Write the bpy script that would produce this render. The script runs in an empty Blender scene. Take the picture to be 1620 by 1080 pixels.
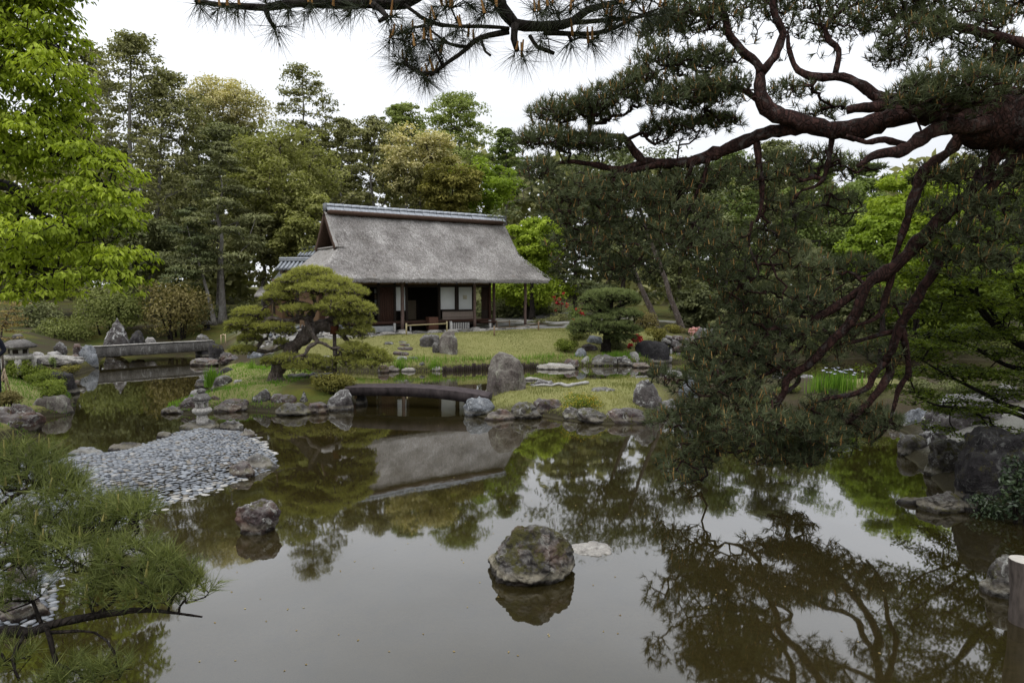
import bpy, math, random
import numpy as np
from mathutils import Vector

# ------------------------------------------------------------------ camera
SC = bpy.context.scene
COL = SC.collection
EYE = 3.1                       # eye height above the pond, metres
FPX = 1080.0                    # focal length in pixels of the 1620 px wide photograph
PITCH = math.atan(85.0 / FPX)   # horizon at row 455
cd = bpy.data.cameras.new('camera')
cd.lens = 24.0
cd.sensor_width = 36.0
cd.clip_start = 0.05
cd.clip_end = 2000.0
cam = bpy.data.objects.new('camera', cd)
COL.objects.link(cam)
cam.location = (0, 0, EYE)
cam.rotation_euler = (math.pi / 2 - PITCH, 0, 0)
SC.camera = cam

# ------------------------------------------------------------------ world: overcast daylight
SUN_EL, SUN_AZ = math.radians(58), math.radians(-140)
W = bpy.data.worlds.new('World')
SC.world = W
W.use_nodes = True
nt = W.node_tree
nt.nodes.clear()
N = nt.nodes.new
out = N('ShaderNodeOutputWorld')
bg = N('ShaderNodeBackground')
bg.inputs['Strength'].default_value = 0.1
sky = N('ShaderNodeTexSky')
sky.sky_type = 'NISHITA'
sky.sun_disc = False
sky.sun_elevation = SUN_EL
sky.sun_rotation = SUN_AZ
tc = N('ShaderNodeTexCoord')
sep = N('ShaderNodeSeparateXYZ')
nt.links.new(tc.outputs['Generated'], sep.inputs[0])
mx = N('ShaderNodeMath'); mx.operation = 'MAXIMUM'; mx.inputs[1].default_value = 0.0
nt.links.new(sep.outputs['Z'], mx.inputs[0])
grad = N('ShaderNodeMath'); grad.operation = 'MULTIPLY_ADD'      # CIE overcast: brighter towards the zenith
grad.inputs[1].default_value = 10.0
grad.inputs[2].default_value = 8.0
nt.links.new(mx.outputs[0], grad.inputs[0])
mp = N('ShaderNodeMapping'); mp.inputs['Scale'].default_value = (1.6, 1.6, 5.0)
nt.links.new(tc.outputs['Generated'], mp.inputs[0])
nz = N('ShaderNodeTexNoise'); nz.inputs['Scale'].default_value = 1.7; nz.inputs['Detail'].default_value = 5; nz.inputs['Roughness'].default_value = 0.5
nt.links.new(mp.outputs[0], nz.inputs['Vector'])
mr = N('ShaderNodeMapRange'); mr.inputs[1].default_value = 0.3; mr.inputs[2].default_value = 0.7; mr.inputs[3].default_value = 0.88; mr.inputs[4].default_value = 1.1
nt.links.new(nz.outputs['Fac'], mr.inputs[0])
mul = N('ShaderNodeMath'); mul.operation = 'MULTIPLY'
nt.links.new(grad.outputs[0], mul.inputs[0]); nt.links.new(mr.outputs[0], mul.inputs[1])
vm = N('ShaderNodeVectorMath'); vm.operation = 'SCALE'; vm.inputs[0].default_value = (0.96, 0.985, 1.03)
nt.links.new(mul.outputs[0], vm.inputs['Scale'])
mixc = N('ShaderNodeMix'); mixc.data_type = 'RGBA'; mixc.inputs[0].default_value = 0.94
nt.links.new(sky.outputs[0], mixc.inputs[6]); nt.links.new(vm.outputs[0], mixc.inputs[7])
nt.links.new(mixc.outputs[2], bg.inputs['Color'])
nt.links.new(bg.outputs[0], out.inputs[0])

sd = bpy.data.lights.new('sun', 'SUN')
sd.energy = 1.1
sd.angle = math.radians(25)
sd.color = (1.0, 0.97, 0.92)
sun = bpy.data.objects.new('sun', sd)
COL.objects.link(sun)
sdir = Vector((math.sin(SUN_AZ) * math.cos(SUN_EL), math.cos(SUN_AZ) * math.cos(SUN_EL), math.sin(SUN_EL)))
sun.rotation_euler = (-sdir).to_track_quat('-Z', 'Y').to_euler()
sun.location = (0, -10, 40)

SC.view_settings.view_transform = 'Standard'
SC.view_settings.look = 'None'
SC.view_settings.exposure = 0.15
SC.view_settings.gamma = 1.0
SC.view_settings.use_curve_mapping = False
SC.render.engine = 'CYCLES'
SC.cycles.max_bounces = 6
SC.cycles.diffuse_bounces = 4
SC.cycles.glossy_bounces = 3
SC.cycles.transmission_bounces = 4
SC.cycles.transparent_max_bounces = 6
SC.cycles.use_denoising = True
SC.cycles.caustics_reflective = False
SC.cycles.caustics_refractive = False

# ------------------------------------------------------------------ picture -> place helpers
CP, SP = math.cos(PITCH), math.sin(PITCH)
def ray(px, py):
    a = (px - 810.0) / FPX
    b = (540.0 - py) / FPX
    return np.array([a, CP + b * SP, -SP + b * CP])
def G(px, py, z=0.0):
    d = ray(px, py)
    t = (z - EYE) / d[2]
    return np.array([0, 0, EYE]) + d * t
def D(px, py, y):
    d = ray(px, py)
    return np.array([0, 0, EYE]) + d * (y / d[1])

# ------------------------------------------------------------------ numpy noise
def _hash(ix, iy, iz, s):
    h = (ix.astype(np.int64) * 374761393 + iy.astype(np.int64) * 668265263 + iz.astype(np.int64) * 2147483647 + s * 1274126177) & 0xFFFFFFFF
    h = ((h ^ (h >> 13)) * 1274126177) & 0xFFFFFFFF
    h = (h ^ (h >> 16)) & 0xFFFFFFFF
    return h / 4294967295.0
def vnoise(P, s=0):
    P = np.asarray(P, float)
    i = np.floor(P).astype(np.int64); f = P - i
    f = f * f * (3 - 2 * f)
    r = 0
    for dx in (0, 1):
        for dy in (0, 1):
            for dz in (0, 1):
                w = (f[:, 0] if dx else 1 - f[:, 0]) * (f[:, 1] if dy else 1 - f[:, 1]) * (f[:, 2] if dz else 1 - f[:, 2])
                r = r + w * _hash(i[:, 0] + dx, i[:, 1] + dy, i[:, 2] + dz, s)
    return r * 2 - 1
def fbm(P, oct=4, s=0, gain=0.5):
    P = np.asarray(P, float); a, r = 1.0, 0
    for k in range(oct):
        r = r + a * vnoise(P * (2 ** k) + 17.3 * k, s + k); a *= gain
    return r
def sstep(x, a, b):
    t = np.clip((np.asarray(x, float) - a) / (b - a), 0, 1)
    return t * t * (3 - 2 * t)
def nrm(v):
    v = np.asarray(v, float)
    return v / np.maximum(np.linalg.norm(v, axis=-1, keepdims=True), 1e-9)

# ------------------------------------------------------------------ object helpers
def props(o, label=None, cat=None, group=None, kind=None):
    if label: o['label'] = label
    if cat: o['category'] = cat
    if group: o['group'] = group
    if kind: o['kind'] = kind
    return o
def empty(name, loc, label=None, cat=None, group=None):
    o = bpy.data.objects.new(name, None)
    o.empty_display_size = 0.2
    COL.objects.link(o)
    o.location = tuple(float(c) for c in loc)
    return props(o, label, cat, group)
def wloc(o):
    p = np.zeros(3)
    while o is not None:
        p = p + np.array(o.location); o = o.parent
    return p
def mesh(name, V, F, mat, parent=None, base=None, smooth=False, tint=None, mids=None):
    """V: (n,3) world coordinates. F: array (m,k) or a list of such arrays. One mesh object; origin at the parent's base or at BASE."""
    V = np.asarray(V, np.float64).reshape(-1, 3)
    FL = [np.asarray(f, np.int32) for f in (F if isinstance(F, list) else [F]) if len(f)]
    me = bpy.data.meshes.new(name)
    if base is None:
        base = wloc(parent) if parent is not None else np.zeros(3)
    off = np.asarray(base, float)
    me.vertices.add(len(V))
    me.vertices.foreach_set('co', (V - off).astype(np.float32).ravel())
    loops = np.concatenate([f.ravel() for f in FL])
    sizes = np.concatenate([np.full(len(f), f.shape[1], np.int32) for f in FL])
    starts = np.concatenate([[0], np.cumsum(sizes)[:-1]]).astype(np.int32)
    me.loops.add(len(loops)); me.loops.foreach_set('vertex_index', loops)
    me.polygons.add(len(sizes)); me.polygons.foreach_set('loop_start', starts)
    try: me.polygons.foreach_set('loop_total', sizes)
    except Exception: pass
    if smooth:
        me.polygons.foreach_set('use_smooth', np.ones(len(sizes), bool))
    if tint is not None:
        tint = np.asarray(tint, np.float32)
        dom = 'FACE' if len(tint) == len(sizes) else 'POINT'
        at = me.attributes.new('tint', 'FLOAT', dom)
        at.data.foreach_set('value', tint)
    mats = mat if isinstance(mat, (list, tuple)) else [mat]
    for m in mats: me.materials.append(m)
    if mids is not None: me.polygons.foreach_set('material_index', np.asarray(mids, np.int32))
    me.update(calc_edges=True)
    o = bpy.data.objects.new(name, me)
    COL.objects.link(o)
    if parent is not None:
        o.parent = parent
        o.location = tuple(off - wloc(parent))
    else:
        o.location = tuple(off)
    return o

class MB:
    """collects shapes for one mesh"""
    def __init__(s): s.V = []; s.F = {}; s.n = 0; s.T = {}
    def add(s, V, F, t=0.5):
        V = np.asarray(V, float).reshape(-1, 3)
        for f in (F if isinstance(F, list) else [F]):
            f = np.asarray(f, np.int32)
            if len(f): 
                s.F.setdefault(f.shape[1], []).append(f + s.n)
                s.T.setdefault(f.shape[1], []).append(np.full(len(f), t) if np.isscalar(t) else np.asarray(t))
        s.V.append(V); s.n += len(V)
        return s
    def build(s, name, mat, parent=None, base=None, smooth=False, tint=False):
        ks = sorted(s.F)
        F = [np.concatenate(s.F[k]) for k in ks]
        T = np.concatenate([np.concatenate(s.T[k]) for k in ks]) if tint else None
        return mesh(name, np.concatenate(s.V), F, mat, parent, base, smooth, T)

BOXF = np.array([[0, 3, 2, 1], [4, 5, 6, 7], [0, 1, 5, 4], [1, 2, 6, 5], [2, 3, 7, 6], [3, 0, 4, 7]])
def box_v(x0, x1, y0, y1, z0, z1):
    return np.array([[x0, y0, z0], [x1, y0, z0], [x1, y1, z0], [x0, y1, z0], [x0, y0, z1], [x1, y0, z1], [x1, y1, z1], [x0, y1, z1]], float)
def cbox_v(x0, x1, y0, y1, z0, z1, c):
    """box with chamfered vertical/top edges as V,F"""
    c = min(c, (x1 - x0) * .45, (y1 - y0) * .45, (z1 - z0) * .45)
    def loop(i, z):
        return [[x0 + i, y0 + i + c, z], [x0 + i + c, y0 + i, z], [x1 - i - c, y0 + i, z], [x1 - i, y0 + i + c, z],
                [x1 - i, y1 - i - c, z], [x1 - i - c, y1 - i, z], [x0 + i + c, y1 - i, z], [x0 + i, y1 - i - c, z]]
    V = loop(c, z0) + loop(0, z0 + c) + loop(0, z1 - c) + loop(c, z1)
    F = []
    for k in range(3):
        for j in range(8):
            F.append([k * 8 + j, k * 8 + (j + 1) % 8, (k + 1) * 8 + (j + 1) % 8, (k + 1) * 8 + j])
    return np.array(V, float), [np.array(F), np.array([list(range(7, -1, -1)), list(range(24, 32))])]

def catmull(P, R, step):
    P = np.asarray(P, float); R = np.asarray(R, float)
    n = len(P)
    if n == 2:
        Q = np.vstack([P[0] * 2 - P[1], P, P[1] * 2 - P[0]])
    else:
        Q = np.vstack([2 * P[0] - P[1], P, 2 * P[-1] - P[-2]])
    oP, oR = [], []
    for i in range(n - 1):
        L = np.linalg.norm(P[i + 1] - P[i])
        k = max(1, int(math.ceil(L / step)))
        for j in range(k):
            t = j / k
            a, b, c, d = Q[i], Q[i + 1], Q[i + 2], Q[i + 3]
            oP.append(0.5 * (2 * b + (c - a) * t + (2 * a - 5 * b + 4 * c - d) * t * t + (3 * b - a - 3 * c + d) * t ** 3))
            oR.append(R[i] * (1 - t) + R[i + 1] * t)
    oP.append(P[-1]); oR.append(R[-1])
    return np.array(oP), np.array(oR)
def tube(P, R, sides=8, rough=0.0, seed=0, caps=True):
    P = np.asarray(P, float); R = np.asarray(R, float)
    n = len(P)
    T = np.gradient(P, axis=0) if n > 2 else np.repeat((P[-1] - P[0])[None], n, 0)
    T = nrm(T)
    up = np.array([0, 0, 1.0]) if abs(T[0][2]) < .9 else np.array([1.0, 0, 0])
    Ns = []
    a = nrm(np.cross(T[0], up))
    for i in range(n):
        a = nrm(a - T[i] * np.dot(a, T[i])); Ns.append(a)
    A = np.array(Ns); B = np.cross(T, A)
    th = np.arange(sides) / sides * 2 * np.pi
    V = P[:, None, :] + R[:, None, None] * (np.cos(th)[None, :, None] * A[:, None, :] + np.sin(th)[None, :, None] * B[:, None, :])
    V = V.reshape(-1, 3)
    if rough:
        ctr = np.repeat(P, sides, 0); rr = np.repeat(R, sides)
        d = nrm(V - ctr)
        k = 1 + rough * fbm(V / np.maximum(rr[:, None] * 1.3, .01) * np.array([1, 1, .6]), 3, seed)
        V = ctr + d * (rr * k)[:, None]
    i = np.arange(n - 1)[:, None] * sides
    j = np.arange(sides)[None, :]
    F = np.stack([i + j, i + (j + 1) % sides, i + sides + (j + 1) % sides, i + sides + j], -1).reshape(-1, 4)
    FL = [F]
    if caps:
        FL.append(np.array([list(range(sides - 1, -1, -1)), list(range((n - 1) * sides, n * sides))]))
    return V, FL
def frusta(P0, P1, R0, R1, sides=4):
    """many separate thin tapered twigs at once"""
    P0, P1 = np.asarray(P0, float), np.asarray(P1, float)
    T = nrm(P1 - P0)
    up = np.where(np.abs(T[:, 2:3]) < .9, np.array([[0, 0, 1.0]]), np.array([[1.0, 0, 0]]))
    A = nrm(np.cross(T, up)); B = np.cross(T, A)
    th = np.arange(sides) / sides * 2 * np.pi
    ring = np.cos(th)[None, :, None] * A[:, None] + np.sin(th)[None, :, None] * B[:, None]
    V = np.concatenate([P0[:, None] + ring * np.asarray(R0)[:, None, None], P1[:, None] + ring * np.asarray(R1)[:, None, None]], 1).reshape(-1, 3)
    i = np.arange(len(P0))[:, None] * 2 * sides
    j = np.arange(sides)[None]
    F = np.stack([i + j, i + (j + 1) % sides, i + sides + (j + 1) % sides, i + sides + j], -1).reshape(-1, 4)
    return V, F

# ------------------------------------------------------------------ materials
class NT:
    def __init__(s, name):
        s.m = bpy.data.materials.new(name); s.m.use_nodes = True
        s.t = s.m.node_tree; s.t.nodes.clear()
        s.out = s.t.nodes.new('ShaderNodeOutputMaterial')
    def n(s, typ, **kw):
        x = s.t.nodes.new('ShaderNode' + typ)
        for k, v in kw.items(): setattr(x, k, v)
        return x
    def l(s, a, b): s.t.links.new(a, b)
    def noise(s, vec, scale, detail=4, rough=.55, dist=0):
        x = s.n('TexNoise'); x.inputs['Scale'].default_value = scale; x.inputs['Detail'].default_value = detail
        x.inputs['Roughness'].default_value = rough; x.inputs['Distortion'].default_value = dist
        if vec is not None: s.l(vec, x.inputs['Vector'])
        return x.outputs['Fac']
    def ramp(s, fac, stops):
        x = s.n('ValToRGB'); e = x.color_ramp.elements
        while len(e) < len(stops): e.new(0.5)
        for el, (p, c) in zip(e, stops):
            el.position = p; el.color = tuple(c) + (1,) if not np.isscalar(c) else (c, c, c, 1)
        s.l(fac, x.inputs[0]); return x.outputs[0]
    def rng(s, v, a, b, c=0, d=1):
        x = s.n('MapRange'); s.l(v, x.inputs[0])
        for i, q in enumerate((a, b, c, d)): x.inputs[i + 1].default_value = q
        return x.outputs[0]
    def mix(s, fac, a, b, mode='MIX'):
        x = s.n('Mix', data_type='RGBA', blend_type=mode)
        for q, i in ((fac, 0), (a, 6), (b, 7)):
            if isinstance(q, (tuple, list)): x.inputs[i].default_value = tuple(q) + (1,)
            elif np.isscalar(q): x.inputs[i].default_value = q
            else: s.l(q, x.inputs[i])
        return x.outputs[2]
    def math(s, op, a, b=0.0):
        x = s.n('Math', operation=op)
        for q, i in ((a, 0), (b, 1)):
            if np.isscalar(q): x.inputs[i].default_value = q
            else: s.l(q, x.inputs[i])
        return x.outputs[0]
    def mapping(s, vec, scale):
        x = s.n('Mapping'); x.inputs['Scale'].default_value = scale; s.l(vec, x.inputs[0]); return x.outputs[0]
    def bump(s, h, strength=.4, dist=.02):
        x = s.n('Bump'); x.inputs['Strength'].default_value = strength; x.inputs['Distance'].default_value = dist
        s.l(h, x.inputs['Height']); return x.outputs[0]
    def bsdf(s, col, rough=.8, spec=.3, normal=None):
        x = s.n('BsdfPrincipled')
        for q, k in ((col, 'Base Color'), (rough, 'Roughness')):
            if isinstance(q, (tuple, list)): x.inputs[k].default_value = tuple(q) + (1,)
            elif np.isscalar(q): x.inputs[k].default_value = q
            else: s.l(q, x.inputs[k])
        x.inputs['Specular IOR Level'].default_value = spec
        if normal is not None: s.l(normal, x.inputs['Normal'])
        return x
    def done(s, sh):
        s.l(sh.outputs[0] if hasattr(sh, 'outputs') else sh, s.out.inputs[0]); return s.m
    def obj(s): return s.n('TexCoord').outputs['Object']
    def pos(s): return s.n('NewGeometry').outputs['Position']
    def attr(s, name): 
        x = s.n('Attribute', attribute_name=name); return x

def leaf_mat(name, dark, mid, light, trans=.3, tcol=None, rough=.6, spec=.09):
    t = NT(name)
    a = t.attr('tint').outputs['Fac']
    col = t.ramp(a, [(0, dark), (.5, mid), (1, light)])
    b = t.bsdf(col, rough, spec)
    if trans:
        tr = t.n('BsdfTranslucent')
        c2 = t.mix(1.0, col, tcol or (1.15, 1.25, .6), 'MULTIPLY'); t.l(c2, tr.inputs[0])
        mxs = t.n('MixShader'); mxs.inputs[0].default_value = trans
        t.l(b.outputs[0], mxs.inputs[1]); t.l(tr.outputs[0], mxs.inputs[2])
        return t.done(mxs)
    return t.done(b)
def bark_mat(name, c0, c1, c2, scale=9, stretch=.3, bump=.7, moss=None):
    t = NT(name); v = t.obj()
    m = t.mapping(v, (1, 1, stretch))
    n1 = t.noise(m, scale, 6, .65, .6); n2 = t.noise(v, scale * .25, 3)
    vo = t.n('TexVoronoi', feature='DISTANCE_TO_EDGE'); vo.inputs['Scale'].default_value = scale * 1.9
    dv = t.n('VectorMath', operation='ADD'); t.l(m, dv.inputs[0])
    nv = t.n('TexNoise'); nv.inputs['Scale'].default_value = scale * .8; t.l(m, nv.inputs['Vector'])
    sv = t.n('VectorMath', operation='SCALE'); sv.inputs['Scale'].default_value = .25; t.l(nv.outputs['Color'], sv.inputs[0]); t.l(sv.outputs[0], dv.inputs[1])
    t.l(dv.outputs[0], vo.inputs['Vector'])
    col = t.ramp(n1, [(.25, c0), (.5, c1), (.78, c2)])
    col = t.mix(t.rng(n2, .35, .7), col, t.mix(1.0, col, (.7, .62, .6), 'MULTIPLY'))
    col = t.mix(t.math('MULTIPLY', t.rng(vo.outputs['Distance'], 0, .16, .85, 0), t.rng(n2, .3, .5)), col, c0)
    gp_ = t.rng(t.noise(v, scale * .55, 6, .7, 1.2), .54, .64, 0, .55)
    col = t.mix(gp_, col, ((c2[0] + c2[1]) * .5, (c2[0] + c2[1]) * .47, (c2[0] + c2[1]) * .45))
    h = t.math('ADD', n1, t.rng(vo.outputs['Distance'], 0, .15, 0, .6))
    return t.done(t.bsdf(col, .9, .15, t.bump(h, bump, .03)))
def rock_mat(name, c0, c1, c2, lichen=(.42, .42, .39), lich=.5, moss=0.0, mossc=(.042, .042, .011), streak=False, wet=True, scale=1.0, rust=0.0, tide=.45):
    t = NT(name); v = t.obj(); p = t.pos()
    rnd = t.n('ObjectInfo').outputs['Random']
    off = t.n('VectorMath', operation='ADD'); t.l(v, off.inputs[0])
    cmb = t.n('CombineXYZ'); r9 = t.math('MULTIPLY', rnd, 37.0); t.l(r9, cmb.inputs[0]); t.l(r9, cmb.inputs[1]); t.l(cmb.outputs[0], off.inputs[1])
    v = off.outputs[0]
    if streak: v2 = t.mapping(v, (1, 1, .35))
    else: v2 = v
    big = t.noise(v2, 2.6 * scale, 5, .6, .4)
    fine = t.noise(v, 26 * scale, 6, .7)
    col = t.ramp(big, [(.28, c0), (.5, c1), (.74, c2)])
    col = t.mix(t.rng(fine, .38, .62, .0, .75), col, t.mix(1.0, col, (.3, .29, .29), 'MULTIPLY'))
    # lichen: crusty pale patches, plus sky light painted paler on upward faces
    l1 = t.noise(v2, 6.5 * scale, 7, .72, .8)
    l2 = t.noise(v2, 1.8 * scale, 3, .5)
    lf = t.math('MULTIPLY', t.rng(l1, .53, .6), t.rng(l2, .42, .6))
    lf2 = t.rng(t.noise(v, 19 * scale, 5, .7), .62, .66)
    lf = t.math('MAXIMUM', lf, t.math('MULTIPLY', lf2, .6))
    nz_ = t.n('SeparateXYZ'); t.l(t.n('NewGeometry').outputs['Normal'], nz_.inputs[0])
    sky_top = t.math('MULTIPLY', t.rng(nz_.outputs['Z'], .25, .9, 0, .38), t.rng(fine, .35, .6))
    lf = t.math('MAXIMUM', lf, sky_top)
    col = t.mix(t.math('MULTIPLY', lf, lich), col, lichen)
    dk = t.math('MULTIPLY', t.rng(t.noise(v2, 4.2 * scale, 6, .7), .55, .66), .6)
    col = t.mix(dk, col, (c0[0] * .45, c0[1] * .45, c0[2] * .45))
    sx = t.n('SeparateXYZ'); t.l(p, sx.inputs[0]); z = sx.outputs['Z']
    nx = t.n('SeparateXYZ'); t.l(t.n('NewGeometry').outputs['Normal'], nx.inputs[0])
    if rust:
        col = t.mix(t.math('MULTIPLY', t.rng(t.noise(v, 3.1, 4), .5, .65), rust), col, (.2, .09, .045))
    if moss:
        mn = t.math('MULTIPLY', t.rng(t.noise(v, 5.5, 7, .72), .56 - moss * .1, .63 - moss * .08), t.rng(nx.outputs['Z'], -.2, .45, 0, .85))
        mc = t.mix(t.noise(v, 30, 4), mossc, (mossc[0] * 1.9, mossc[1] * 1.7, mossc[2]))
        col = t.mix(mn, col, mc)
    if wet:   # pale tide line and the dark wet foot below it
        wob = t.math('ADD', z, t.math('MULTIPLY', t.rng(t.noise(v, 7, 4), 0, 1, -1, 1), .05))
        band = t.math('MULTIPLY', t.rng(wob, .05, .075), t.rng(wob, .1, .16, 1, 0))
        col = t.mix(t.math('MULTIPLY', band, tide), col, (.3, .27, .21))
        col = t.mix(t.rng(wob, .02, .06, .8, 0), col, (.022, .018, .013))
    h = t.math('ADD', t.math('MULTIPLY', t.noise(v2, 9 * scale, 8, .68), 1.0), t.math('MULTIPLY', fine, .35))
    return t.done(t.bsdf(col, .88, .2, t.bump(h, 1.0, .06)))
def plain_mat(name, c, rough=.7, spec=.3, vary=.25, scale=14, bump=.15, stretch=(1, 1, 1)):
    t = NT(name); v = t.mapping(t.obj(), stretch)
    n1 = t.noise(v, scale, 5, .6)
    rnd = t.n('ObjectInfo').outputs['Random']
    col = t.mix(t.rng(n1, .3, .7), tuple(q * (1 - vary) for q in c), tuple(q * (1 + vary) for q in c))
    col = t.mix(t.rng(rnd, 0, 1, 0, .25), col, t.mix(1.0, col, (.72, .72, .72), 'MULTIPLY'))
    return t.done(t.bsdf(col, rough, spec, t.bump(n1, bump, .01)))

M = {}
M['rock_grey'] = rock_mat('rock_grey', (.045, .04, .038), (.105, .095, .09), (.21, .196, .184), lich=1.0, moss=.15)
M['rock_mauve'] = rock_mat('rock_mauve', (.034, .025, .025), (.082, .061, .06), (.165, .13, .125), lich=.9, moss=.1, rust=.3)
M['rock_pale'] = rock_mat('rock_pale', (.19, .18, .17), (.34, .32, .3), (.48, .46, .44), lichen=(.6, .59, .57), lich=.8)
M['rock_dark'] = rock_mat('rock_dark', (.02, .018, .019), (.038, .034, .036), (.07, .064, .066), lich=.25, moss=.1)
M['rock_black'] = rock_mat('rock_black', (.02, .019, .02), (.03, .028, .03), (.045, .042, .043), lich=.06)
M['rock_tall'] = rock_mat('rock_tall', (.075, .058, .057), (.19, .165, .148), (.36, .34, .295), lichen=(.36, .37, .29), lich=.85, streak=True, scale=.9)
M['rock_blue'] = rock_mat('rock_blue', (.12, .13, .145), (.22, .235, .255), (.36, .375, .395), lichen=(.5, .51, .52), lich=.6)
M['rock_moss'] = rock_mat('rock_moss', (.038, .032, .029), (.082, .072, .065), (.15, .135, .124), lich=.8, moss=.6)
M['rock_lichen'] = rock_mat('rock_lichen', (.05, .043, .043), (.1, .088, .085), (.19, .17, .16), lichen=(.56, .56, .54), lich=1.0, scale=.8)
M['slab_dry'] = rock_mat('slab_dry', (.3, .28, .25), (.46, .43, .39), (.6, .57, .52), lichen=(.7, .68, .63), lich=.5, wet=False)
M['slab'] = rock_mat('slab', (.2, .19, .17), (.36, .34, .31), (.5, .47, .43), lichen=(.6, .58, .54), lich=.5)
M['rock_boulder'] = rock_mat('rock_boulder', (.04, .035, .033), (.09, .08, .075), (.16, .145, .135), lichen=(.36, .35, .32), lich=.95, moss=.85, rust=.25, scale=1.3, tide=.95)
# ------------------------------------------------------------------ terrain
def gp(L): return np.array([G(x, y)[:2] for x, y in L])
LAND = {}
far_pts = [(-60, 700), (0, 694), (45, 690), (66, 676), (70, 660), (112, 657), (118, 640), (116, 612), (120, 592), (150, 584), (158, 572), (170, 559), (240, 556), (310, 556), (335, 560),
           (340, 578), (400, 586), (450, 588), (520, 586), (600, 588), (640, 587), (700, 587), (760, 584), (850, 582), (900, 578), (960, 579), (1020, 576), (1060, 573), (1120, 573), (1200, 571), (1300, 568), (1420, 566), (1520, 568)]
LAND['main'] = np.vstack([gp(far_pts), [[26, 27], [30, 20], [60, 15], [400, 15], [400, 500], [-400, 500], [-400, 14], [-60, 13]]])
LAND['pine'] = gp([(258, 652), (300, 656), (345, 652), (395, 650), (440, 653), (500, 652), (556, 649), (566, 640), (564, 628), (548, 612), (530, 600), (470, 593), (400, 583), (352, 580), (332, 592), (326, 612), (338, 628), (296, 636), (262, 644)])
LAND['isle'] = np.vstack([gp([(738, 657), (780, 663), (850, 657), (905, 667), (960, 671), (1012, 671), (1046, 655), (1100, 653), (1180, 655), (1300, 658), (1400, 672), (1436, 684), (1424, 722), (1466, 746), (1476, 768), (1540, 806), (1640, 838)]),
                          [[6.6, 7.6], [5.4, 6.6], [4.7, 5.9], [4.6, 5.0], [4.9, 3.6], [30, 2.6], [40, 14]],
                          gp([(1700, 600), (1560, 598), (1480, 604), (1400, 614), (1300, 620), (1200, 613), (1120, 611), (1060, 609), (1000, 607), (900, 614), (830, 619), (775, 628), (748, 640)])])
LAND['spit'] = np.vstack([gp([(404, 690), (430, 712), (442, 738), (392, 757), (305, 787), (240, 806), (160, 850), (100, 905), (88, 985), (0, 1004)]), [[-6.5, 5.0], [-12, 5], [-24, 9], [-20, 11.6]],
                          gp([(-60, 742), (0, 736), (100, 726), (170, 716), (240, 698), (285, 681), (345, 678), (384, 682)])])
LAND['near'] = np.array([[-30, 4.6], [-9, 4.4], [-4.6, 3.6], [-2, 3.2], [1.5, 3.1], [3.6, 3.3], [4.9, 3.9], [30, 3.0], [400, 12], [400, -300], [-400, -300], [-400, 10]])

def sdf(P, poly):
    """signed distance, positive inside"""
    A = poly; B = np.roll(poly, -1, 0)
    best = np.full(len(P), 1e9); ins = np.zeros(len(P), bool)
    for a, b in zip(A, B):
        ab = b - a; ap = P - a
        t = np.clip((ap @ ab) / max(ab @ ab, 1e-9), 0, 1)
        q = ap - t[:, None] * ab
        best = np.minimum(best, np.einsum('ij,ij->i', q, q))
        c = (a[1] > P[:, 1]) != (b[1] > P[:, 1])
        xi = a[0] + (P[:, 1] - a[1]) / (ab[1] if abs(ab[1]) > 1e-9 else 1e-9) * ab[0]
        ins ^= c & (P[:, 0] < xi)
    d = np.sqrt(best)
    return np.where(ins, d, -d)
# tea house frame
ZB = 1.23
HP0 = G(636.7, 521.7, ZB); HP2 = G(831, 514.3, ZB)
HT = nrm(HP2 - HP0); HT[2] = 0; HT = nrm(HT)
HN = np.array([-HT[1], HT[0], 0.0])
def hw(u, v, z): return HP0 * np.array([1, 1, 0]) + HT * u + HN * v + np.array([0, 0, z])
def hpx(px, py, v):
    """pixel -> (u, z) on the plane v = const of the house"""
    d = ray(px, py); o = np.array([0, 0, EYE]) - HP0 * np.array([1, 1, 0])
    t = (v - o @ HN) / (d @ HN)
    q = o + d * t
    return float(q @ HT), float(q[2])

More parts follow.
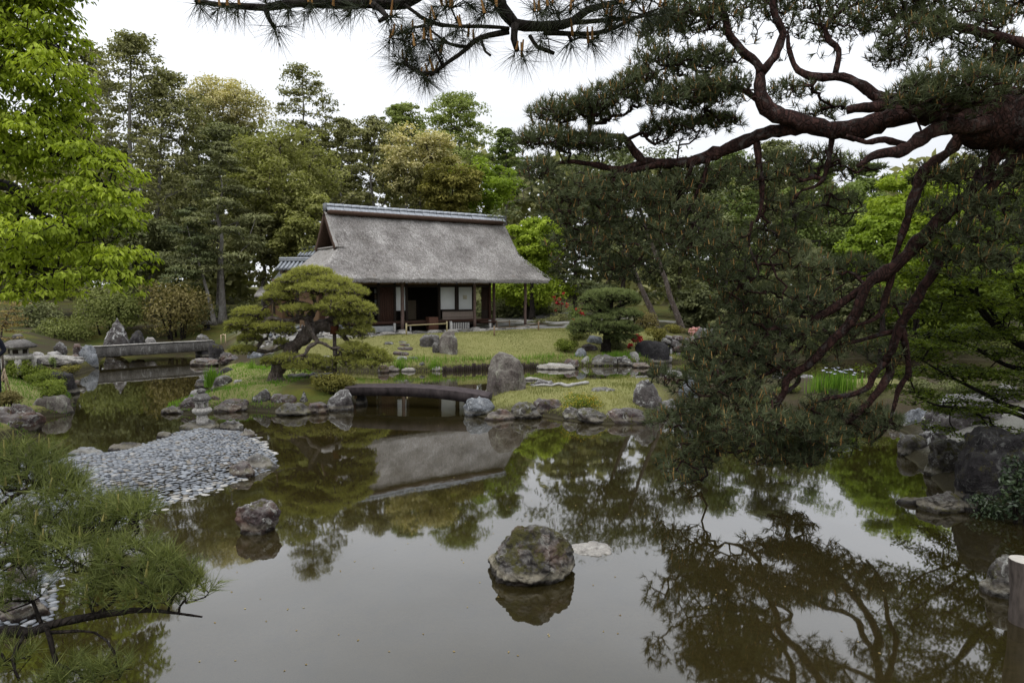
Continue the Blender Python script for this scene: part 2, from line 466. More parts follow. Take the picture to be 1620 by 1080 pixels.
def heights(P, detail=True):
    P = np.asarray(P, float).reshape(-1, 2)
    S = {k: sdf(P, v) for k, v in LAND.items()}
    P3 = np.c_[P, np.zeros(len(P))]
    n1 = fbm(P3 * .35, 3, 3); n2 = fbm(P3 * 1.6, 3, 9)
    dm = S['main']
    leftish = sstep(-P[:, 0], 9.5, 12.0) * sstep(24 - P[:, 1], 0, 3)          # the low left bank by the lantern
    zm = .30 * sstep(dm, -.05, .35) + .80 * sstep(dm, .2, 4.2)
    zm = zm * (1 - leftish) + leftish * (.25 * sstep(dm, -.05, .4) + .35 * sstep(dm, .3, 2.2))
    rel = P - HP0[:2]; uu = rel @ HT[:2]; vv = rel @ HN[:2]
    flat = sstep(uu, -6.2, -4.2) * sstep(-uu, -15, -12) * sstep(vv, -1.9, -1.2) * sstep(-vv, -12, -9)
    zm = zm * (1 - flat) + 1.12 * flat
    zm = zm + (1 - flat) * np.clip(dm - 9, 0, 60) * .035 + .10 * n1 * sstep(dm, 4, 12)
    zp = .08 * sstep(S['pine'], -.03, .12) + .34 * sstep(S['pine'], 0, 1.3) + .04 * n2 * sstep(S['pine'], .1, .6)
    zi = .08 * sstep(S['isle'], -.03, .12) + .30 * sstep(S['isle'], 0, 1.1) + .03 * n2 * sstep(S['isle'], .1, .6)
    zi = zi + .25 * sstep(P[:, 0], 5.5, 9) * sstep(S['isle'], .3, 2)
    zs = .30 * sstep(S['spit'], -.25, 1.5) - .06 * sstep(S['spit'], -.3, -.2) * (S['spit'] < 0) + .02 * n2 * sstep(S['spit'], 0, .5)
    zs = np.where(S['spit'] > -.25, zs - .04, -9)
    zn = 1.45 * sstep(S['near'], -.1, 2.2)
    bed = -.14 - .42 * sstep(-np.max(np.stack(list(S.values())), 0), 0, 2.2) + .05 * n2
    z = bed.copy(); reg = np.zeros(len(P), int)
    for i, (k, zz) in enumerate((('main', zm), ('pine', zp), ('isle', zi), ('near', zn))):
        ins = S[k] > -.05
        zz = np.where(ins, zz - .06 * (S[k] < .08), -9)
        reg = np.where(zz > z, i + 1, reg); z = np.maximum(z, zz)
    reg = np.where(zs > z, 5, reg); z = np.maximum(z, zs)
    return z, reg, S
def hz(x, y): return float(heights([[x, y]])[0][0])
def GT(px, py):
    """first point of the ground (or the water) that the ray through the pixel meets"""
    d = ray(px, py); o = np.array([0, 0, EYE])
    ts = np.linspace(3, 60, 1500) / d[1]
    Q = o + d[None] * ts[:, None]
    z = np.maximum(heights(Q[:, :2])[0], 0)
    k = np.argmax(Q[:, 2] <= z)
    if Q[k, 2] > z[k]: return D(px, py, 45)
    return np.array([Q[k, 0], Q[k, 1], z[k]])

def axis(segs):
    o = []
    for a, b, s in segs: o += list(np.arange(a, b, s))
    return np.array(sorted(set(np.round(o + [segs[-1][1]], 4))))
gx = axis([(-400, -60, 40), (-60, -26, 2), (-26, -19, .5), (-19, 17, .24), (17, 28, .5), (28, 60, 2), (60, 400, 40)])
gy = axis([(-300, -10, 30), (-10, 3, 1), (3, 34, .24), (34, 44, .5), (44, 80, 2), (80, 500, 40)])
GX, GY = np.meshgrid(gx, gy)
GPts = np.c_[GX.ravel(), GY.ravel()]
Zt, Rt, St = heights(GPts)
nxg, nyg = len(gx), len(gy)
ii = np.arange(nyg - 1)[:, None] * nxg + np.arange(nxg - 1)[None]
GF = np.stack([ii, ii + 1, ii + nxg + 1, ii + nxg], -1).reshape(-1, 4)

t = NT('ground')
p = t.pos()
a = t.attr('surf'); rgb = t.n('SeparateColor'); t.l(a.outputs['Color'], rgb.inputs[0])
n1 = t.noise(p, 1.1, 5, .6); n2 = t.noise(p, 14, 6, .7); n3 = t.noise(p, 70, 3, .6)
soil = t.mix(n2, (.035, .028, .018), (.085, .068, .042))
soil = t.mix(t.rng(n1, .45, .62), soil, t.mix(n2, (.04, .05, .016), (.075, .08, .025)))
lawn = t.mix(t.rng(n1, .3, .7), (.21, .21, .075), (.29, .27, .115))
lawn = t.mix(t.rng(n2, .3, .7, 0, .6), lawn, t.mix(1.0, lawn, (.6, .66, .5), 'MULTIPLY'))
mossy = t.mix(t.rng(n1, .35, .65), (.17, .15, .03), (.1, .13, .03))
mossy = t.mix(n2, mossy, t.mix(1.0, mossy, (.6, .6, .5), 'MULTIPLY'))
grav = t.mix(t.rng(n3, .3, .7), (.2, .19, .175), (.42, .41, .39))
bedc = t.mix(t.rng(n1, .4, .6), (.14, .125, .085), (.085, .08, .045))
bedc = t.mix(t.rng(n2, .45, .65, 0, .6), bedc, (.05, .045, .025))
c = t.mix(rgb.outputs[0], soil, lawn)
c = t.mix(rgb.outputs[1], c, grav)
c = t.mix(rgb.outputs[2], c, mossy)
sx = t.n('SeparateXYZ'); t.l(p, sx.inputs[0])
wl = t.math('ADD', sx.outputs['Z'], t.rng(n2, .3, .7, -.07, .07))
mud = t.mix(n2, (.022, .019, .011), (.06, .052, .03))
c = t.mix(t.rng(wl, .1, .24, 1, 0), c, mud)
c = t.mix(t.rng(n3, .35, .6, .45, 0), c, t.mix(1.0, c, (.35, .35, .3), 'MULTIPLY'))
c = t.mix(t.rng(sx.outputs['Z'], -.06, .03, 1, 0), c, bedc)
M['ground'] = t.done(t.bsdf(c, .95, .1, t.bump(t.math('ADD', n2, t.math('MULTIPLY', n3, .5)), .6, .04)))

def region_weights(P, Zt, Rt, St):
    P3 = np.c_[P, np.zeros(len(P))]
    n = fbm(P3 * .5, 3, 21); nn = fbm(P3 * 1.2, 2, 31)
    rel = P - HP0[:2]
    u = rel @ HT[:2]; v = rel @ HN[:2]
    lawn_main = (Rt == 1) * sstep(v, -1.15, -1.35) * sstep(u, -7.0, -5.5) * sstep(11.5 - P[:, 0] * .0 - u, 0, 1.5)
    lawn_left = (Rt == 1) * sstep(-P[:, 0], 9.0, 10.5) * sstep(22 - P[:, 1], 0, 2)
    lawn_isle = (Rt == 3) * np.maximum(sstep(4.4 - P[:, 0], 0, 1.0), sstep(11 - P[:, 0], 0, 1) * sstep(P[:, 0], 8.2, 9) * sstep(P[:, 1], 16, 17.5) * .8)
    lawn_pine = (Rt == 2) * sstep(-6.0 - P[:, 0] + .5 * nn, -.3, .5)
    lawn = np.clip(np.maximum.reduce([lawn_main, lawn_left, lawn_isle, lawn_pine, (Rt == 4) * .6]), 0, 1)
    gr = (Rt == 1) * sstep(v, -1.32, -1.2) * sstep(-v, -10, -8) * sstep(u, -6, -4.6) * sstep(18 - u, 0, 2) * sstep(nn + .4, 0, .2)
    gr = np.maximum(gr, (Rt == 3) * sstep(P[:, 0], 7.2, 7.8) * sstep(P[:, 1], 10.5, 11.5) * sstep(-P[:, 1], -15, -13.5) * .6)
    gr = np.maximum(gr, (Rt == 5) * 1.0)
    ms = np.maximum((Rt == 2) * (1 - lawn) * sstep(nn, -.7, .0), (Rt == 1) * sstep(-11 - P[:, 0], 0, 1) * sstep(P[:, 1], 24, 27) * sstep(n, -.4, .2) * .7)
    ms = np.maximum(ms, (Rt == 1) * sstep(P[:, 0], 4.5, 6) * sstep(v, -1, .5) * .6 * sstep(n, -.5, 0))
    return lawn, gr, np.clip(ms, 0, 1)
lw, gw, mw = region_weights(GPts, Zt, Rt, St)
ground = mesh('ground', np.c_[GPts, Zt], GF, M['ground'], smooth=True)
ca = ground.data.color_attributes.new('surf', 'FLOAT_COLOR', 'POINT')
ca.data.foreach_set('color', np.c_[lw, gw, mw, np.ones(len(lw))].astype(np.float32).ravel())
props(ground, 'ground of lawn, gravel, moss and pond bed', kind='structure')

# water: murky, calm, mirror-like
t = NT('pond_water'); p = t.pos()
fr = t.n('LayerWeight'); fr.inputs['Blend'].default_value = .5
frr = t.math('ADD', t.math('MULTIPLY', t.math('POWER', fr.outputs['Facing'], 3.1), .98), .03)
w1 = t.noise(t.mapping(p, (1, .55, 1)), 2.2, 3, .5); w2 = t.noise(p, .35, 2)
bmp = t.n('Bump'); bmp.inputs['Strength'].default_value = .03; bmp.inputs['Distance'].default_value = .05
t.l(t.math('MULTIPLY', w1, t.rng(w2, .35, .65, .3, 1)), bmp.inputs['Height'])
gl = t.n('BsdfGlossy'); gl.inputs['Roughness'].default_value = .03; gl.inputs['Color'].default_value = (1, 1, 1, 1)
t.l(bmp.outputs[0], gl.inputs['Normal']); t.l(bmp.outputs[0], fr.inputs['Normal'])
df = t.n('BsdfDiffuse'); mk = t.mix(t.rng(t.noise(p, .45, 4), .35, .65), (.025, .02, .006), (.038, .03, .012))
mk = t.mix(t.rng(t.noise(t.mapping(p, (1, .6, 1)), 3.2, 6, .7), .5, .68, 0, .55), mk, (.013, .012, .006)); t.l(mk, df.inputs[0])
tr = t.n('BsdfTransparent'); tr.inputs[0].default_value = (.62, .56, .34, 1)
m1 = t.n('MixShader'); m1.inputs[0].default_value = .42; t.l(df.outputs[0], m1.inputs[1]); t.l(tr.outputs[0], m1.inputs[2])
m2 = t.n('MixShader'); t.l(frr, m2.inputs[0]); t.l(m1.outputs[0], m2.inputs[1]); t.l(gl.outputs[0], m2.inputs[2])
M['water'] = t.done(m2)
water = mesh('pond_water', [[-45, 1, 0], [45, 1, 0], [45, 45, 0], [-45, 45, 0]], np.array([[0, 1, 2, 3]]), M["water"])
props(water, 'calm murky pond water', kind='structure')

# ------------------------------------------------------------------ rocks
def ico(sub):
    import bmesh
    bm = bmesh.new(); bmesh.ops.create_icosphere(bm, subdivisions=sub, radius=1)
    V = np.array([v.co for v in bm.verts]); F = np.array([[v.index for v in f.verts] for f in bm.faces]); bm.free()
    return V, F
ICO = {k: ico(k) for k in (1, 2, 3, 4, 5, 6)}
SHAPE = {  # cut planes, sharpness, box weight, taper, noise, top skew
    'boulder': dict(k=9, hm=.66, p=30, box=0, taper=.42, ns=.1, skew=.15),
    'round': dict(k=11, p=22, box=0, taper=.2, ns=.12),
    'block': dict(k=5, hm=.8, p=34, box=1, taper=.12, ns=.09),
    'wedge': dict(k=9, p=34, box=0, taper=.4, ns=.1, skew=.5),
    'point': dict(k=10, p=30, box=0, taper=.85, ns=.09),
    'tall': dict(k=6, hm=.75, p=26, box=1, taper=.22, ns=.09),
    'low': dict(k=11, p=28, box=0, taper=.35, ns=.12),
    'flat': dict(k=5, hm=.78, p=30, box=1, taper=.08, ns=.07),
    'jag': dict(k=13, p=40, box=0, taper=.35, ns=.2),
    'slab': dict(k=5, hm=.8, p=11, box=1, taper=.4, ns=.06),
}
def rock_verts(sub, shape, seed, size):
    S = SHAPE[shape]; r = np.random.default_rng(seed)
    V, F = ICO[sub]
    nn = nrm(r.normal(size=(S['k'], 3))); hh = r.uniform(S.get('hm', .62), 1.0, S['k'])
    Q = [np.maximum(V @ nn[i], 1e-4) / hh[i] for i in range(S['k'])]
    if S['box']:
        for ax in range(3):
            for s in (-1, 1):
                q = np.zeros(3); q[ax] = s; q = nrm(q + r.normal(size=3) * .1)
                Q.append(np.maximum(V @ q, 1e-4) / .82)
    Q.append(np.full(len(V), .98))
    Q = np.stack(Q); R = (Q ** S['p']).sum(0) ** (-1 / S['p'])
    P = V * R[:, None]
    P = (P - (P.max(0) + P.min(0)) / 2) / (np.ptp(P, axis=0) / 2)
    z01 = (P[:, 2] + 1) / 2
    tp = 1 - S['taper'] * np.clip(z01, 0, 1) ** 1.2
    P[:, :2] *= tp[:, None]
    if S.get('skew'): P[:, 0] += S['skew'] * r.choice([-1, 1]) * (z01 - .5) * .8
    P[:, 0] /= np.abs(P[:, 0]).max()
    sc = np.asarray(size) / max(size) * 2.0
    ph = r.uniform(0, 50, 3)
    n = fbm(P * sc * 1.3 + ph, 5, seed % 97, .55); rid = 1 - np.abs(fbm(P * sc * 2.6 + ph, 3, seed % 89 + 5)) * 2
    rid2 = 1 - np.abs(vnoise(P * sc * 5.3 + ph, seed % 83 + 9)) * 2
    g1 = fbm(P * sc * .95 + ph + 40, 2, seed % 71 + 3); g2 = fbm(P * sc * 1.9 * np.array([1, 1, 1.8]) + ph + 80, 2, seed % 61 + 5)
    crack = .11 * np.exp(-(g1 / .07) ** 2) + .06 * np.exp(-(g2 / .06) ** 2)
    step = .07 * np.sign(g1) * np.minimum(np.abs(g1) / .1, 1)
    P = P + nrm(P) * (S['ns'] * (n + .45 * rid + .25 * rid2) - crack + step)[:, None] * np.minimum(1.1 / sc ** .7, 1.7)
    P = P / np.array([np.abs(P[:, 0]).max(), np.abs(P[:, 1]).max(), 1])
    P[:, 2] = (P[:, 2] - P[:, 2].min()) / np.ptp(P[:, 2])
    return P, F
ROCKN = [100]
def rock(label, x0, x1, yt, yb, mat='rock_grey', shape='round', zb=0.0, thick=.75, name='rock', group=None, cat='rock', seed=None, sub=None, parent=None, sink=.16, depth=None, rot=0):
    ROCKN[0] += 7; seed = seed or ROCKN[0]
    cx = (x0 + x1) / 2
    if zb is None: B = GT(cx, yb)
    elif depth: B = D(cx, yb, depth)
    else: B = G(cx, yb, zb)
    w = (x1 - x0) / FPX * B[1]
    b = w * thick
    yc = B[1] + b * .5
    c = np.array([B[0] * yc / B[1], yc, B[2]])
    w *= yc / B[1]
    h = max(D(cx, yt, yc)[2] - B[2], .02)
    sink = max(sink, (.7 if shape in ('tall', 'block', 'slab') else .34) * h)
    if (x1 - x0) < 140: w *= 1.1
    if sub is None: sub = 5 if (x1 - x0) > 65 else 4 if (x1 - x0) > 26 else 3
    P, F = rock_verts(sub, shape, seed, (w, b, h + sink))
    V = P * np.array([w / 2, b / 2, h + sink])
    if rot:
        ca_, sa_ = math.cos(rot), math.sin(rot); V[:, :2] = np.c_[V[:, 0] * ca_ - V[:, 1] * sa_, V[:, 0] * sa_ + V[:, 1] * ca_]
    V = V + c - np.array([0, 0, sink])
    o = mesh(name, V, F, M[mat], parent, base=None if parent else c, smooth=True)
    if parent is None: props(o, label, cat, group)
    return o
LB, PI_, RI, FS, RS, SPG = 'rocks along the left bank', 'rocks edging the pine island', 'rocks edging the grassy island', 'rocks along the far shore', 'rocks along the right bank', 'rocks edging the pebble spit'
R = rock
# in the water
R('largest lone boulder in open water with a mossy waist and pale tide line', 768, 921, 828, 931, 'rock_boulder', 'boulder', thick=.8, seed=412, sub=6)
R('flat whitish slab lying in the water beside the lone boulder', 895, 972, 862, 880, 'slab_dry', 'flat', thick=.9, seed=91)
R('small mauve boulder rising alone from the water beside the pebble spit', 375, 441, 790, 848, 'rock_mauve', 'round', thick=.8, seed=77, sub=5)
R('rough grey rock alone in the water before the stone wall', 1043, 1080, 585, 602, 'rock_lichen', 'jag', thick=.8)
# left bank
R('big reddish wedge rock with pale streaks at the left edge waterline', -80, 66, 643, 690, 'rock_mauve', 'flat', group=LB, thick=.5, seed=31)
R('squat flat-topped boulder with a grey-green streaked face below the left hedge', 58, 113, 623, 658, 'rock_tall', 'block', group=LB)
R('dark blocky rock under yellow-green moss beside the left inlet', 70, 119, 587, 626, 'rock_dark', 'block', group=LB)
R('small mauve rock tucked behind the big wedge rock', 18, 56, 637, 668, 'rock_mauve', 'round', zb=.25, group=LB)
R('rubbly grey stone wedged between the dark block and the squat boulder', 66, 100, 612, 628, 'rock_lichen', 'jag', zb=.1, group=LB)
R('dark pointed rock by the legs of the squat stone lantern', 50, 73, 567, 590, 'rock_dark', 'point', zb=.35, group=LB)
R('low dark rock at the foot of the pointed rock near the lantern', 40, 68, 578, 592, 'rock_dark', 'low', zb=.3, group=LB)
R('rounded pale grey boulder at the left end of the slab bridge', 126, 155, 545, 583, 'rock_blue', 'round', group=LB)
R('small brown round stone beside the pale boulder at the left bridge end', 116, 131, 543, 562, 'rock_mauve', 'round', zb=.5, group=LB)
R('brown rock at the waterline left of the pale bridge boulder', 98, 133, 560, 584, 'rock_mauve', 'low', group=LB)
R('brown rounded rock on the bank between lantern and bridge boulder', 80, 108, 563, 588, 'rock_mauve', 'round', zb=.1, group=LB)
R('tall sharply pointed rock standing behind the slab bridge', 168, 205, 503, 552, 'rock_lichen', 'point', zb=.35, group=LB)
R('dark green rock in shade right of the tall pointed rock', 204, 228, 522, 550, 'rock_dark', 'round', zb=.4, group=LB)
R('pale rounded rock showing above the middle of the slab bridge', 228, 247, 533, 548, 'rock_pale', 'round', zb=.4, group=LB)
R('dark rock with white lichen patches under the shrubs left of the bridge', 86, 105, 540, 558, 'rock_lichen', 'jag', zb=.6, group=LB)
R('low pale stone right behind the squat stone lantern', 51, 71, 556, 566, 'rock_pale', 'low', zb=.55, group=LB)
R('low pale stone between the lantern and the bridge, under the shrubs', 74, 97, 555, 566, 'rock_pale', 'low', zb=.55, group=LB)
R('long pale flat stone forming the path from lantern to bridge', 40, 126, 561, 573, 'slab', 'flat', zb=.5, thick=.35, group=LB)
# by the right bridge end
R('dark block under the right end of the slab bridge', 330, 354, 541, 574, 'rock_dark', 'block', group=FS)
R('lichened grey rock standing on the right end of the slab bridge', 311, 331, 528, 541, 'rock_grey', 'round', zb=.72, depth=30.6, group=FS)
R('long flat brown rock at the waterline right of the slab bridge', 305, 348, 566, 579, 'rock_mauve', 'flat', group=FS)
R('pale pinkish rock on the bank behind the flat brown waterline rock', 345, 377, 556, 572, 'rock_mauve', 'low', zb=.2, group=FS)
R('blue-grey rounded rock behind the leaning pine trunk', 390, 418, 549, 570, 'rock_blue', 'round', zb=.25, group=FS)
R('low grey rock between the blue-grey rock and the pine trunk', 418, 446, 556, 568, 'rock_grey', 'low', zb=.3, group=FS)
R('whitish jagged rock seen under the pine boughs right of the trunk', 505, 530, 562, 577, 'rock_pale', 'jag', zb=.25, group=FS)
R('dark upright rock beside the wooden prop of the pine', 532, 543, 563, 584, 'rock_dark', 'tall', group=FS)
# pine island
R('low flat rock at the far left tip of the pine island', 256, 293, 642, 655, 'rock_mauve', 'low', group=PI_)
R('broad brown rock at the left tip of the pine island behind the little lantern', 286, 327, 628, 653, 'rock_mauve', 'block', group=PI_)
R('pale-topped rock rising behind the little lantern', 298, 323, 616, 636, 'rock_pale', 'round', zb=.1, group=PI_)
R('dark brown rock just right of the little lantern', 329, 351, 625, 647, 'rock_mauve', 'round', group=PI_)
R('low reddish flat rock at the pine island waterline right of the little lantern', 340, 381, 637, 653, 'rock_mauve', 'low', group=PI_)
R('long flat rock below the bright grass of the pine island', 352, 394, 631, 648, 'rock_mauve', 'flat', zb=.04, group=PI_)
R('dark triangular rock with a pale right flank on the pine island edge', 397, 431, 614, 647, 'rock_grey', 'wedge', group=PI_, seed=903)
R('pinkish brown rock right of the dark triangular rock', 426, 470, 622, 648, 'rock_mauve', 'block', group=PI_)
R('low dark rock lying foremost in the water before the pine island', 437, 491, 636, 659, 'rock_moss', 'low', group=PI_)
R('small squat brown rock between the low dark rock and the bridge abutment', 486, 519, 636, 655, 'rock_mauve', 'block', group=PI_)
R('lichened grey rock carrying the left end of the curved bridge', 517, 560, 615, 651, 'rock_lichen', 'round', group=PI_)
R('little mossy upright stone on the yellow moss of the pine island', 473, 489, 618, 638, 'rock_moss', 'point', zb=.15, group=PI_)
R('grey-brown squat rock beside the clump of tall green leaves', 337, 369, 594, 616, 'rock_grey', 'block', zb=.05, group=PI_)
R('dark mossy rock behind the squat rock and the tall leaf clump', 345, 379, 580, 595, 'rock_dark', 'low', zb=.12, group=PI_)
R('pale half-sunken stone in the water left of the tall leaf clump', 310, 332, 598, 613, 'rock_lichen', 'low', group=PI_)
R('dark little rock just behind the foot of the leaning pine', 409, 428, 582, 592, 'rock_dark', 'low', zb=.3, group=PI_)
R('tiny pale flat stone on the bright grass of the pine island', 370, 385, 600, 604, 'rock_pale', 'flat', zb=.3, group=PI_)
R('long low weathered slab behind the bush on the pine island', 446, 541, 589, 609, 'rock_grey', 'flat', zb=.2, thick=.35, group=PI_)
# lawn
R('wide brown block left in the pair of boulders on the lawn', 665, 697, 528, 550, 'rock_grey', 'block', zb=None, group='boulders on the lawn')
R('tall upright boulder right in the pair on the lawn', 694, 725, 521, 561, 'rock_tall', 'tall', zb=None, group='boulders on the lawn', sink=.25)
R('small stone leaning at the foot of the tall lawn boulder', 683, 696, 541, 559, 'rock_grey', 'round', zb=None, group='boulders on the lawn', sink=.2)
for x0, x1, yt, yb, m_, lab in ((628, 646, 539, 543, 'rock_grey', 'topmost stepping stone of the lawn row'), (631, 649, 543, 548, 'rock_mauve', 'second stepping stone from the top of the lawn row'),
                               (629, 653, 548, 555, 'rock_mauve', 'third stepping stone from the top of the lawn row'), (622, 646, 555, 563, 'rock_mauve', 'widest brown stepping stone near the foot of the lawn row'),
                               (627, 645, 563, 570, 'rock_pale', 'pale lowest stepping stone of the lawn row near the water'), (646, 661, 564, 569, 'rock_grey', 'stepping stone set apart right of the pale lowest one'),
                               (608, 623, 540, 545, 'rock_grey', 'stepping stone set apart left of the topmost one')):
    R(lab, x0, x1, yt, yb, m_, 'flat', zb=None, thick=.7, name='stepping_stone', cat='stepping stone', group='stepping stones in the lawn')
# far shore
R('pinkish rock at the far waterline under the right boughs of the pine', 598, 615, 577, 590, 'rock_mauve', 'round', group=FS)
R('low brown rock right of the pinkish rock at the far waterline', 613, 632, 578, 588, 'rock_mauve', 'low', group=FS)
R('pale slab at the waterline below the stepping stones', 636, 658, 581, 588, 'slab', 'flat', group=FS)
R('round grey rock at the foot of the lawn below the stepping stones', 658, 676, 572, 586, 'rock_grey', 'round', group=FS)
R('pale low rock left of the stake edging of the lawn', 683, 701, 579, 587, 'rock_pale', 'low', group=FS)
R('long pale boat-shaped slab at the right end of the lawn edge', 850, 907, 574, 585, 'slab', 'flat', thick=.6, group=FS)
R('brown rock above the boat-shaped slab', 892, 916, 567, 579, 'rock_mauve', 'low', zb=.1, group=FS)
R('whitish round rock next to the brown one above the boat-shaped slab', 915, 939, 563, 578, 'rock_pale', 'round', group=FS)
R('broad brown rock in the middle of the waterline rocks under the pruned pine', 936, 974, 560, 579, 'rock_grey', 'block', group=FS)
R('grey rock with a flat pale cap right of the broad brown one', 972, 1000, 562, 579, 'rock_grey', 'wedge', group=FS)
R('pale upright rock against the black block', 993, 1012, 556, 576, 'rock_pale', 'tall', group=FS)
R('large black block under the red azalea', 1003, 1055, 537, 575, 'rock_black', 'block', group=FS, thick=.7)
R('low flat stone at the foot of the black block', 1023, 1054, 567, 575, 'rock_grey', 'low', group=FS, thick=.3)
R('little pale stone between the black block and the stone wall', 1051, 1064, 562, 574, 'rock_pale', 'round', group=FS)
R('low dark rock lying in the water before the black block', 1000, 1028, 573, 582, 'rock_mauve', 'flat', group=FS)
R('blue-white rock right of the clipped bush on the lawn', 908, 928, 550, 565, 'rock_blue', 'round', zb=None, group=FS)
R('dark rock behind the blue-white rock near the clipped bush', 917, 946, 543, 556, 'rock_mauve', 'low', zb=None, group=FS)
R('rounded grey-green rock left of the pruned pine trunk', 929, 952, 530, 544, 'rock_blue', 'round', zb=None, group=FS)
R('tall mottled slab standing at the right end of the stone wall', 1096, 1138, 518, 568, 'rock_lichen', 'slab', zb=.05, group=FS)
# grassy island
R('tallest standing stone with a rounded lichened top by the curved bridge', 765, 836, 556, 623, 'rock_tall', 'slab', zb=.3, group=RI, sub=5, thick=.5, seed=55)
R('white flat stone at the water behind the tallest standing stone', 829, 855, 596, 602, 'rock_pale', 'flat', group=RI)
R('whitish jagged rock right of the tallest standing stone', 833, 879, 598, 622, 'rock_lichen', 'jag', zb=.2, group=RI)
R('small white jagged rock at the back edge of the grassy island', 889, 911, 609, 621, 'rock_pale', 'jag', zb=.12, group=RI)
R('blue-grey rounded rock at the right end of the curved bridge', 732, 781, 626, 660, 'rock_blue', 'round', group=RI)
R('low brown rock right of the blue-grey bridge rock', 766, 814, 646, 666, 'rock_mauve', 'low', group=RI)
R('brown rock with yellow moss at the front edge of the grassy island', 809, 855, 635, 664, 'rock_moss', 'round', group=RI)
R('dark blunt block behind the yellow-mossed rock', 845, 891, 629, 657, 'rock_mauve', 'block', group=RI)
R('pale layered rock at the front edge left of the slanting rock', 891, 920, 643, 665, 'rock_grey', 'wedge', group=RI)
R('slanting brown rock with yellow lichen at the front edge below the yellow plants', 912, 960, 645, 671, 'rock_moss', 'wedge', group=RI)
R('wide square-cut block at the front right corner of the grassy island', 957, 1018, 644, 671, 'rock_mauve', 'block', group=RI)
R('tall cube-like dark stone standing at the right of the grassy island', 998, 1044, 599, 652, 'rock_lichen', 'tall', group=RI, zb=.05)
R('flat-topped grey stone peeping from behind the cube-like stone', 991, 1028, 593, 610, 'rock_grey', 'block', zb=.15, group=RI)
R('broad lichened rock right of the cube-like stone', 1040, 1090, 631, 656, 'rock_lichen', 'low', group=RI)
R('upright grey stone with a narrow head beside the hanging pine needles', 1072, 1107, 594, 637, 'rock_blue', 'tall', zb=.15, group=RI)
R('flat weathered rock in the grass behind the driftwood', 928, 981, 612, 628, 'rock_grey', 'low', zb=.25, group=RI)
# right spit and bank
R('white-mottled upright rock behind the pine limbs', 1222, 1243, 583, 618, 'rock_lichen', 'tall', zb=.15, group=RS)
R('dark round rock with a grey cap left of the iris clump', 1247, 1291, 592, 619, 'rock_lichen', 'round', zb=.15, group=RS)
R('little pale stone before the dark round rock near the irises', 1254, 1275, 607, 619, 'rock_pale', 'low', zb=.2, group=RS)
R('pale greenish slab before the iris clump', 1241, 1278, 615, 637, 'rock_pale', 'wedge', zb=.1, group=RS)
R('long pale rock behind the lower pine twigs', 1381, 1437, 629, 655, 'rock_pale', 'low', zb=.1, group=RS)
R('low pinkish rock with a mossy underside at the right inlet', 1401, 1435, 652, 676, 'rock_mauve', 'low', group=RS)
R('pinkish rock with a blue-white top at the right inlet', 1425, 1473, 644, 681, 'rock_blue', 'round', group=RS)
R('rough dark boulder under the maple, widest behind the round one', 1474, 1578, 621, 694, 'rock_lichen', 'block', zb=.25, group=RS)
R('upright stone splashed with white lichen under the maple', 1565, 1614, 607, 650, 'rock_lichen', 'tall', zb=.45, group=RS)
R('pale flat rock half under the pine twigs below the irises', 1290, 1352, 632, 653, 'rock_pale', 'low', group=RS)
R('brown rock in the gap between two pine limbs right of the irises', 1352, 1388, 622, 645, 'rock_mauve', 'round', zb=.1, group=RS)
R('pale rock behind the long pale one, under the maple tips', 1420, 1462, 617, 640, 'rock_grey', 'low', zb=.25, group=RS)
R('low grey stone farthest back on the right spit under the maple', 1478, 1512, 604, 619, 'rock_grey', 'low', zb=.2, group=RS)
R('lichened rock at the back waterline of the right spit behind the pine', 1150, 1198, 608, 634, 'rock_lichen', 'round', zb=.1, group=RS)
R('weathered rock between the pinkish rock and the dark boulder', 1454, 1499, 671, 722, 'rock_lichen', 'jag', group=RS)
R('square dark block at the right waterline with moss on its side', 1422, 1464, 686, 723, 'rock_moss', 'block', group=RS)
R('grey mossy boulder left of the largest dark round boulder', 1467, 1533, 694, 760, 'rock_moss', 'block', group=RS, seed=512)
R('largest dark round boulder on the right bank', 1508, 1626, 674, 806, 'rock_dark', 'block', group=RS, seed=610)
R('tan rounded rock in the dark water under the largest boulder', 1452, 1519, 776, 813, 'rock_moss', 'low', group=RS)
R('thin flat stone jutting into the water left of the tan rock', 1421, 1470, 787, 800, 'rock_dark', 'flat', group=RS, thick=.5)
R('small dark rock in the shade right of the tan rock', 1520, 1556, 780, 812, 'rock_black', 'low', group=RS)
R('mossy rock at the right frame edge behind the sawn post', 1558, 1640, 880, 952, 'rock_moss', 'block', group=RS, seed=733)
# pebble spit
R('brown rock carrying the little lantern on the spit tip', 284, 349, 661, 682, 'rock_moss', 'low', zb=.02, group=SPG, seed=871)
R('knobbly rock right of the lantern rock on the spit tip', 349, 385, 663, 682, 'rock_grey', 'jag', group=SPG)
R('low tan rock at the right corner of the spit tip', 375, 406, 677, 693, 'rock_mauve', 'low', group=SPG)
R('broad slanting rock at the right edge of the spit', 387, 445, 718, 745, 'rock_grey', 'wedge', group=SPG, seed=811)
R('rounded brown rock left of the broad slanting rock on the spit edge', 362, 403, 730, 757, 'rock_mauve', 'round', group=SPG)
R('dark blue-grey rock on the back edge of the spit', 108, 168, 706, 724, 'rock_blue', 'low', group=SPG)
R('dark brown rock on the back edge of the spit near its middle', 174, 228, 699, 717, 'rock_dark', 'low', group=SPG)
R('small square stone at the back edge of the spit near the lantern', 248, 272, 682, 694, 'rock_grey', 'block', group=SPG)
R('long mauve rock half hidden by pine needles at the near left waterline', -14, 83, 924, 992, 'rock_mauve', 'wedge', group=SPG, seed=640)
R('low stone among the pebbles under the pine needles at left', 12, 60, 876, 910, 'rock_mauve', 'round', zb=.15, group=SPG)
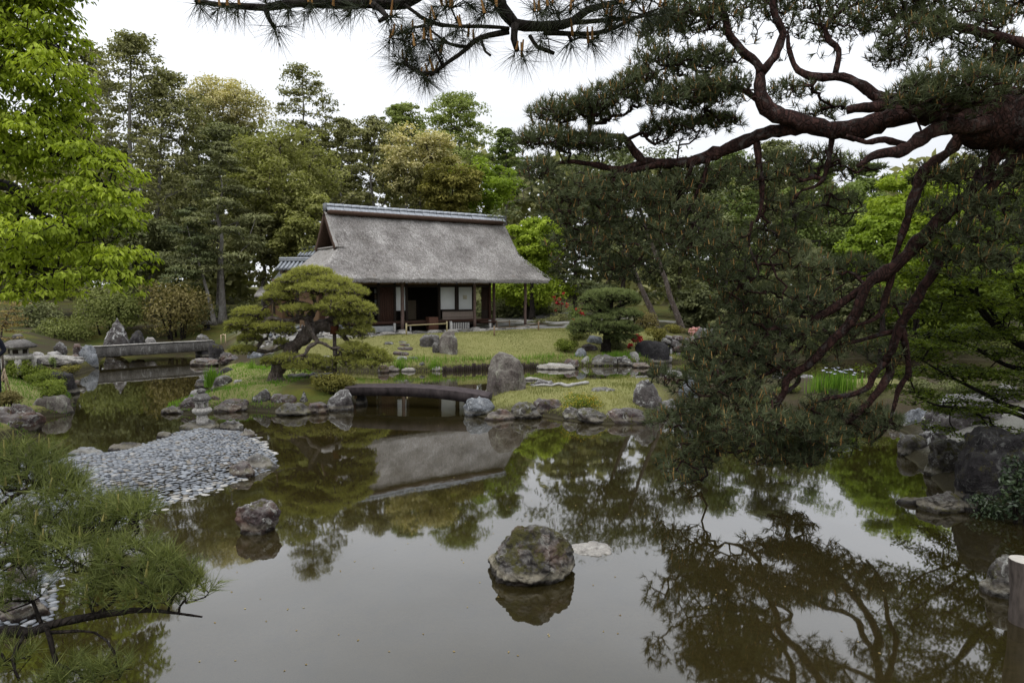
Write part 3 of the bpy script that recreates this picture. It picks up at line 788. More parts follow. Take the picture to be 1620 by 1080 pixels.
# ------------------------------------------------------------------ tea house
M['thatch'] = None
t = NT('thatch'); v = t.obj()
f1 = t.noise(t.mapping(v, (2.2, 2.2, 1.4)), 5.5, 9, .8, .6); f2 = t.noise(v, 1.1, 4, .6); f3 = t.noise(v, 42, 5, .75)
col = t.ramp(f1, [(.26, (.15, .14, .13)), (.48, (.34, .322, .305)), (.72, (.56, .54, .515))])
f4 = t.noise(t.mapping(v, (1, 1, 1.5)), 4.2, 5, .65, .8)
col = t.mix(t.rng(f4, .4, .62, 0, .65), col, t.mix(1.0, col, (.6, .58, .56), 'MULTIPLY'))
col = t.mix(t.rng(f4, .6, .72, 0, .6), col, (.56, .545, .52))
col = t.mix(t.rng(f2, .35, .65, 0, .55), col, t.mix(1.0, col, (.72, .69, .66), 'MULTIPLY'))
col = t.mix(t.rng(f3, .45, .7, 0, .7), col, (.5, .48, .455))
col = t.mix(t.rng(t.noise(t.mapping(v, (1, 1, 1.6)), 15, 6, .7), .57, .68, 0, .75), col, (.1, .092, .085))
col = t.mix(t.rng(t.noise(v, 2.3, 6, .7), .6, .7, 0, .5), col, (.27, .19, .13))
M['thatch'] = t.done(t.bsdf(col, .95, .1, t.bump(t.math('ADD', f1, f3), .9, .05)))
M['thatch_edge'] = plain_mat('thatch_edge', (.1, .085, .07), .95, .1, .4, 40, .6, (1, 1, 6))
M['gable_dark'] = plain_mat('gable_dark', (.075, .048, .036), .95, .1, .45, 22, .6)
M['straw'] = leaf_mat('straw', (.15, .135, .125), (.34, .32, .305), (.58, .555, .53), trans=0, rough=.9, spec=.1)
M['wood_dark'] = plain_mat('wood_dark', (.035, .025, .02), .75, .25, .45, 12, .3, (6, 6, .6))
M['wood_red'] = plain_mat('wood_red', (.062, .03, .02), .75, .25, .4, 12, .3, (8, 8, .6))
M['wood_post'] = plain_mat('wood_post', (.14, .095, .08), .8, .2, .4, 9, .4, (4, 4, .7))
M['wood_box'] = plain_mat('wood_box', (.12, .055, .035), .7, .25, .35, 10, .2, (1, 1, 6))
M['plaster'] = plain_mat('plaster', (.17, .105, .06), .9, .15, .2, 6, .1)
M['plaster_grey'] = plain_mat('plaster_grey', (.42, .43, .43), .9, .15, .2, 5, .2)
M['paper'] = plain_mat('paper', (.8, .82, .83), .8, .2, .04, 3, .02)
M['paper_tan'] = plain_mat('paper_tan', (.62, .58, .45), .8, .2, .05, 3, .02)
M['fusuma'] = plain_mat('fusuma', (.3, .24, .17), .85, .2, .1, 4, .02)
M['reed'] = plain_mat('reed', (.3, .24, .2), .8, .2, .45, 7, .4, (30, 30, 1))
M['tile'] = plain_mat('tile', (.3, .32, .35), .5, .4, .3, 9, .2)
M['tile_dark'] = plain_mat('tile_dark', (.16, .17, .18), .55, .4, .3, 9, .2)
M['white_post'] = plain_mat('white_post', (.62, .6, .57), .8, .2, .15, 8, .1)
M['tatami'] = plain_mat('tatami', (.2, .18, .1), .9, .1, .2, 20, .1)
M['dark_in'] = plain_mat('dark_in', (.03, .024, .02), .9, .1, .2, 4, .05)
M['bamboo'] = plain_mat('bamboo', (.3, .25, .13), .5, .4, .3, 6, .1, (6, 6, 1))
M['bamboo_old'] = plain_mat('bamboo_old', (.19, .13, .075), .6, .3, .3, 6, .1, (6, 6, 1))
M['bamboo_pale'] = plain_mat('bamboo_pale', (.45, .34, .22), .5, .4, .2, 6, .1)

house = empty('tea_house', hw(2, 1.7, ZB), 'thatched tea house with deep eaves, white paper screens and a tiled ridge', 'tea house')
rs = np.random.default_rng(5)
UE0, UE1, VE0, VE1, ZE = -4.15, 7.72, -.95, 4.35, 3.5
UG0, UG1, ZG, VR, ZR = -2.75, 6.45, 4.82, 1.7, 6.42
def hwv(A):
    A = np.asarray(A, float)
    return HP0 * np.array([1, 1, 0]) + A[:, :1] * HT + A[:, 1:2] * HN + np.array([0, 0, 1.0]) * A[:, 2:3]
def vfront(z):
    s = (z - ZE) / (ZR - ZE)
    return VE0 + (VR - VE0) * s + .16 * np.sin(np.pi * np.clip(s, 0, 1)) * (1 - s * .6)
def rough3(A, amp=.035):
    return A + np.c_[np.zeros(len(A)), np.zeros(len(A)), amp * fbm(A * np.array([2.2, 3.0, 3.0]), 4, 41, .6)]
NRING = 260
def ring(u0, u1, v0, v1, z, rad):
    th = []
    pts = []
    per = np.linspace(0, 4, NRING, endpoint=False)
    for s in per:
        k = int(s); f = s - k
        c = [(u0, v0), (u1, v0), (u1, v1), (u0, v1)]
        a, b = c[k], c[(k + 1) % 4]
        pts.append((a[0] + (b[0] - a[0]) * f, a[1] + (b[1] - a[1]) * f))
    p = np.array(pts)
    # round the corners
    cu = np.clip(p[:, 0], u0 + rad, u1 - rad); cv = np.clip(p[:, 1], v0 + rad, v1 - rad)
    d = p - np.c_[cu, cv]; L = np.linalg.norm(d, axis=1)
    k = L > rad
    d[k] = d[k] / L[k, None] * rad
    p = np.c_[cu, cv] + d
    return np.c_[p, np.full(len(p), z)]
rings = [ring(UE0 + .55, UE1 - .55, VE0 + .55, VE1 - .55, ZE + .02, .3), ring(UE0 + .12, UE1 - .12, VE0 + .1, VE1 - .1, ZE - .15, .4), ring(UE0 + .02, UE1 - .02, VE0 + .02, VE1 - .02, ZE - .13, .45), ring(UE0 - .02, UE1 + .02, VE0 - .02, VE1 + .02, ZE - .05, .45)]
for s in np.linspace(0, 1, 18):
    z = ZE + (ZG - ZE) * s
    vf = float(vfront(z)); vb = 2 * VR - vf
    cu = .12 * math.sin(math.pi * s)
    rings.append(ring(UE0 + (UG0 - UE0) * s + cu, UE1 + (UG1 - UE1) * s - cu, vf, vb, z, .45 * (1 - s) + .08))
A = rough3(np.concatenate(rings))
nr = len(rings)
i = np.arange(nr - 1)[:, None] * NRING; j = np.arange(NRING)[None]
F = np.stack([i + j, i + (j + 1) % NRING, i + NRING + (j + 1) % NRING, i + NRING + j], -1).reshape(-1, 4)
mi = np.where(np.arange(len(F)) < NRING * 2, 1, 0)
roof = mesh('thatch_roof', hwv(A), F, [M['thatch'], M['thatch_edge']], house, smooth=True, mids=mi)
# upper gabled part: two thick slopes meeting at the ridge
def slope(side):
    us = np.linspace(UG0 - .12, UG1 + .1, 96); ss = np.linspace(0, 1, 26)
    top = []; bot = []
    for s in ss:
        z = ZG + (ZR - ZG) * s
        vv = vfront(z)
        dv, dz = .17, -.15
        for layer, L in ((0, top), (1, bot)):
            v_ = vv + dv * layer; z_ = z + dz * layer
            if side: v_ = 2 * VR - v_
            L.append(np.c_[us, np.full(96, v_), np.full(96, z_)])
    T = rough3(np.concatenate(top)); B = np.concatenate(bot)
    n, m = 96, 26
    i = np.arange(m - 1)[:, None] * n + np.arange(n - 1)[None]
    q = np.stack([i, i + 1, i + n + 1, i + n], -1).reshape(-1, 4)
    o = n * m
    e = []
    for a in range(m - 1):
        e += [[a * n, (a + 1) * n, o + (a + 1) * n, o + a * n], [a * n + n - 1, o + a * n + n - 1, o + (a + 1) * n + n - 1, (a + 1) * n + n - 1]]
    return np.concatenate([T, B]), [np.concatenate([q, q[:, ::-1] + o, np.array(e)])]
for sd_ in (0, 1):
    V_, F_ = slope(sd_)
    mesh('roof_slope', hwv(V_), F_, [M['thatch'], M['gable_dark']], roof, smooth=True, mids=[0] * (25 * 95) + [1] * (len(F_[0]) - 25 * 95))
# loose straw on the visible slopes, too fine to pick apart
ns = 26000
sz = rs.random(ns) ** .9
z = ZE + (ZR - ZE) * sz
uu = np.where(z < ZG, UE0 + (UG0 - UE0) * np.clip((z - ZE) / (ZG - ZE), 0, 1), UG0); u1_ = np.where(z < ZG, UE1 + (UG1 - UE1) * np.clip((z - ZE) / (ZG - ZE), 0, 1), UG1)
u = uu + (u1_ - uu) * rs.random(ns)
P = rough3(np.c_[u, vfront(z), z]) + np.array([0, -.012, .012])
d2 = rough3(np.c_[u, vfront(z - .05), z - .05]) + np.array([0, -.012, .012]) - P
d2 = nrm(d2) * rs.uniform(.06, .16, (ns, 1)) + np.c_[rs.normal(0, .03, ns), rs.normal(0, .012, ns) - .012, rs.normal(0, .02, ns) + .01]
side = nrm(np.cross(d2, np.array([0, -.7, .7]))) * rs.uniform(.006, .014, (ns, 1))
V = np.stack([P - side, P + side, P + d2], 1).reshape(-1, 3)
st = mesh('loose_straw', hwv(V), np.arange(ns * 3).reshape(-1, 3), M['straw'], roof, tint=np.clip(.5 + .5 * fbm(P * 1.5, 3, 8) + rs.normal(0, .25, ns), 0, 1))
st['kind'] = 'stuff'
# eave fringe of cut straw ends
nf = 6000
uf = UE0 + .3 + (UE1 - UE0 - .6) * rs.random(nf)
P = np.c_[uf, np.full(nf, VE0 - .01) + rs.normal(0, .02, nf), ZE - .1 + rs.normal(0, .03, nf)]
d2 = np.c_[rs.normal(0, .015, nf), rs.uniform(-.04, .01, nf), -rs.uniform(.03, .08, nf)]
side = np.c_[np.full(nf, .008), np.zeros(nf), np.zeros(nf)]
fr_ = mesh('eave_fringe', hwv(np.stack([P - side, P + side, P + d2], 1).reshape(-1, 3)), np.arange(nf * 3).reshape(-1, 3), M['straw'], roof, tint=rs.random(nf) * .5)
fr_['kind'] = 'stuff'

def hbox(name, u0, u1, v0, v1, z0, z1, mat, parent=house, c=.012):
    V, F = cbox_v(u0, u1, v0, v1, z0, z1, c)
    return mesh(name, hwv(V), F, M[mat], parent)
# gable: recessed dark boards, a tie beam, slats and barge boards
tri = lambda u, v0, v1, z0, z1: np.array([[u, v0, z0], [u, v1, z0], [u, VR, z1]])
g0 = float(vfront(ZG)) + .12
Vg = np.concatenate([tri(UG0 + .9, g0, 2 * VR - g0, ZG - .1, ZR - .2), tri(UG0 + .96, g0, 2 * VR - g0, ZG - .1, ZR - .2)])
mesh('gable_board', hwv(Vg), [np.array([[0, 2, 1], [3, 4, 5]]), np.array([[0, 1, 4, 3], [1, 2, 5, 4], [2, 0, 3, 5]])], M['wood_dark'], house)
for k in range(7):
    vv = VR + (k - 3) * .26
    zt = ZG + (ZR - .45 - ZG) * (1 - abs(k - 3) / 3.9)
    hbox('gable_slat', UG0 + .8, UG0 + .85, vv - .03, vv + .03, ZG - .05, zt, 'wood_red')
hbox('gable_beam', UG0 + .2, UG0 + .3, g0 - .05, 2 * VR - g0 + .05, ZG - .02, ZG + .1, 'wood_post')
for sgn in (-1, 1):   # barge boards under the thatch edge
    a = np.array([VR, ZR - .28]); b = np.array([VR + sgn * (VR - g0 + .02), ZG + .02])
    d = (b - a) / np.linalg.norm(b - a); n_ = np.array([-d[1], d[0]]) * .07
    q = np.array([a - n_, b - n_, b + n_, a + n_])
    V = np.concatenate([np.c_[np.full(4, UG0 + .02), q], np.c_[np.full(4, UG0 + .07), q]])
    mesh('barge_board', hwv(V), BOXF, M['wood_red'], house)
hbox('gable_sill', UG0 - .1, UG0 + .22, g0 - .2, 2 * VR - g0 + .2, ZG - .02, ZG + .045, 'thatch')
# ridge: thatch saddle, wooden course, flat tiles and round cap tiles
ridge = hbox('ridge', UG0 - .02, UG1 - .1, VR - .36, VR + .36, ZR - .14, ZR + .05, 'gable_dark', roof, .05)
tv, tf = cbox_v(-.19, .19, -.02, .33, -.02, .02, .008)
def tile_at(name, mat, u, side_, zc, tiltv, L):
    V = tv.copy(); V[:, 0] *= L / .38
    V = V @ np.array([[1, 0, 0], [0, math.cos(tiltv), math.sin(tiltv)], [0, -math.sin(tiltv), math.cos(tiltv)]]).T
    V[:, 1] *= side_
    V = V + np.array([u, VR + side_ * .03, zc])
    return mesh(name, hwv(V), [f[:, ::-1] if side_ < 0 else f for f in tf], M[mat], roof)
proto = {}
nt_ = 24
L = (UG1 - UG0 + .1) / nt_
def copies(proto_obj, offs, parent):
    for dlt in offs:
        c = proto_obj.copy(); COL.objects.link(c); c.parent = parent; c.location = proto_obj.location + Vector(tuple(dlt))
for side_ in (-1, 1):
    o = tile_at('ridge_tile', 'tile', UG0 + L / 2 - .05, side_, ZR + .24, .72, L * .97)
    copies(o, [HT * L * k + np.array([0, 0, rs.normal(0, .006)]) for k in range(1, nt_)], roof)
    o = tile_at('ridge_tile', 'tile_dark', UG0 + L - .05, side_, ZR + .13, .6, L * .97)
    copies(o, [HT * L * k + np.array([0, 0, rs.normal(0, .006)]) for k in range(1, nt_ - 1)], roof)
th = np.linspace(0, np.pi, 9)
half = np.c_[np.zeros(9), .13 * np.cos(th), .13 * np.sin(th)]
Vc = np.concatenate([half + [0, 0, 0], half + [L * .98, 0, 0.012]])
Fc = [np.array([[k, k + 1, k + 10, k + 9] for k in range(8)] + [[0, 9, 17, 8]]), np.array([list(range(8, -1, -1)), list(range(9, 18))])]
o = mesh('cap_tile', hwv(Vc + np.array([UG0 - .04, VR, ZR + .22])), Fc, M['tile'], roof)
copies(o, [HT * L * k for k in range(1, nt_)], roof)
hbox('ridge_end_tile', UG0 - .1, UG0 - .045, VR - .2, VR + .2, ZR + .02, ZR + .36, 'tile_dark', roof, .04)
hbox('ridge_end_tile', UG1 + .06, UG1 + .115, VR - .2, VR + .2, ZR + .02, ZR + .36, 'tile_dark', roof, .04)

# structure below the eaves
WV = .9
def pu(px, v=WV): return hpx(px, 480, v)[0]
def pz(px, py, v=WV): return hpx(px, py, v)[1]
FL = pz(690, 509)          # veranda floor level
KA = pz(690, 452.5)        # lintel
def post(name, u, v, r, ztop, mat, zbot=ZB, wob=.02):
    zz = np.linspace(zbot, ztop, 9)
    P = hwv(np.c_[u + wob * fbm(np.c_[zz * 2, zz * 0 + u * 7, zz * 0], 2, 3), np.full(9, v), zz])
    V, F = tube(P, np.full(9, r) * (1 + .06 * fbm(np.c_[zz * 3, zz * 0 + u, zz * 0 + 3], 2, 5)), 10, .05, int(u * 10) % 50)
    return mesh(name, V, F, M[mat], house, smooth=True)
for u_, v_ in ((0, 0), (hpx(751, 516.7, 0)[0], 0), (hpx(831, 514.3, 0)[0], 0), (5.5, 1.0), (6.72, 3.3), (-3.4, 0)):
    post('eave_post', u_, v_, .075, ZE + .1, 'wood_post')
    P, F = rock_verts(2, 'flat', int(u_ * 13 + 60), (.4, .4, .2))
    mesh('post_stone', hwv(P * np.array([.26, .24, .22]) + np.array([u_, v_, ZB - .19])), F, M['slab'], house, smooth=True)
hbox('eave_beam', UE0 + .45, UE1 - .5, -.06, .06, ZE - .12, ZE + .02, 'wood_dark')
hbox('eave_beam', UE0 + .45, UE1 - .5, WV + .05, WV + .17, ZE - .1, ZE + .1, 'wood_dark')
hbox('eave_beam', 6.66, 6.78, .07, 3.6, ZE - .12, ZE + .02, 'wood_dark')
for k in range(26):       # rafters under the eaves
    u_ = UE0 + .5 + k * (UE1 - UE0 - 1.0) / 25
    hbox('rafter', u_ - .03, u_ + .03, VE0 + .2, VE1 - .2, ZE + .025, ZE + .09, 'wood_post', c=.005)
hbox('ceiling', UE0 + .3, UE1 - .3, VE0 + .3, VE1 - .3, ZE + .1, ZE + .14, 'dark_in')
uL, uR = -3.4, pu(775)
# upper plaster band, lintels, sill, floor
hbox('upper_wall', uL, uR, WV, WV + .08, KA + .05, ZE + .1, 'plaster')
hbox('lintel', uL, uR + .05, WV - .03, WV + .11, KA - .05, KA + .05, 'wood_dark')
hbox('veranda_beam', uL, uR + .02, WV - .25, WV - .12, FL - .02, FL + .1, 'wood_red')
hbox('floor', uL, uR, WV - .1, 3.5, FL - .03, FL + .03, 'tatami')
hbox('veranda_beam', uL, uR + .3, WV - .12, WV - .02, FL - .16, FL - .04, 'wood_dark')
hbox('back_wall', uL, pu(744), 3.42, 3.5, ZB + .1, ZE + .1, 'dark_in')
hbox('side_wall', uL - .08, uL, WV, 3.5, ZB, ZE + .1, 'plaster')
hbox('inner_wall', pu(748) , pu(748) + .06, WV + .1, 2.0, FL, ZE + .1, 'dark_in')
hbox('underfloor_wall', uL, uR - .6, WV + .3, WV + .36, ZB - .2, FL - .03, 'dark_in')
for px in (599, 624.5, 643.5, 695, 722.5, 750, 775):
    u_ = pu(px)
    hbox('wall_post', u_ - .055, u_ + .055, WV - .04, WV + .12, ZB + .02, ZE + .05, 'wood_dark' if px < 770 else 'wood_red')
def screen(x0, x1, y0, y1, mat, frame=True):
    u0, u1 = pu(x0), pu(x1); z0, z1 = pz(x0, y1), pz(x0, y0)
    o = hbox('paper_screen', u0, u1, WV + .035, WV + .05, z0, z1, mat, c=.004)
    fr_ = MB()
    for a in ((u0 - .03, u0, z0 - .03, z1 + .03), (u1, u1 + .03, z0 - .03, z1 + .03), (u0, u1, z0 - .03, z0), (u0, u1, z1, z1 + .03)):
        fr_.add(hwv(box_v(a[0], a[1], WV + .025, WV + .06, a[2], a[3])), BOXF)
    fr_.build('screen_frame', M['wood_dark'], o)
    nb = max(2, int((u1 - u0) / .22))
    for k in range(1, nb):
        u_ = u0 + (u1 - u0) * k / nb
        mesh('screen_bar', hwv(box_v(u_ - .006, u_ + .006, WV + .051, WV + .057, z0, z1)), BOXF, M['paper_tan'], o)
    return o
screen(626.5, 641.8, 453.5, 491.5, 'paper'); screen(697, 720, 453.5, 489.5, 'paper'); s3 = screen(726.3, 747.2, 453.5, 489.5, 'paper')
u0, u1 = pu(733), pu(739)
mesh('paper_patch', hwv(box_v(u0, u1, WV + .026, WV + .033, pz(733, 473), pz(733, 467))), BOXF, M['paper_tan'], s3)
# reed wainscot under the two right screens
u0, u1 = pu(699), pu(748.5)
z0, z1 = pz(700, 511), pz(700, 491.5)
nb = 34
dv = (u1 - u0) / nb
o = hbox('wall_reed', u0, u0 + dv * .9, WV - .06, WV - .03, z0, z1, 'reed', c=.006)
copies(o, [HT * dv * k + HN * rs.normal(0, .004) for k in range(1, nb)], house)
hbox('reed_rail', u0 - .02, u1 + .02, WV - .1, WV - .061, z1 - .04, z1 + .03, 'wood_dark')
hbox('reed_rail', u0 - .02, u1 + .02, WV - .085, WV - .061, (z0 + z1) / 2 - .02, (z0 + z1) / 2 + .02, 'reed')
# vent with white posts and bars
VV = .06
vz0, vz1 = pz(730, 520.5, VV), pz(730, 510, VV)
uv0, uv1 = pu(714.5, VV), pu(743.5, VV)
hbox('vent_back', uv0, uv1, VV + .06, VV + .1, vz0 - .1, vz1, 'dark_in')
hbox('white_post', uv0 - .1, uv0 - .005, VV - .06, VV + .06, ZB - .25, pz(712, 508, VV), 'white_post')
nbar = 9
o = hbox('vent_bar', uv0 + .05, uv0 + .085, VV, VV + .035, vz0, vz1, 'white_post', c=.004)
copies(o, [HT * (uv1 - uv0 - .13) / nbar * k for k in range(1, nbar + 1)], house)
hbox('vent_rail', uv0, uv1, VV - .02, VV + .055, vz0 - .03, vz0 + .012, 'white_post')
hbox('vent_rail', uv0, uv1, VV - .02, VV + .055, vz1, vz1 + .035, 'wood_dark')
# left: boarded wall, dark opening with a pale checked strip, plastered footing
u0, u1 = pu(601), pu(623)
dv = (u1 - u0) / 6
o = hbox('wall_board', u0, u0 + dv * .96, WV + .01, WV + .04, FL, KA - .05, 'wood_red')
copies(o, [HT * dv * k + HN * rs.normal(0, .006) for k in range(1, 6)], house)
for k in range(5):
    zc = pz(595, 460 + k * 9)
    hbox('shelf_panel', pu(593, 1.6), pu(598, 1.6), 1.6, 1.63, zc - .12, zc + .1, 'fusuma' if k % 2 else 'plaster_grey')
hbox('wall_board', uL, pu(571), WV + .01, WV + .04, FL, KA - .05, 'wood_red')
hbox('footing', uL, pu(621), WV - .3, WV - .22, ZB - .15, FL - .1, 'plaster_grey')
hbox('white_post', pu(622, WV - .3), pu(625, WV - .3), WV - .36, WV - .25, ZB - .15, FL + .02, 'white_post')
hbox('white_post', pu(773.5, .5), pu(776.5, .5), .45, .57, ZB - .15, ZB + .28, 'white_post')
hbox('white_post', pu(648, WV - .2), pu(650, WV - .2), WV - .24, WV - .16, ZB - .15, ZB + .22, 'white_post')
# inside: sliding panel, box step, dark door lattice at the right
hbox('sliding_panel', pu(645, 3.2), pu(658.5, 3.2), 3.2, 3.24, FL, pz(650, 475, 3.2), 'fusuma')
hbox('sliding_panel', pu(659, 3.25), pu(664, 3.25), 3.26, 3.3, FL, pz(650, 475, 3.2), 'wood_dark')
hbox('box_step', pu(679, .4), pu(693.5, .4), .4, .8, ZB - .1, pz(686, 501.5, .4), 'wood_box')
hbox('veranda_board', pu(643), pu(680), WV - .5, WV - .13, FL - .1, FL - .02, 'wood_red')
hbox('veranda_board', pu(752), pu(777), WV - .5, WV - .1, FL - .1, FL - .02, 'wood_red')
hbox('door', pu(762.5), pu(773), WV + .05, WV + .08, FL, KA - .05, 'wood_dark')
for k in range(5):
    uu_ = pu(762.5) + (pu(773) - pu(762.5)) * (k + .5) / 5
    hbox('door_bar', uu_ - .012, uu_ + .012, WV + .02, WV + .048, FL + .5, KA - .1, 'wood_red', c=.003)
# row of flat stones along the eaves drip line
for k in range(15):
    u_ = -4.2 + k * .78
    P, F = rock_verts(2, 'flat', 300 + k, (.7, .4, .15))
    mesh('kerb_stone', hwv(P * np.array([.38, .2 + .05 * rs.random(), .2]) + np.array([u_ + rs.normal(0, .04), -.75 + rs.normal(0, .03), ZB - .2])), F, M['slab' if k % 3 else 'rock_grey'], house, smooth=True)

# ------------------------------------------------------------------ annex behind at left
annex = empty('annex_building', D(455, 500, 37.5) * np.array([1, 1, 0]) + np.array([0, 0, 1.1]), 'small brown annex with grey tiled roofs behind the left end of the tea house', 'building')
def fr(px, py, y): 
    p = D(px, py, y); return p
def abox(name, x0, x1, yt, yb, y0, y1, mat, parent=annex, c=.02):
    a, b = D(x0, yb, y0), D(x1, yt, y0)
    V, F = cbox_v(a[0], b[0], y0, y1, a[2], b[2], c)
    return mesh(name, V, F, M[mat], parent)
abox('wall', 446, 500, 424, 530, 37.5, 40, 'plaster')
abox('wall', 418, 446, 462, 530, 37, 40, 'plaster')
abox('wall', 476, 510, 400, 425, 39, 41, 'plaster')
for x in (447, 470, 497): abox('wall_post', x - 1.6, x + 1.6, 424, 530, 37.4, 37.55, 'wood_dark')
for x in (419, 432): abox('wall_post', x - 1.6, x + 1.6, 462, 530, 36.9, 37.05, 'wood_dark')
abox('beam', 430, 450, 441, 446, 36.7, 36.95, 'wood_post')
def tiled(x0, x1, yr, ye, y, dy, over, n):
    """gable roof seen along its length: ridge at row yr, eaves at row ye"""
    a, b = D(x0, yr, y), D(x1, yr, y); e = D(x0 - over, ye, y - dy)
    r = mesh('roof', np.array([[a[0], y, a[2]], [b[0], y, a[2]], [b[0], y - dy, e[2]], [a[0], y - dy, e[2]], [a[0], y + dy, e[2]], [b[0], y + dy, e[2]],
                               [a[0], y, a[2] - .08], [b[0], y, a[2] - .08], [b[0], y - dy, e[2] - .08], [a[0], y - dy, e[2] - .08], [a[0], y + dy, e[2] - .08], [b[0], y + dy, e[2] - .08]]),
             [np.array([[0, 3, 2, 1], [0, 1, 5, 4], [6, 7, 8, 9], [6, 10, 11, 7], [3, 9, 8, 2], [4, 5, 11, 10]]), np.array([[0, 4, 10], [0, 10, 6], [0, 6, 9], [0, 9, 3], [1, 2, 8], [1, 8, 7], [1, 7, 11], [1, 11, 5]])], M['tile_dark'], annex)
    L_ = (b[0] - a[0]) / n
    sl = nrm(np.array([0, -dy, e[2] - a[2]]))
    for k in range(n):
        x = a[0] + (k + .5) * L_
        P0 = np.array([x, y - .02, a[2] + .02]); P1 = P0 + sl * (np.hypot(dy, a[2] - e[2]) + .02)
        V, F = tube(np.array([P0, P1]), np.array([L_ * .28] * 2), 6)
        mesh('roof_tile', V, F, M['tile'], r)
    for h_, mm in ((.0, 'tile_dark'), (.12, 'tile')):
        V, F = cbox_v(a[0] - .06, b[0] + .06, y - .16 + h_ * .4, y + .16 - h_ * .4, a[2] + h_, a[2] + h_ + .12, .03)
        mesh('ridge_tile', V, F, M[mm], r)
tiled(444, 502, 414, 425, 37.3, .9, 3, 9)
tiled(478, 512, 396, 404, 39, .9, 3, 7)
q = [D(412, 453, 37.6), D(446, 453, 37.6), D(442, 467, 36.2), D(402, 467, 36.2)]
V = np.concatenate([q, np.array(q) - [0, 0, .1]])
mesh('lean_to_roof', V, [np.array([[0, 3, 2, 1], [4, 5, 6, 7], [0, 1, 5, 4], [1, 2, 6, 5], [2, 3, 7, 6], [3, 0, 4, 7]])], M['thatch'], annex)
q = [D(446, 424, 38), D(458, 424, 38), D(450, 441, 36.9), D(431, 443, 36.9)]
V = np.concatenate([q, np.array(q) - [0, 0, .1]])
mesh('lean_to_roof', V, [np.array([[0, 3, 2, 1], [4, 5, 6, 7], [0, 1, 5, 4], [1, 2, 6, 5], [2, 3, 7, 6], [3, 0, 4, 7]])], M['tile_dark'], annex)

# ------------------------------------------------------------------ slab bridge (left), curved bridge (front)
M['bridge'] = rock_mat('bridge', (.09, .083, .077), (.15, .14, .13), (.24, .225, .205), lichen=(.4, .4, .38), lich=.6, streak=True, wet=False)
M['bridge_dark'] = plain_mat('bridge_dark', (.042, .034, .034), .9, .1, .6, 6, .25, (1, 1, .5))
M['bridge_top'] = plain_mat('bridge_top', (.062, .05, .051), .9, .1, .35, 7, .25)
A0, A1 = D(149, 548, 27.2), D(333, 541, 30.4)
ax = nrm((A1 - A0) * np.array([1, 1, 0])); an = np.array([-ax[1], ax[0], 0]); Lb = np.linalg.norm((A1 - A0)[:2])
zt = (A0[2] + A1[2]) / 2
bridge = empty('slab_bridge', A0, 'long straight bridge cut from stone slab with pale top over the left inlet', 'bridge')
def bbox(name, s0, s1, w0, w1, z0, z1, mat, n=24, c=.03):
    V, F = [], []
    ss = np.linspace(s0, s1, n)
    prof = np.array([[w0, z0 + c], [w0, z1 - c], [w0 + c, z1], [w1 - c, z1], [w1, z1 - c], [w1, z0 + c], [w1 - c, z0], [w0 + c, z0]])
    for s in ss:
        for w, z in prof: V.append(A0 * [1, 1, 0] + ax * s + an * w + [0, 0, z])
    V = np.array(V); m = len(prof)
    V += np.c_[np.zeros((len(V), 2)), .008 * fbm(V * 4, 3, 7)] + an * (.012 * fbm(V * 3, 3, 17))[:, None]
    F = [[i * m + j, i * m + (j + 1) % m, (i + 1) * m + (j + 1) % m, (i + 1) * m + j] for i in range(n - 1) for j in range(m)]
    return mesh(name, V, [np.array(F), np.array([list(range(m - 1, -1, -1)), list(range((n - 1) * m, n * m))])], M[mat], bridge)
bbox('deck_slab', -.3, Lb + .2, 0, .95, zt - .42, zt, 'bridge')
bbox('top_edge', -.25, Lb + .1, -.02, .16, zt + .004, zt + .055, 'slab')
bbox('abutment', -.7, .1, .02, .9, -.4, zt - .424, 'rock_dark', 4)
bbox('abutment', Lb - .35, Lb + .4, .02, .9, -.4, zt - .424, 'rock_dark', 4)
c0, c1 = G(548, 640, .0), G(768, 640, .0)
cb = empty('curved_bridge', G(560, 645, 0), 'low dark bridge of one gently arched stone slab in the middle of the pond', 'bridge')
tp = [D(545, 612.5, 17.6), D(600, 612, 17.45), D(650, 612.8, 17.3), D(700, 616.3, 17.1), D(745, 621.8, 16.85), D(772, 627, 16.65)]
bt = [D(545, 626, 17.6), D(600, 626, 17.45), D(650, 627.5, 17.3), D(700, 631.5, 17.1), D(745, 637.5, 16.85), D(772, 643.5, 16.65)]
TP, _ = catmull(tp, [1] * 6, .15); BT, _ = catmull(bt, [1] * 6, .15)
m_ = min(len(TP), len(BT)); TP = TP[np.linspace(0, len(TP) - 1, m_).astype(int)]; BT = BT[np.linspace(0, len(BT) - 1, m_).astype(int)]
nb_ = np.array([.12, .99, 0]) * .7
V = []
for a, b in zip(TP, BT):
    e = np.array([0, 0, .006])
    V += [b, a - e, a + nb_ * .03, a + nb_ * .97, a + nb_ - e, b + nb_]
V = np.array(V); V += .005 * np.c_[fbm(V * 5, 3, 1), fbm(V * 5, 3, 2), fbm(V * 5, 3, 3)]
F = [[i * 6 + j, i * 6 + (j + 1) % 6, i * 6 + 6 + (j + 1) % 6, i * 6 + 6 + j] for i in range(m_ - 1) for j in range(6)]
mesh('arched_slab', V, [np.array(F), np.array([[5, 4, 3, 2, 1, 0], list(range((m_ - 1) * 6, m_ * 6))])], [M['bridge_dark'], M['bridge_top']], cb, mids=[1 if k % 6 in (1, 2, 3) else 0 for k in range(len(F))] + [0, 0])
for px, y in ((566, 17.6), (741, 16.95)):
    p = D(px, 640, y); P, F = rock_verts(3, 'block', px, (.3, .4, .6))
    mesh('support_stone', P * np.array([.14, .28, .6]) + np.array([p[0], y + .38, -.25]), F, M['rock_dark'], cb, smooth=True)

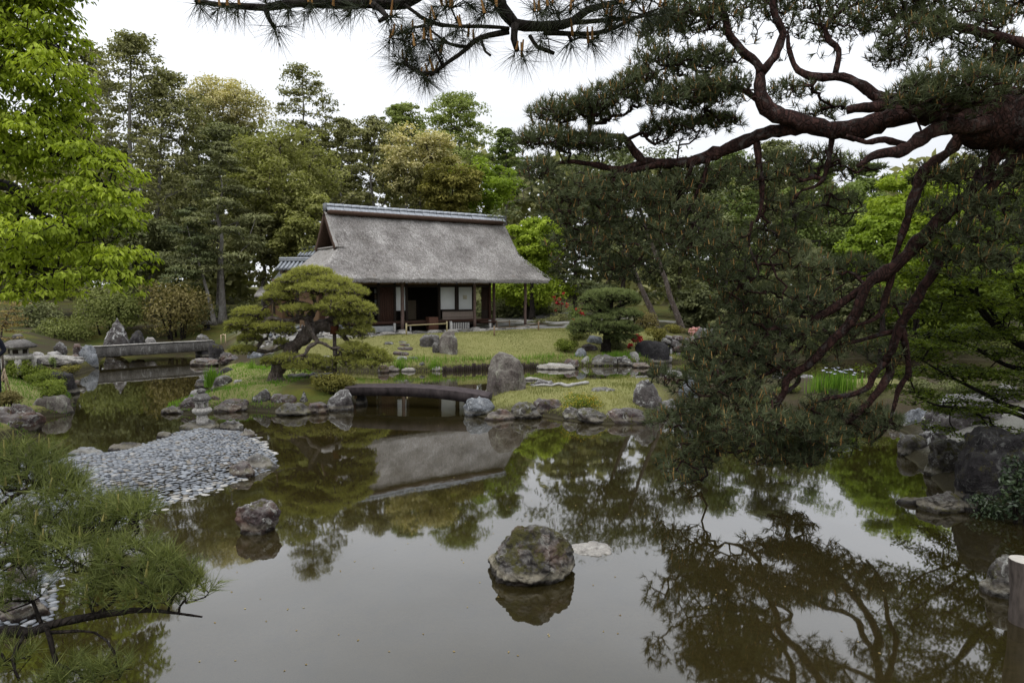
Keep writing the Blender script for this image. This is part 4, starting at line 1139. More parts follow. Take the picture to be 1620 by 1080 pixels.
# ------------------------------------------------------------------ dry stone wall by the right shore
wall = empty('stone_wall', G(1075, 571, 0), 'low retaining wall of fitted pale and brown stones on the far right shore', 'wall')
ws = [(1049, 1064, 536, 547), (1061, 1078, 538, 550), (1077, 1097, 536, 545), (1094, 1103, 533, 549), (1050, 1060, 546, 558), (1059, 1069, 549, 567), (1066, 1085, 544, 560), (1083, 1094, 543, 552),
      (1085, 1097, 547, 564), (1068, 1080, 558, 571), (1078, 1090, 560, 572), (1089, 1099, 562, 571), (1048, 1060, 557, 568), (1056, 1066, 532, 539), (1068, 1084, 532, 540), (1084, 1094, 567, 573), (1058, 1068, 565, 573)]
for k, (x0, x1, yt, yb) in enumerate(ws):
    dy = 28.6 + (x0 - 1075) * .004
    a, b = D(x0 - .8, yb + 1, dy), D(x1 + .8, yt - 1, dy)
    P, F = rock_verts(3, 'block', 400 + k, (b[0] - a[0], .5, b[2] - a[2]))
    P = P * np.array([(b[0] - a[0]) / 2, .3, b[2] - a[2]]) + np.array([(a[0] + b[0]) / 2, dy + .3 + .05 * (k % 3), a[2]])
    mesh('stone', P, F, M[('rock_grey', 'rock_pale', 'rock_mauve', 'rock_lichen')[(k * 7) % 4]], wall, smooth=True)
# rough rubble wall behind the pine
rub = empty('rubble_wall', GT(470, 545), 'low wall of small pale rubble stones behind the leaning pine', 'wall')
rr = np.random.default_rng(8)
for row in range(3):
    for k in range(17):
        px = 418 + k * 7.4 + (row % 2) * 3.4 + rr.normal(0, .8); y = 28.6 + (px - 470) * .008
        w = 7 / FPX * y * rr.uniform(.8, 1.15); h = .2 * rr.uniform(.8, 1.2)
        p = D(px, 548, y)
        P, F = rock_verts(2, 'round', 500 + row * 20 + k, (w, .3, h))
        mesh('stone', P * np.array([w / 2, .16, h]) + np.array([p[0], y + row * .1, hz(p[0], y) - .12 + row * .17]), F, M[('rock_pale', 'rock_grey', 'rock_blue')[k * row % 3]], rub, smooth=True)

# ------------------------------------------------------------------ lanterns
M['lantern'] = rock_mat('lantern', (.42, .4, .37), (.58, .55, .51), (.7, .67, .62), lich=.3, wet=False)
M['lantern_top'] = rock_mat('lantern_top', (.075, .068, .064), (.17, .155, .145), (.27, .25, .23), lich=.6, wet=False)
def lathe(name, prof, sides, base, mat, parent, rot=0, smooth=True, ns=.01):
    prof = np.array(prof); th = np.arange(sides) / sides * 2 * np.pi + rot
    V = np.concatenate([np.c_[r * np.cos(th), r * np.sin(th), np.full(sides, z)] for r, z in prof])
    V = V + nrm(V * [1, 1, .2]) * (ns * fbm(V * 9 + base, 3, 4))[:, None]
    n = len(prof)
    F = [[i * sides + j, i * sides + (j + 1) % sides, (i + 1) * sides + (j + 1) % sides, (i + 1) * sides + j] for i in range(n - 1) for j in range(sides)]
    return mesh(name, V + base, [np.array(F), np.array([list(range(sides - 1, -1, -1)), list(range((n - 1) * sides, n * sides))])], M[mat], parent, smooth=smooth)
# little lantern on the spit tip
yb_ = G(318, 676, .05)[1]
pb = D(320, 664, yb_); pt = D(320, 614, yb_); hl = pt[2] - pb[2]
ln = empty('stone_lantern', pb, 'little rounded stone lantern on a rock at the tip of the pebble spit', 'stone lantern')
lathe('base', [(.12, -.1), (.13, 0), (.11, .1 * hl), (.1, .16 * hl)], 14, pb, 'lantern', ln)
lathe('bowl', [(.1, .16 * hl), (.2, .26 * hl), (.205, .33 * hl), (.17, .38 * hl)], 20, pb, 'lantern', ln)
for a in range(4):
    th = a * math.pi / 2 + .6
    q = pb + np.array([.1 * math.cos(th), .1 * math.sin(th), 0])
    lathe('fire_box_post', [(.035, .37 * hl), (.035, .58 * hl)], 6, q, 'lantern', ln)
lathe('fire_box_top', [(.15, .575 * hl), (.14, .6 * hl), (.13, .635 * hl)], 14, pb, 'lantern', ln)
lathe('roof', [(.19, .63 * hl), (.2, .68 * hl), (.14, .8 * hl), (.07, .86 * hl)], 16, pb, 'lantern_top', ln)
lathe('finial', [(.055, .85 * hl), (.1, .9 * hl), (.085, .96 * hl), (.03, 1.0 * hl)], 12, pb, 'lantern_top', ln)
# squat wide lantern on the left bank
yl = 20.0
pb = D(31, 586, yl); sc = (D(31, 528, yl)[2] - pb[2])
sl = empty('stone_lantern', pb, 'squat wide-roofed stone lantern on splayed legs among hedges on the left bank', 'stone lantern')
for a, (dx, dy) in enumerate(((-.3, -.2), (.16, -.26), (-.2, .25), (.28, .2))):
    P0 = pb + np.array([dx * 1.1, dy * 1.1, -.1]); P1 = pb + np.array([dx * .95, dy * .95, .34 * sc])
    V, F = tube(np.array([P0, (P0 + P1) / 2, P1]), np.array([.07, .075, .1]), 6)
    mesh('leg', V, F, M['lantern'], sl)
lathe('platform', [(.34, .3 * sc), (.4, .33 * sc), (.41, .42 * sc), (.33, .44 * sc)], 6, pb, 'lantern', sl, smooth=False)
box = lathe('fire_box', [(.26, .44 * sc), (.26, .62 * sc)], 6, pb, 'lantern', sl, rot=.3, smooth=False)
for a in range(6):
    th = .3 + (a + .5) * math.pi / 3
    c_ = pb + np.array([.228 * math.cos(th), .228 * math.sin(th), .53 * sc]); tx = np.array([-math.sin(th), math.cos(th), 0]); nx_ = np.array([math.cos(th), math.sin(th), 0])
    q = [c_ + tx * sx_ * .07 + np.array([0, 0, sz_ * .06]) + nx_ * k for k in (-.02, .012) for sx_, sz_ in ((-1, -1), (1, -1), (1, 1), (-1, 1))]
    mesh('window', np.array(q), BOXF, M['dark_in'], box)
lathe('roof', [(.28, .62 * sc), (.46, .63 * sc), (.47, .67 * sc), (.27, .8 * sc), (.13, .86 * sc)], 18, pb, 'lantern_top', sl)
lathe('finial', [(.12, .855 * sc), (.14, .9 * sc), (.13, .96 * sc), (.06, 1.0 * sc)], 12, pb, 'lantern_top', sl)
# distant lantern right of the left bridge
yl = 36
pb = D(328, 534, yl); sc = D(328, 506, yl)[2] - pb[2]
dl = empty('stone_lantern', pb, 'distant dark stone lantern with a mossy cap behind the right end of the slab bridge', 'stone lantern')
lathe('shaft', [(.2, -.3), (.17, .1 * sc), (.14, .45 * sc), (.2, .5 * sc)], 10, pb, 'lantern_top', dl)
lathe('fire_box', [(.16, .5 * sc), (.17, .72 * sc)], 6, pb, 'rock_dark', dl)
lathe('roof', [(.2, .72 * sc), (.36, .74 * sc), (.34, .82 * sc), (.12, .96 * sc), (.06, 1.0 * sc)], 12, pb, 'rock_moss', dl)

# ------------------------------------------------------------------ stake edging of the lawn, bamboo rails, ropes
ed = empty('stake_edging', G(740, 584, 0), 'row of short dark wooden stakes edging the lawn at the water', 'edging')
poly = LAND['main']
edge_pts = gp([(702, 587.3), (760, 584.3), (800, 583.2), (850, 582.2)])
EP, _ = catmull(np.c_[edge_pts, np.zeros(len(edge_pts))], [1] * len(edge_pts), .085)
V, F = tube(np.array([[0, 0, -.25], [0, 0, .08], [0, 0, .19]]), np.array([.042, .042, .038]), 6)
pro = None
for k, p in enumerate(EP):
    if pro is None:
        pro = mesh('stake', V + p + [0, -.05, 0], F, M['wood_dark'], ed); 
        p0 = p
    else:
        c = pro.copy(); COL.objects.link(c); c.parent = ed
        c.location = pro.location + Vector(tuple(p - p0 + np.array([0, rs.normal(0, .012), rs.normal(0, .03)])))
def rail(label, posts, mat, pr, rr_, hgt, name='bamboo_rail', sag=0, cat='rail', railmat=None, group=None):
    b = [GT(x, y) if isinstance(x, (int, float)) else x for x, y in posts]
    e = empty(name, b[0], label, cat, group)
    for p in b:
        V, F = tube(np.array([p - [0, 0, .15], p + [0, 0, hgt]]), np.array([pr, pr]), 8)
        mesh('post', V, F, M[mat], e)
    for a, c in zip(b[:-1], b[1:]):
        m_ = (a + c) / 2 + [0, 0, hgt * .8 - sag]
        P, Rr = catmull([a + [0, 0, hgt * .8], m_, c + [0, 0, hgt * .8]], [rr_] * 3, .2)
        V, F = tube(P, Rr, 6); mesh('rail', V, F, M[railmat or mat], e)
    return e
rail('low pale bamboo rail on two stakes before the open room of the tea house', [(643, 530), (707, 526)], 'bamboo', .035, .028, .5)
rail('rope strung between two dark stakes at the right of the lawn', [(782, 531), (852, 522.5)], 'bamboo_old', .035, .012, .42, 'rope_barrier', .06, 'barrier')
rail('thin dark cane rail beyond the veranda posts', [(786, 517), (806, 516)], 'bamboo_old', .03, .02, .3)
rail('small bent bamboo barrier at the right end of the slab bridge', [(350, 544), (357, 543)], 'bamboo_pale', .025, .02, .45, 'bamboo_barrier', -.1, 'barrier')
tr_ = empty('bamboo_barrier', GT(8, 622), 'little barrier of crossed pale bamboo canes by the dark-clad person', 'barrier')
bp = GT(8, 622)
for k, (a, b) in enumerate((((-.13, -.1, 0), (.02, 0, .6)), ((.1, -.08, 0), (.0, .02, .62)), ((.02, .16, 0), (.03, -.02, .58)), ((-.4, -.05, .1), (.1, -.03, .4)))):
    V, F = tube(np.array([bp + a, bp + b]), np.array([.018, .016]), 6); mesh('cane', V, F, M['bamboo_pale'], tr_)
# sawn post at the right edge
bp = G(1622, 985, .0)
lg = empty('sawn_post', bp, 'thick sawn log post with a pale cut top at the right edge of the water', 'post')
pt = D(1624, 885, bp[1])
V, F = tube(np.array([bp + [.02, 0, -.4], bp + [.0, 0, 0], bp + (pt - bp) * .5, [pt[0] - .01, bp[1], pt[2] - .012], [pt[0] - .01, bp[1], pt[2]]]), np.array([.135, .13, .128, .13, .124]), 18, .06, 3, caps=False)
M['post_bark'] = plain_mat('post_bark', (.085, .07, .062), .9, .15, .6, 5, .6, (3, 3, .7))
M['cut_wood'] = plain_mat('cut_wood', (.5, .47, .42), .85, .2, .2, 9, .2)
mesh('log', V, F, M['post_bark'], lg, smooth=True)
th = np.arange(18) / 18 * 2 * np.pi
Vt = np.concatenate([[[pt[0] - .01, bp[1], pt[2] + .002]], np.c_[pt[0] - .01 + .128 * np.cos(th), bp[1] + .128 * np.sin(th), np.full(18, pt[2] - .003)]])
mesh('cut_face', Vt, np.array([[0, k + 1, (k + 1) % 18 + 1] for k in range(18)]), M['cut_wood'], lg)

# driftwood root on the grassy island
pts = [D(842, 630, 18.4), D(857, 624, 18.6), D(872, 625, 18.7), D(886, 620, 18.9), D(897, 627, 18.5), D(912, 624, 18.7), D(930, 618, 19.1)]
for p in pts: p[2] = hz(p[0], p[1]) + .05
P_, R_ = catmull(pts, [.02, .035, .03, .045, .05, .04, .05], .06)
V, F = tube(P_, R_, 8, .3, 6)
M['drift'] = plain_mat('drift', (.36, .35, .34), .9, .15, .35, 12, .5, (1, 5, 5))
o = mesh('driftwood_root', V, F, M['drift'], base=pts[0], smooth=True)
props(o, 'twisted pale driftwood root lying on the grassy island', 'driftwood')

# ------------------------------------------------------------------ the person at the left edge
def skin_body(name, joints, edges, mat, parent, root=0, sub=2):
    me = bpy.data.meshes.new(name)
    off = wloc(parent)
    me.from_pydata([tuple(np.array(j[0]) - off) for j in joints], edges, [])
    o = bpy.data.objects.new(name, me); COL.objects.link(o); o.parent = parent
    s = o.modifiers.new('skin', 'SKIN'); s.use_smooth_shade = True
    for k, j in enumerate(joints):
        me.skin_vertices[0].data[k].radius = (j[1], j[2] if len(j) > 2 else j[1])
    me.skin_vertices[0].data[root].use_root = True
    u = o.modifiers.new('sub', 'SUBSURF'); u.levels = sub; u.render_levels = sub
    me.materials.append(mat)
    return o
M['suit'] = plain_mat('suit', (.012, .014, .024), .85, .2, .2, 40, .1)
M['skin'] = plain_mat('skin', (.45, .27, .19), .5, .4, .05, 10, .02)
M['hair'] = plain_mat('hair', (.015, .012, .01), .5, .4, .3, 30, .3)
M['shirt'] = plain_mat('shirt', (.7, .7, .7), .8, .2, .05, 10, .02)
yp = 16.4
fb = D(-10, 617, yp); gz = hz(fb[0], fb[1])
pe = empty('person', [fb[0], fb[1], gz], 'person in dark navy suit standing with bent elbow behind the hedge at the left edge', 'person')
def pp(x, y, z): return np.array([fb[0] + x, fb[1] + y, gz + z])
J = [(pp(0, 0, .95), .15, .12), (pp(0, 0, 1.12), .145, .11), (pp(0, 0, 1.3), .17, .12), (pp(0, 0, 1.42), .13, .1), (pp(0, 0, 1.5), .06),
     (pp(.19, 0, 1.40), .07), (pp(.28, .06, 1.13), .055), (pp(.14, -.1, .95), .042), (pp(-.19, 0, 1.40), .07), (pp(-.24, .02, 1.12), .055), (pp(-.24, -.06, .88), .042),
     (pp(.1, 0, .88), .1), (pp(.11, 0, .5), .075), (pp(.11, .02, .1), .06), (pp(-.1, 0, .88), .1), (pp(-.11, 0, .5), .075), (pp(-.11, .02, .1), .06), (pp(.12, -.12, .05), .045), (pp(-.12, -.12, .05), .045)]
E = [(0, 1), (1, 2), (2, 3), (3, 4), (3, 5), (5, 6), (6, 7), (3, 8), (8, 9), (9, 10), (0, 11), (11, 12), (12, 13), (0, 14), (14, 15), (15, 16), (13, 17), (16, 18)]
skin_body('suit', J, E, M['suit'], pe)
hv, hf = ICO[3]
hd = hv * np.array([.078, .098, .118]); hd[:, 0] *= 1 - .18 * np.clip(-hv[:, 2], 0, 1)
hd[:, 1] -= .02 * np.exp(-((hv[:, 0] / .18) ** 2 + ((hv[:, 2] + .1) / .18) ** 2)) * (hv[:, 1] < 0)
hd[:, 2] -= .0
head = mesh('head', hd + pp(0, -.01, 1.63), hf, M['skin'], pe, smooth=True)
k = hv[:, 2] > -.25
hh_ = hv * np.array([.084, .104, .122]); hm = (hv[:, 2] > .35) | ((hv[:, 1] > .1) & (hv[:, 2] > -.5))
hf2 = np.array([f for f in hf if hm[f].all()])
mesh('hair', hh_ + pp(0, -.005, 1.632), hf2, M['hair'], pe, smooth=True)
for s in (-1, 1):
    mesh('ear', ICO[2][0] * np.array([.012, .022, .034]) + pp(s * .08, .0, 1.625), ICO[2][1], M['skin'], pe, smooth=True)
    mesh('eye', ICO[2][0] * np.array([.012, .006, .007]) + pp(s * .03, -.102, 1.645), ICO[2][1], M['hair'], pe, smooth=True)
mesh('mouth', ICO[2][0] * np.array([.024, .006, .006]) + pp(0, -.09, 1.565), ICO[2][1], plain_mat('lips', (.3, .12, .1), .5, .3), pe, smooth=True)
V, F = tube(np.array([pp(0, 0, 1.46), pp(0, -.005, 1.56)]), np.array([.055, .05]), 12); mesh('neck', V, F, M['skin'], pe, smooth=True)
for hx, hy, hz_, s in ((.14, -.1, .95, 1), (-.24, -.06, .88, -1)):
    hj = [(pp(hx, hy, hz_), .03, .026), (pp(hx, hy - .02, hz_ - .06), .036, .018), (pp(hx, hy - .03, hz_ - .1), .034, .016)]
    he = [(0, 1), (1, 2)]
    for q in range(4):
        a = len(hj); hj += [(pp(hx + (q - 1.5) * .018, hy - .035, hz_ - .13), .008), (pp(hx + (q - 1.5) * .019, hy - .045, hz_ - .165 - .006 * (q in (1, 2))), .0075)]; he += [(2, a), (a, a + 1)]
    a = len(hj); hj += [(pp(hx + s * -.035, hy - .04, hz_ - .09), .009), (pp(hx + s * -.045, hy - .055, hz_ - .12), .008)]; he += [(1, a), (a, a + 1)]
    skin_body('hand', hj, he, M['skin'], pe, sub=1)
# ------------------------------------------------------------------ vegetation tools
M['bark_red'] = bark_mat('bark_red', (.012, .008, .007), (.045, .022, .019), (.12, .066, .056), 8, .5)
M['bark_grey'] = bark_mat('bark_grey', (.05, .046, .04), (.14, .13, .115), (.26, .245, .22), 8, .3)
M['bark_brown'] = bark_mat('bark_brown', (.045, .037, .032), (.14, .115, .097), (.26, .225, .195), 9, .35)
M['bark_dark'] = bark_mat('bark_dark', (.008, .006, .005), (.02, .016, .013), (.045, .037, .032), 10, .4)
M['bark_pale'] = bark_mat('bark_pale', (.12, .115, .1), (.24, .23, .21), (.36, .35, .33), 6, .3)
LM = lambda *a, **k: leaf_mat(*a, **k)
M['nd_right'] = LM('needles_deep', (.034, .043, .025), (.085, .1, .052), (.18, .2, .105), .2)
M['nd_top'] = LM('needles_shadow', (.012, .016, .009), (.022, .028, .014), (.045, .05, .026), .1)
M['nd_left'] = LM('needles_fresh', (.04, .052, .017), (.11, .13, .04), (.23, .25, .08), .22)
M['nd_isle'] = LM('needles_golden', (0.132, 0.1375, 0.0385), (0.297, 0.3025, 0.077), (0.484, 0.473, 0.132), .22)
M['nd_mid'] = LM('needles_mid', (.055, .068, .033), (.12, .138, .062), (.2, .222, .1), .18)
M['nd_olive'] = LM('needles_olive', (0.0713, 0.0782, 0.0368), (0.1552, 0.1633, 0.0736), (0.2645, 0.2702, 0.1265), .2)
M['candle'] = LM('candle', (.2, .1, .035), (.3, .17, .06), (.42, .27, .1), .1)
M['candle_pale'] = LM('candle_pale', (.16, .14, .05), (.26, .23, .08), (.38, .33, .12), .1)
M['nd_prune'] = LM('needles_pruned', (.05, .068, .026), (.13, .16, .06), (.25, .285, .11), .2)
M['lf_limebright'] = LM('leaf_limebright', (.12, .165, .02), (.28, .36, .042), (.45, .54, .08), .4, (1.2, 1.25, .5))
M['lf_bright'] = LM('leaf_bright', (.06, .085, .012), (.25, .32, .035), (.46, .54, .085), .42, (1.3, 1.35, .5))
M['lf_lime'] = LM('leaf_lime', (.09, .135, .018), (.2, .275, .034), (.33, .42, .065), .4, (1.25, 1.3, .5))
M['lf_spring'] = LM('leaf_spring', (.12, .15, .045), (.25, .29, .09), (.38, .43, .16), .35)
M['lf_maple'] = LM('leaf_maple', (.055, .08, .014), (.12, .165, .026), (.21, .26, .045), .42, (1.3, 1.3, .5))
M['lf_green'] = LM('leaf_green', (0.0747, 0.1035, 0.0299), (0.1552, 0.2012, 0.0575), (0.276, 0.3335, 0.1035), .3)
M['lf_olive'] = LM('leaf_olive', (0.096, 0.0986, 0.0435), (0.2112, 0.2112, 0.0896), (0.3712, 0.3584, 0.1664), .25)
M['lf_dark'] = LM('leaf_dark', (0.065, 0.0728, 0.0338), (0.1404, 0.1521, 0.0676), (0.2535, 0.2665, 0.117), .22)
M['lf_tan'] = LM('leaf_tan', (.12, .125, .045), (.34, .31, .14), (.66, .58, .3), .25)
M['lf_yellow'] = LM('leaf_yellow', (.12, .122, .04), (.235, .24, .075), (.36, .36, .13), .35)
M['lf_brown'] = LM('leaf_brown', (.085, .075, .03), (.175, .145, .055), (.28, .235, .095), .28)
M['lf_shrub'] = LM('leaf_shrub', (.07, .085, .024), (.15, .17, .05), (.26, .275, .09), .28)
M['lf_azalea'] = LM('leaf_azalea', (.07, .095, .014), (.155, .195, .032), (.27, .31, .06), .28)
M['lf_gold'] = LM('leaf_gold', (.085, .08, .02), (.19, .175, .042), (.32, .285, .075), .25)
M['lf_camellia'] = LM('leaf_camellia', (.012, .024, .01), (.03, .05, .019), (.06, .09, .035), .1, rough=.35, spec=.5)
M['lf_sap'] = LM('leaf_sapling', (.22, .15, .06), (.34, .25, .11), (.45, .36, .18), .3)
M['grass'] = LM('grass_blade', (.13, .145, .045), (.225, .225, .08), (.34, .32, .135), .3, (1.1, 1.2, .6))
M['grass_lush'] = LM('grass_lush', (.08, .16, .022), (.14, .26, .03), (.23, .36, .05), .35, (1.1, 1.25, .5))
M['red'] = LM('petal_red', (.32, .015, .025), (.5, .03, .04), (.65, .09, .1), .3, (1.1, 1, 1))
M['pink'] = LM('petal_pink', (.55, .25, .22), (.7, .4, .36), (.8, .55, .5), .3, (1.1, 1, 1))
M['iris'] = LM('petal_iris', (.5, .52, .75), (.68, .7, .85), (.82, .83, .9), .2, (1, 1, 1))
M['yellow'] = LM('petal_yellow', (.35, .25, .02), (.45, .34, .03), (.55, .44, .06), .2, (1, 1, 1))

def cards(P, Nn, L, Wd, rng, fold=.15, droop=.0, six=False):
    n = len(P)
    u = rng.normal(size=(n, 3)); u[:, 2] -= droop * 2.2
    u = nrm(u - Nn * (u * Nn).sum(1, keepdims=True))
    s = np.cross(Nn, u)
    L = (np.ones(n) * L * rng.uniform(.7, 1.25, n))[:, None]; Wd = (np.ones(n) * Wd * rng.uniform(.75, 1.2, n))[:, None]
    up = Nn * fold * Wd
    if six:
        V = np.stack([P, P + u * L * .3 - s * Wd * .5 + up, P + u * L * .68 - s * Wd * .38 + up - Nn * L * .05, P + u * L - Nn * L * .14, P + u * L * .68 + s * Wd * .38 + up - Nn * L * .05, P + u * L * .3 + s * Wd * .5 + up], 1).reshape(-1, 3)
        b = np.arange(n)[:, None] * 6
        F = np.concatenate([b + np.array([[0, 3, 2, 1]]), b + np.array([[0, 5, 4, 3]])], 1).reshape(-1, 4)
        return V, F, 2
    V = np.stack([P - u * L * .5, P - s * Wd * .5 + up, P + u * L * .5, P + s * Wd * .5 + up], 1).reshape(-1, 3)
    b = np.arange(n)[:, None] * 4
    F = np.concatenate([b + np.array([[0, 2, 1]]), b + np.array([[0, 3, 2]])], 1).reshape(-1, 3)
    return V, F, 2
def needles(P, A, k, L, w, rng, shoot=.05, spread=(.25, 1.15)):
    n = len(P)
    P = np.repeat(P, k, 0); A = np.repeat(nrm(A), k, 0)
    r = rng.normal(size=(n * k, 3)); r = nrm(r - A * (r * A).sum(1, keepdims=True))
    ph = rng.uniform(spread[0], spread[1], n * k)[:, None]
    d = nrm(A * np.cos(ph) + r * np.sin(ph))
    root = P + A * (rng.random((n * k, 1)) * shoot)
    ln = (L * rng.uniform(.7, 1.15, n * k))[:, None]
    tip = root + d * ln; tip[:, 2] -= ln[:, 0] * .06
    s = nrm(np.cross(d, rng.normal(size=(n * k, 3)))) * w * .5
    V = np.stack([root - s, root + s, tip], 1).reshape(-1, 3)
    return V, np.arange(len(V)).reshape(-1, 3)
def ellip(c, r, n, rng, lo=.0, topbias=.0):
    d = nrm(rng.normal(size=(n, 3)))
    if topbias: d[:, 2] = np.where(rng.random(n) < topbias, np.abs(d[:, 2]), d[:, 2])
    rad = (lo ** 3 + (1 - lo ** 3) * rng.random(n)) ** (1 / 3)
    return np.asarray(c) + d * rad[:, None] * np.asarray(r), d
def grow(limbs, nodes, rng, tip=.004, step=.25, wig=.16, power=.45, reach=None):
    """joins crown nodes to the limbs by wandering twigs; returns frusta and the outward direction at every node"""
    LP, LR = [], []
    for P, R in limbs:
        LP.append(P); LR.append(R)
    LP = np.concatenate(LP); LR = np.concatenate(LR)
    nl = len(LP); N_ = len(nodes)
    cap = nl + N_ * 4 + 8
    pos = np.zeros((cap, 3)); pos[:nl] = LP; par = np.full(cap, -1); cnt = nl
    dl = np.array([np.min(((LP - p) ** 2).sum(1)) for p in nodes])
    order = np.argsort(dl); at = np.zeros(N_, int)
    for i in order:
        p = nodes[i]
        d = ((pos[:cnt] - p) ** 2).sum(1)
        j = int(np.argmin(d)); ln = math.sqrt(d[j])
        k = min(3, max(0, int(ln / step)))
        prev = j
        for m in range(1, k + 1):
            q = pos[j] + (p - pos[j]) * m / (k + 1) + rng.normal(size=3) * ln * wig * .5
            pos[cnt] = q; par[cnt] = prev; prev = cnt; cnt += 1
        pos[cnt] = p; par[cnt] = prev; at[i] = cnt; cnt += 1
    wgt = np.zeros(cnt); 
    wgt[at] = 1
    for i in range(cnt - 1, nl - 1, -1):
        if par[i] >= nl: wgt[par[i]] += wgt[i]
    rad = tip * np.maximum(wgt, 1) ** power
    idx = np.arange(nl, cnt); pa = par[idx]
    r0 = np.where(pa >= nl, rad[np.maximum(pa, nl)], np.minimum(rad[idx] * 1.2, LR[np.minimum(pa, nl - 1)]))
    r0 = np.minimum(r0, rad[idx] * 1.6)
    dirs = nrm(pos[at] - pos[par[at]])
    return pos[pa], pos[idx], r0, rad[idx], dirs
def rs_limb(pts, rad, step):
    return catmull(pts, rad, step)
def build_limbs(root, limbs, bark, sides=9, rough=.12, first='trunk', rest='branch', labels=None):
    for k, (P, R) in enumerate(limbs):
        V, F = tube(P, R, sides if R[0] > .03 else 6, rough, k * 3 + 1)
        mesh(first if k == 0 else rest, V, F, M[bark], root, smooth=True)
def twigs(root, seg, bark, sides=3):
    P0, P1, R0, R1, _ = seg
    V, F = frusta(P0, P1, R0, R1, sides)
    o = mesh('twigs', V, F, M[bark], root, smooth=True); o['kind'] = 'stuff'; return o
def crown(root, V, F, mat, tint, name='crown'):
    o = mesh(name, V, F, M[mat], root, tint=np.clip(tint, 0, 1)); o['kind'] = 'stuff'; return o

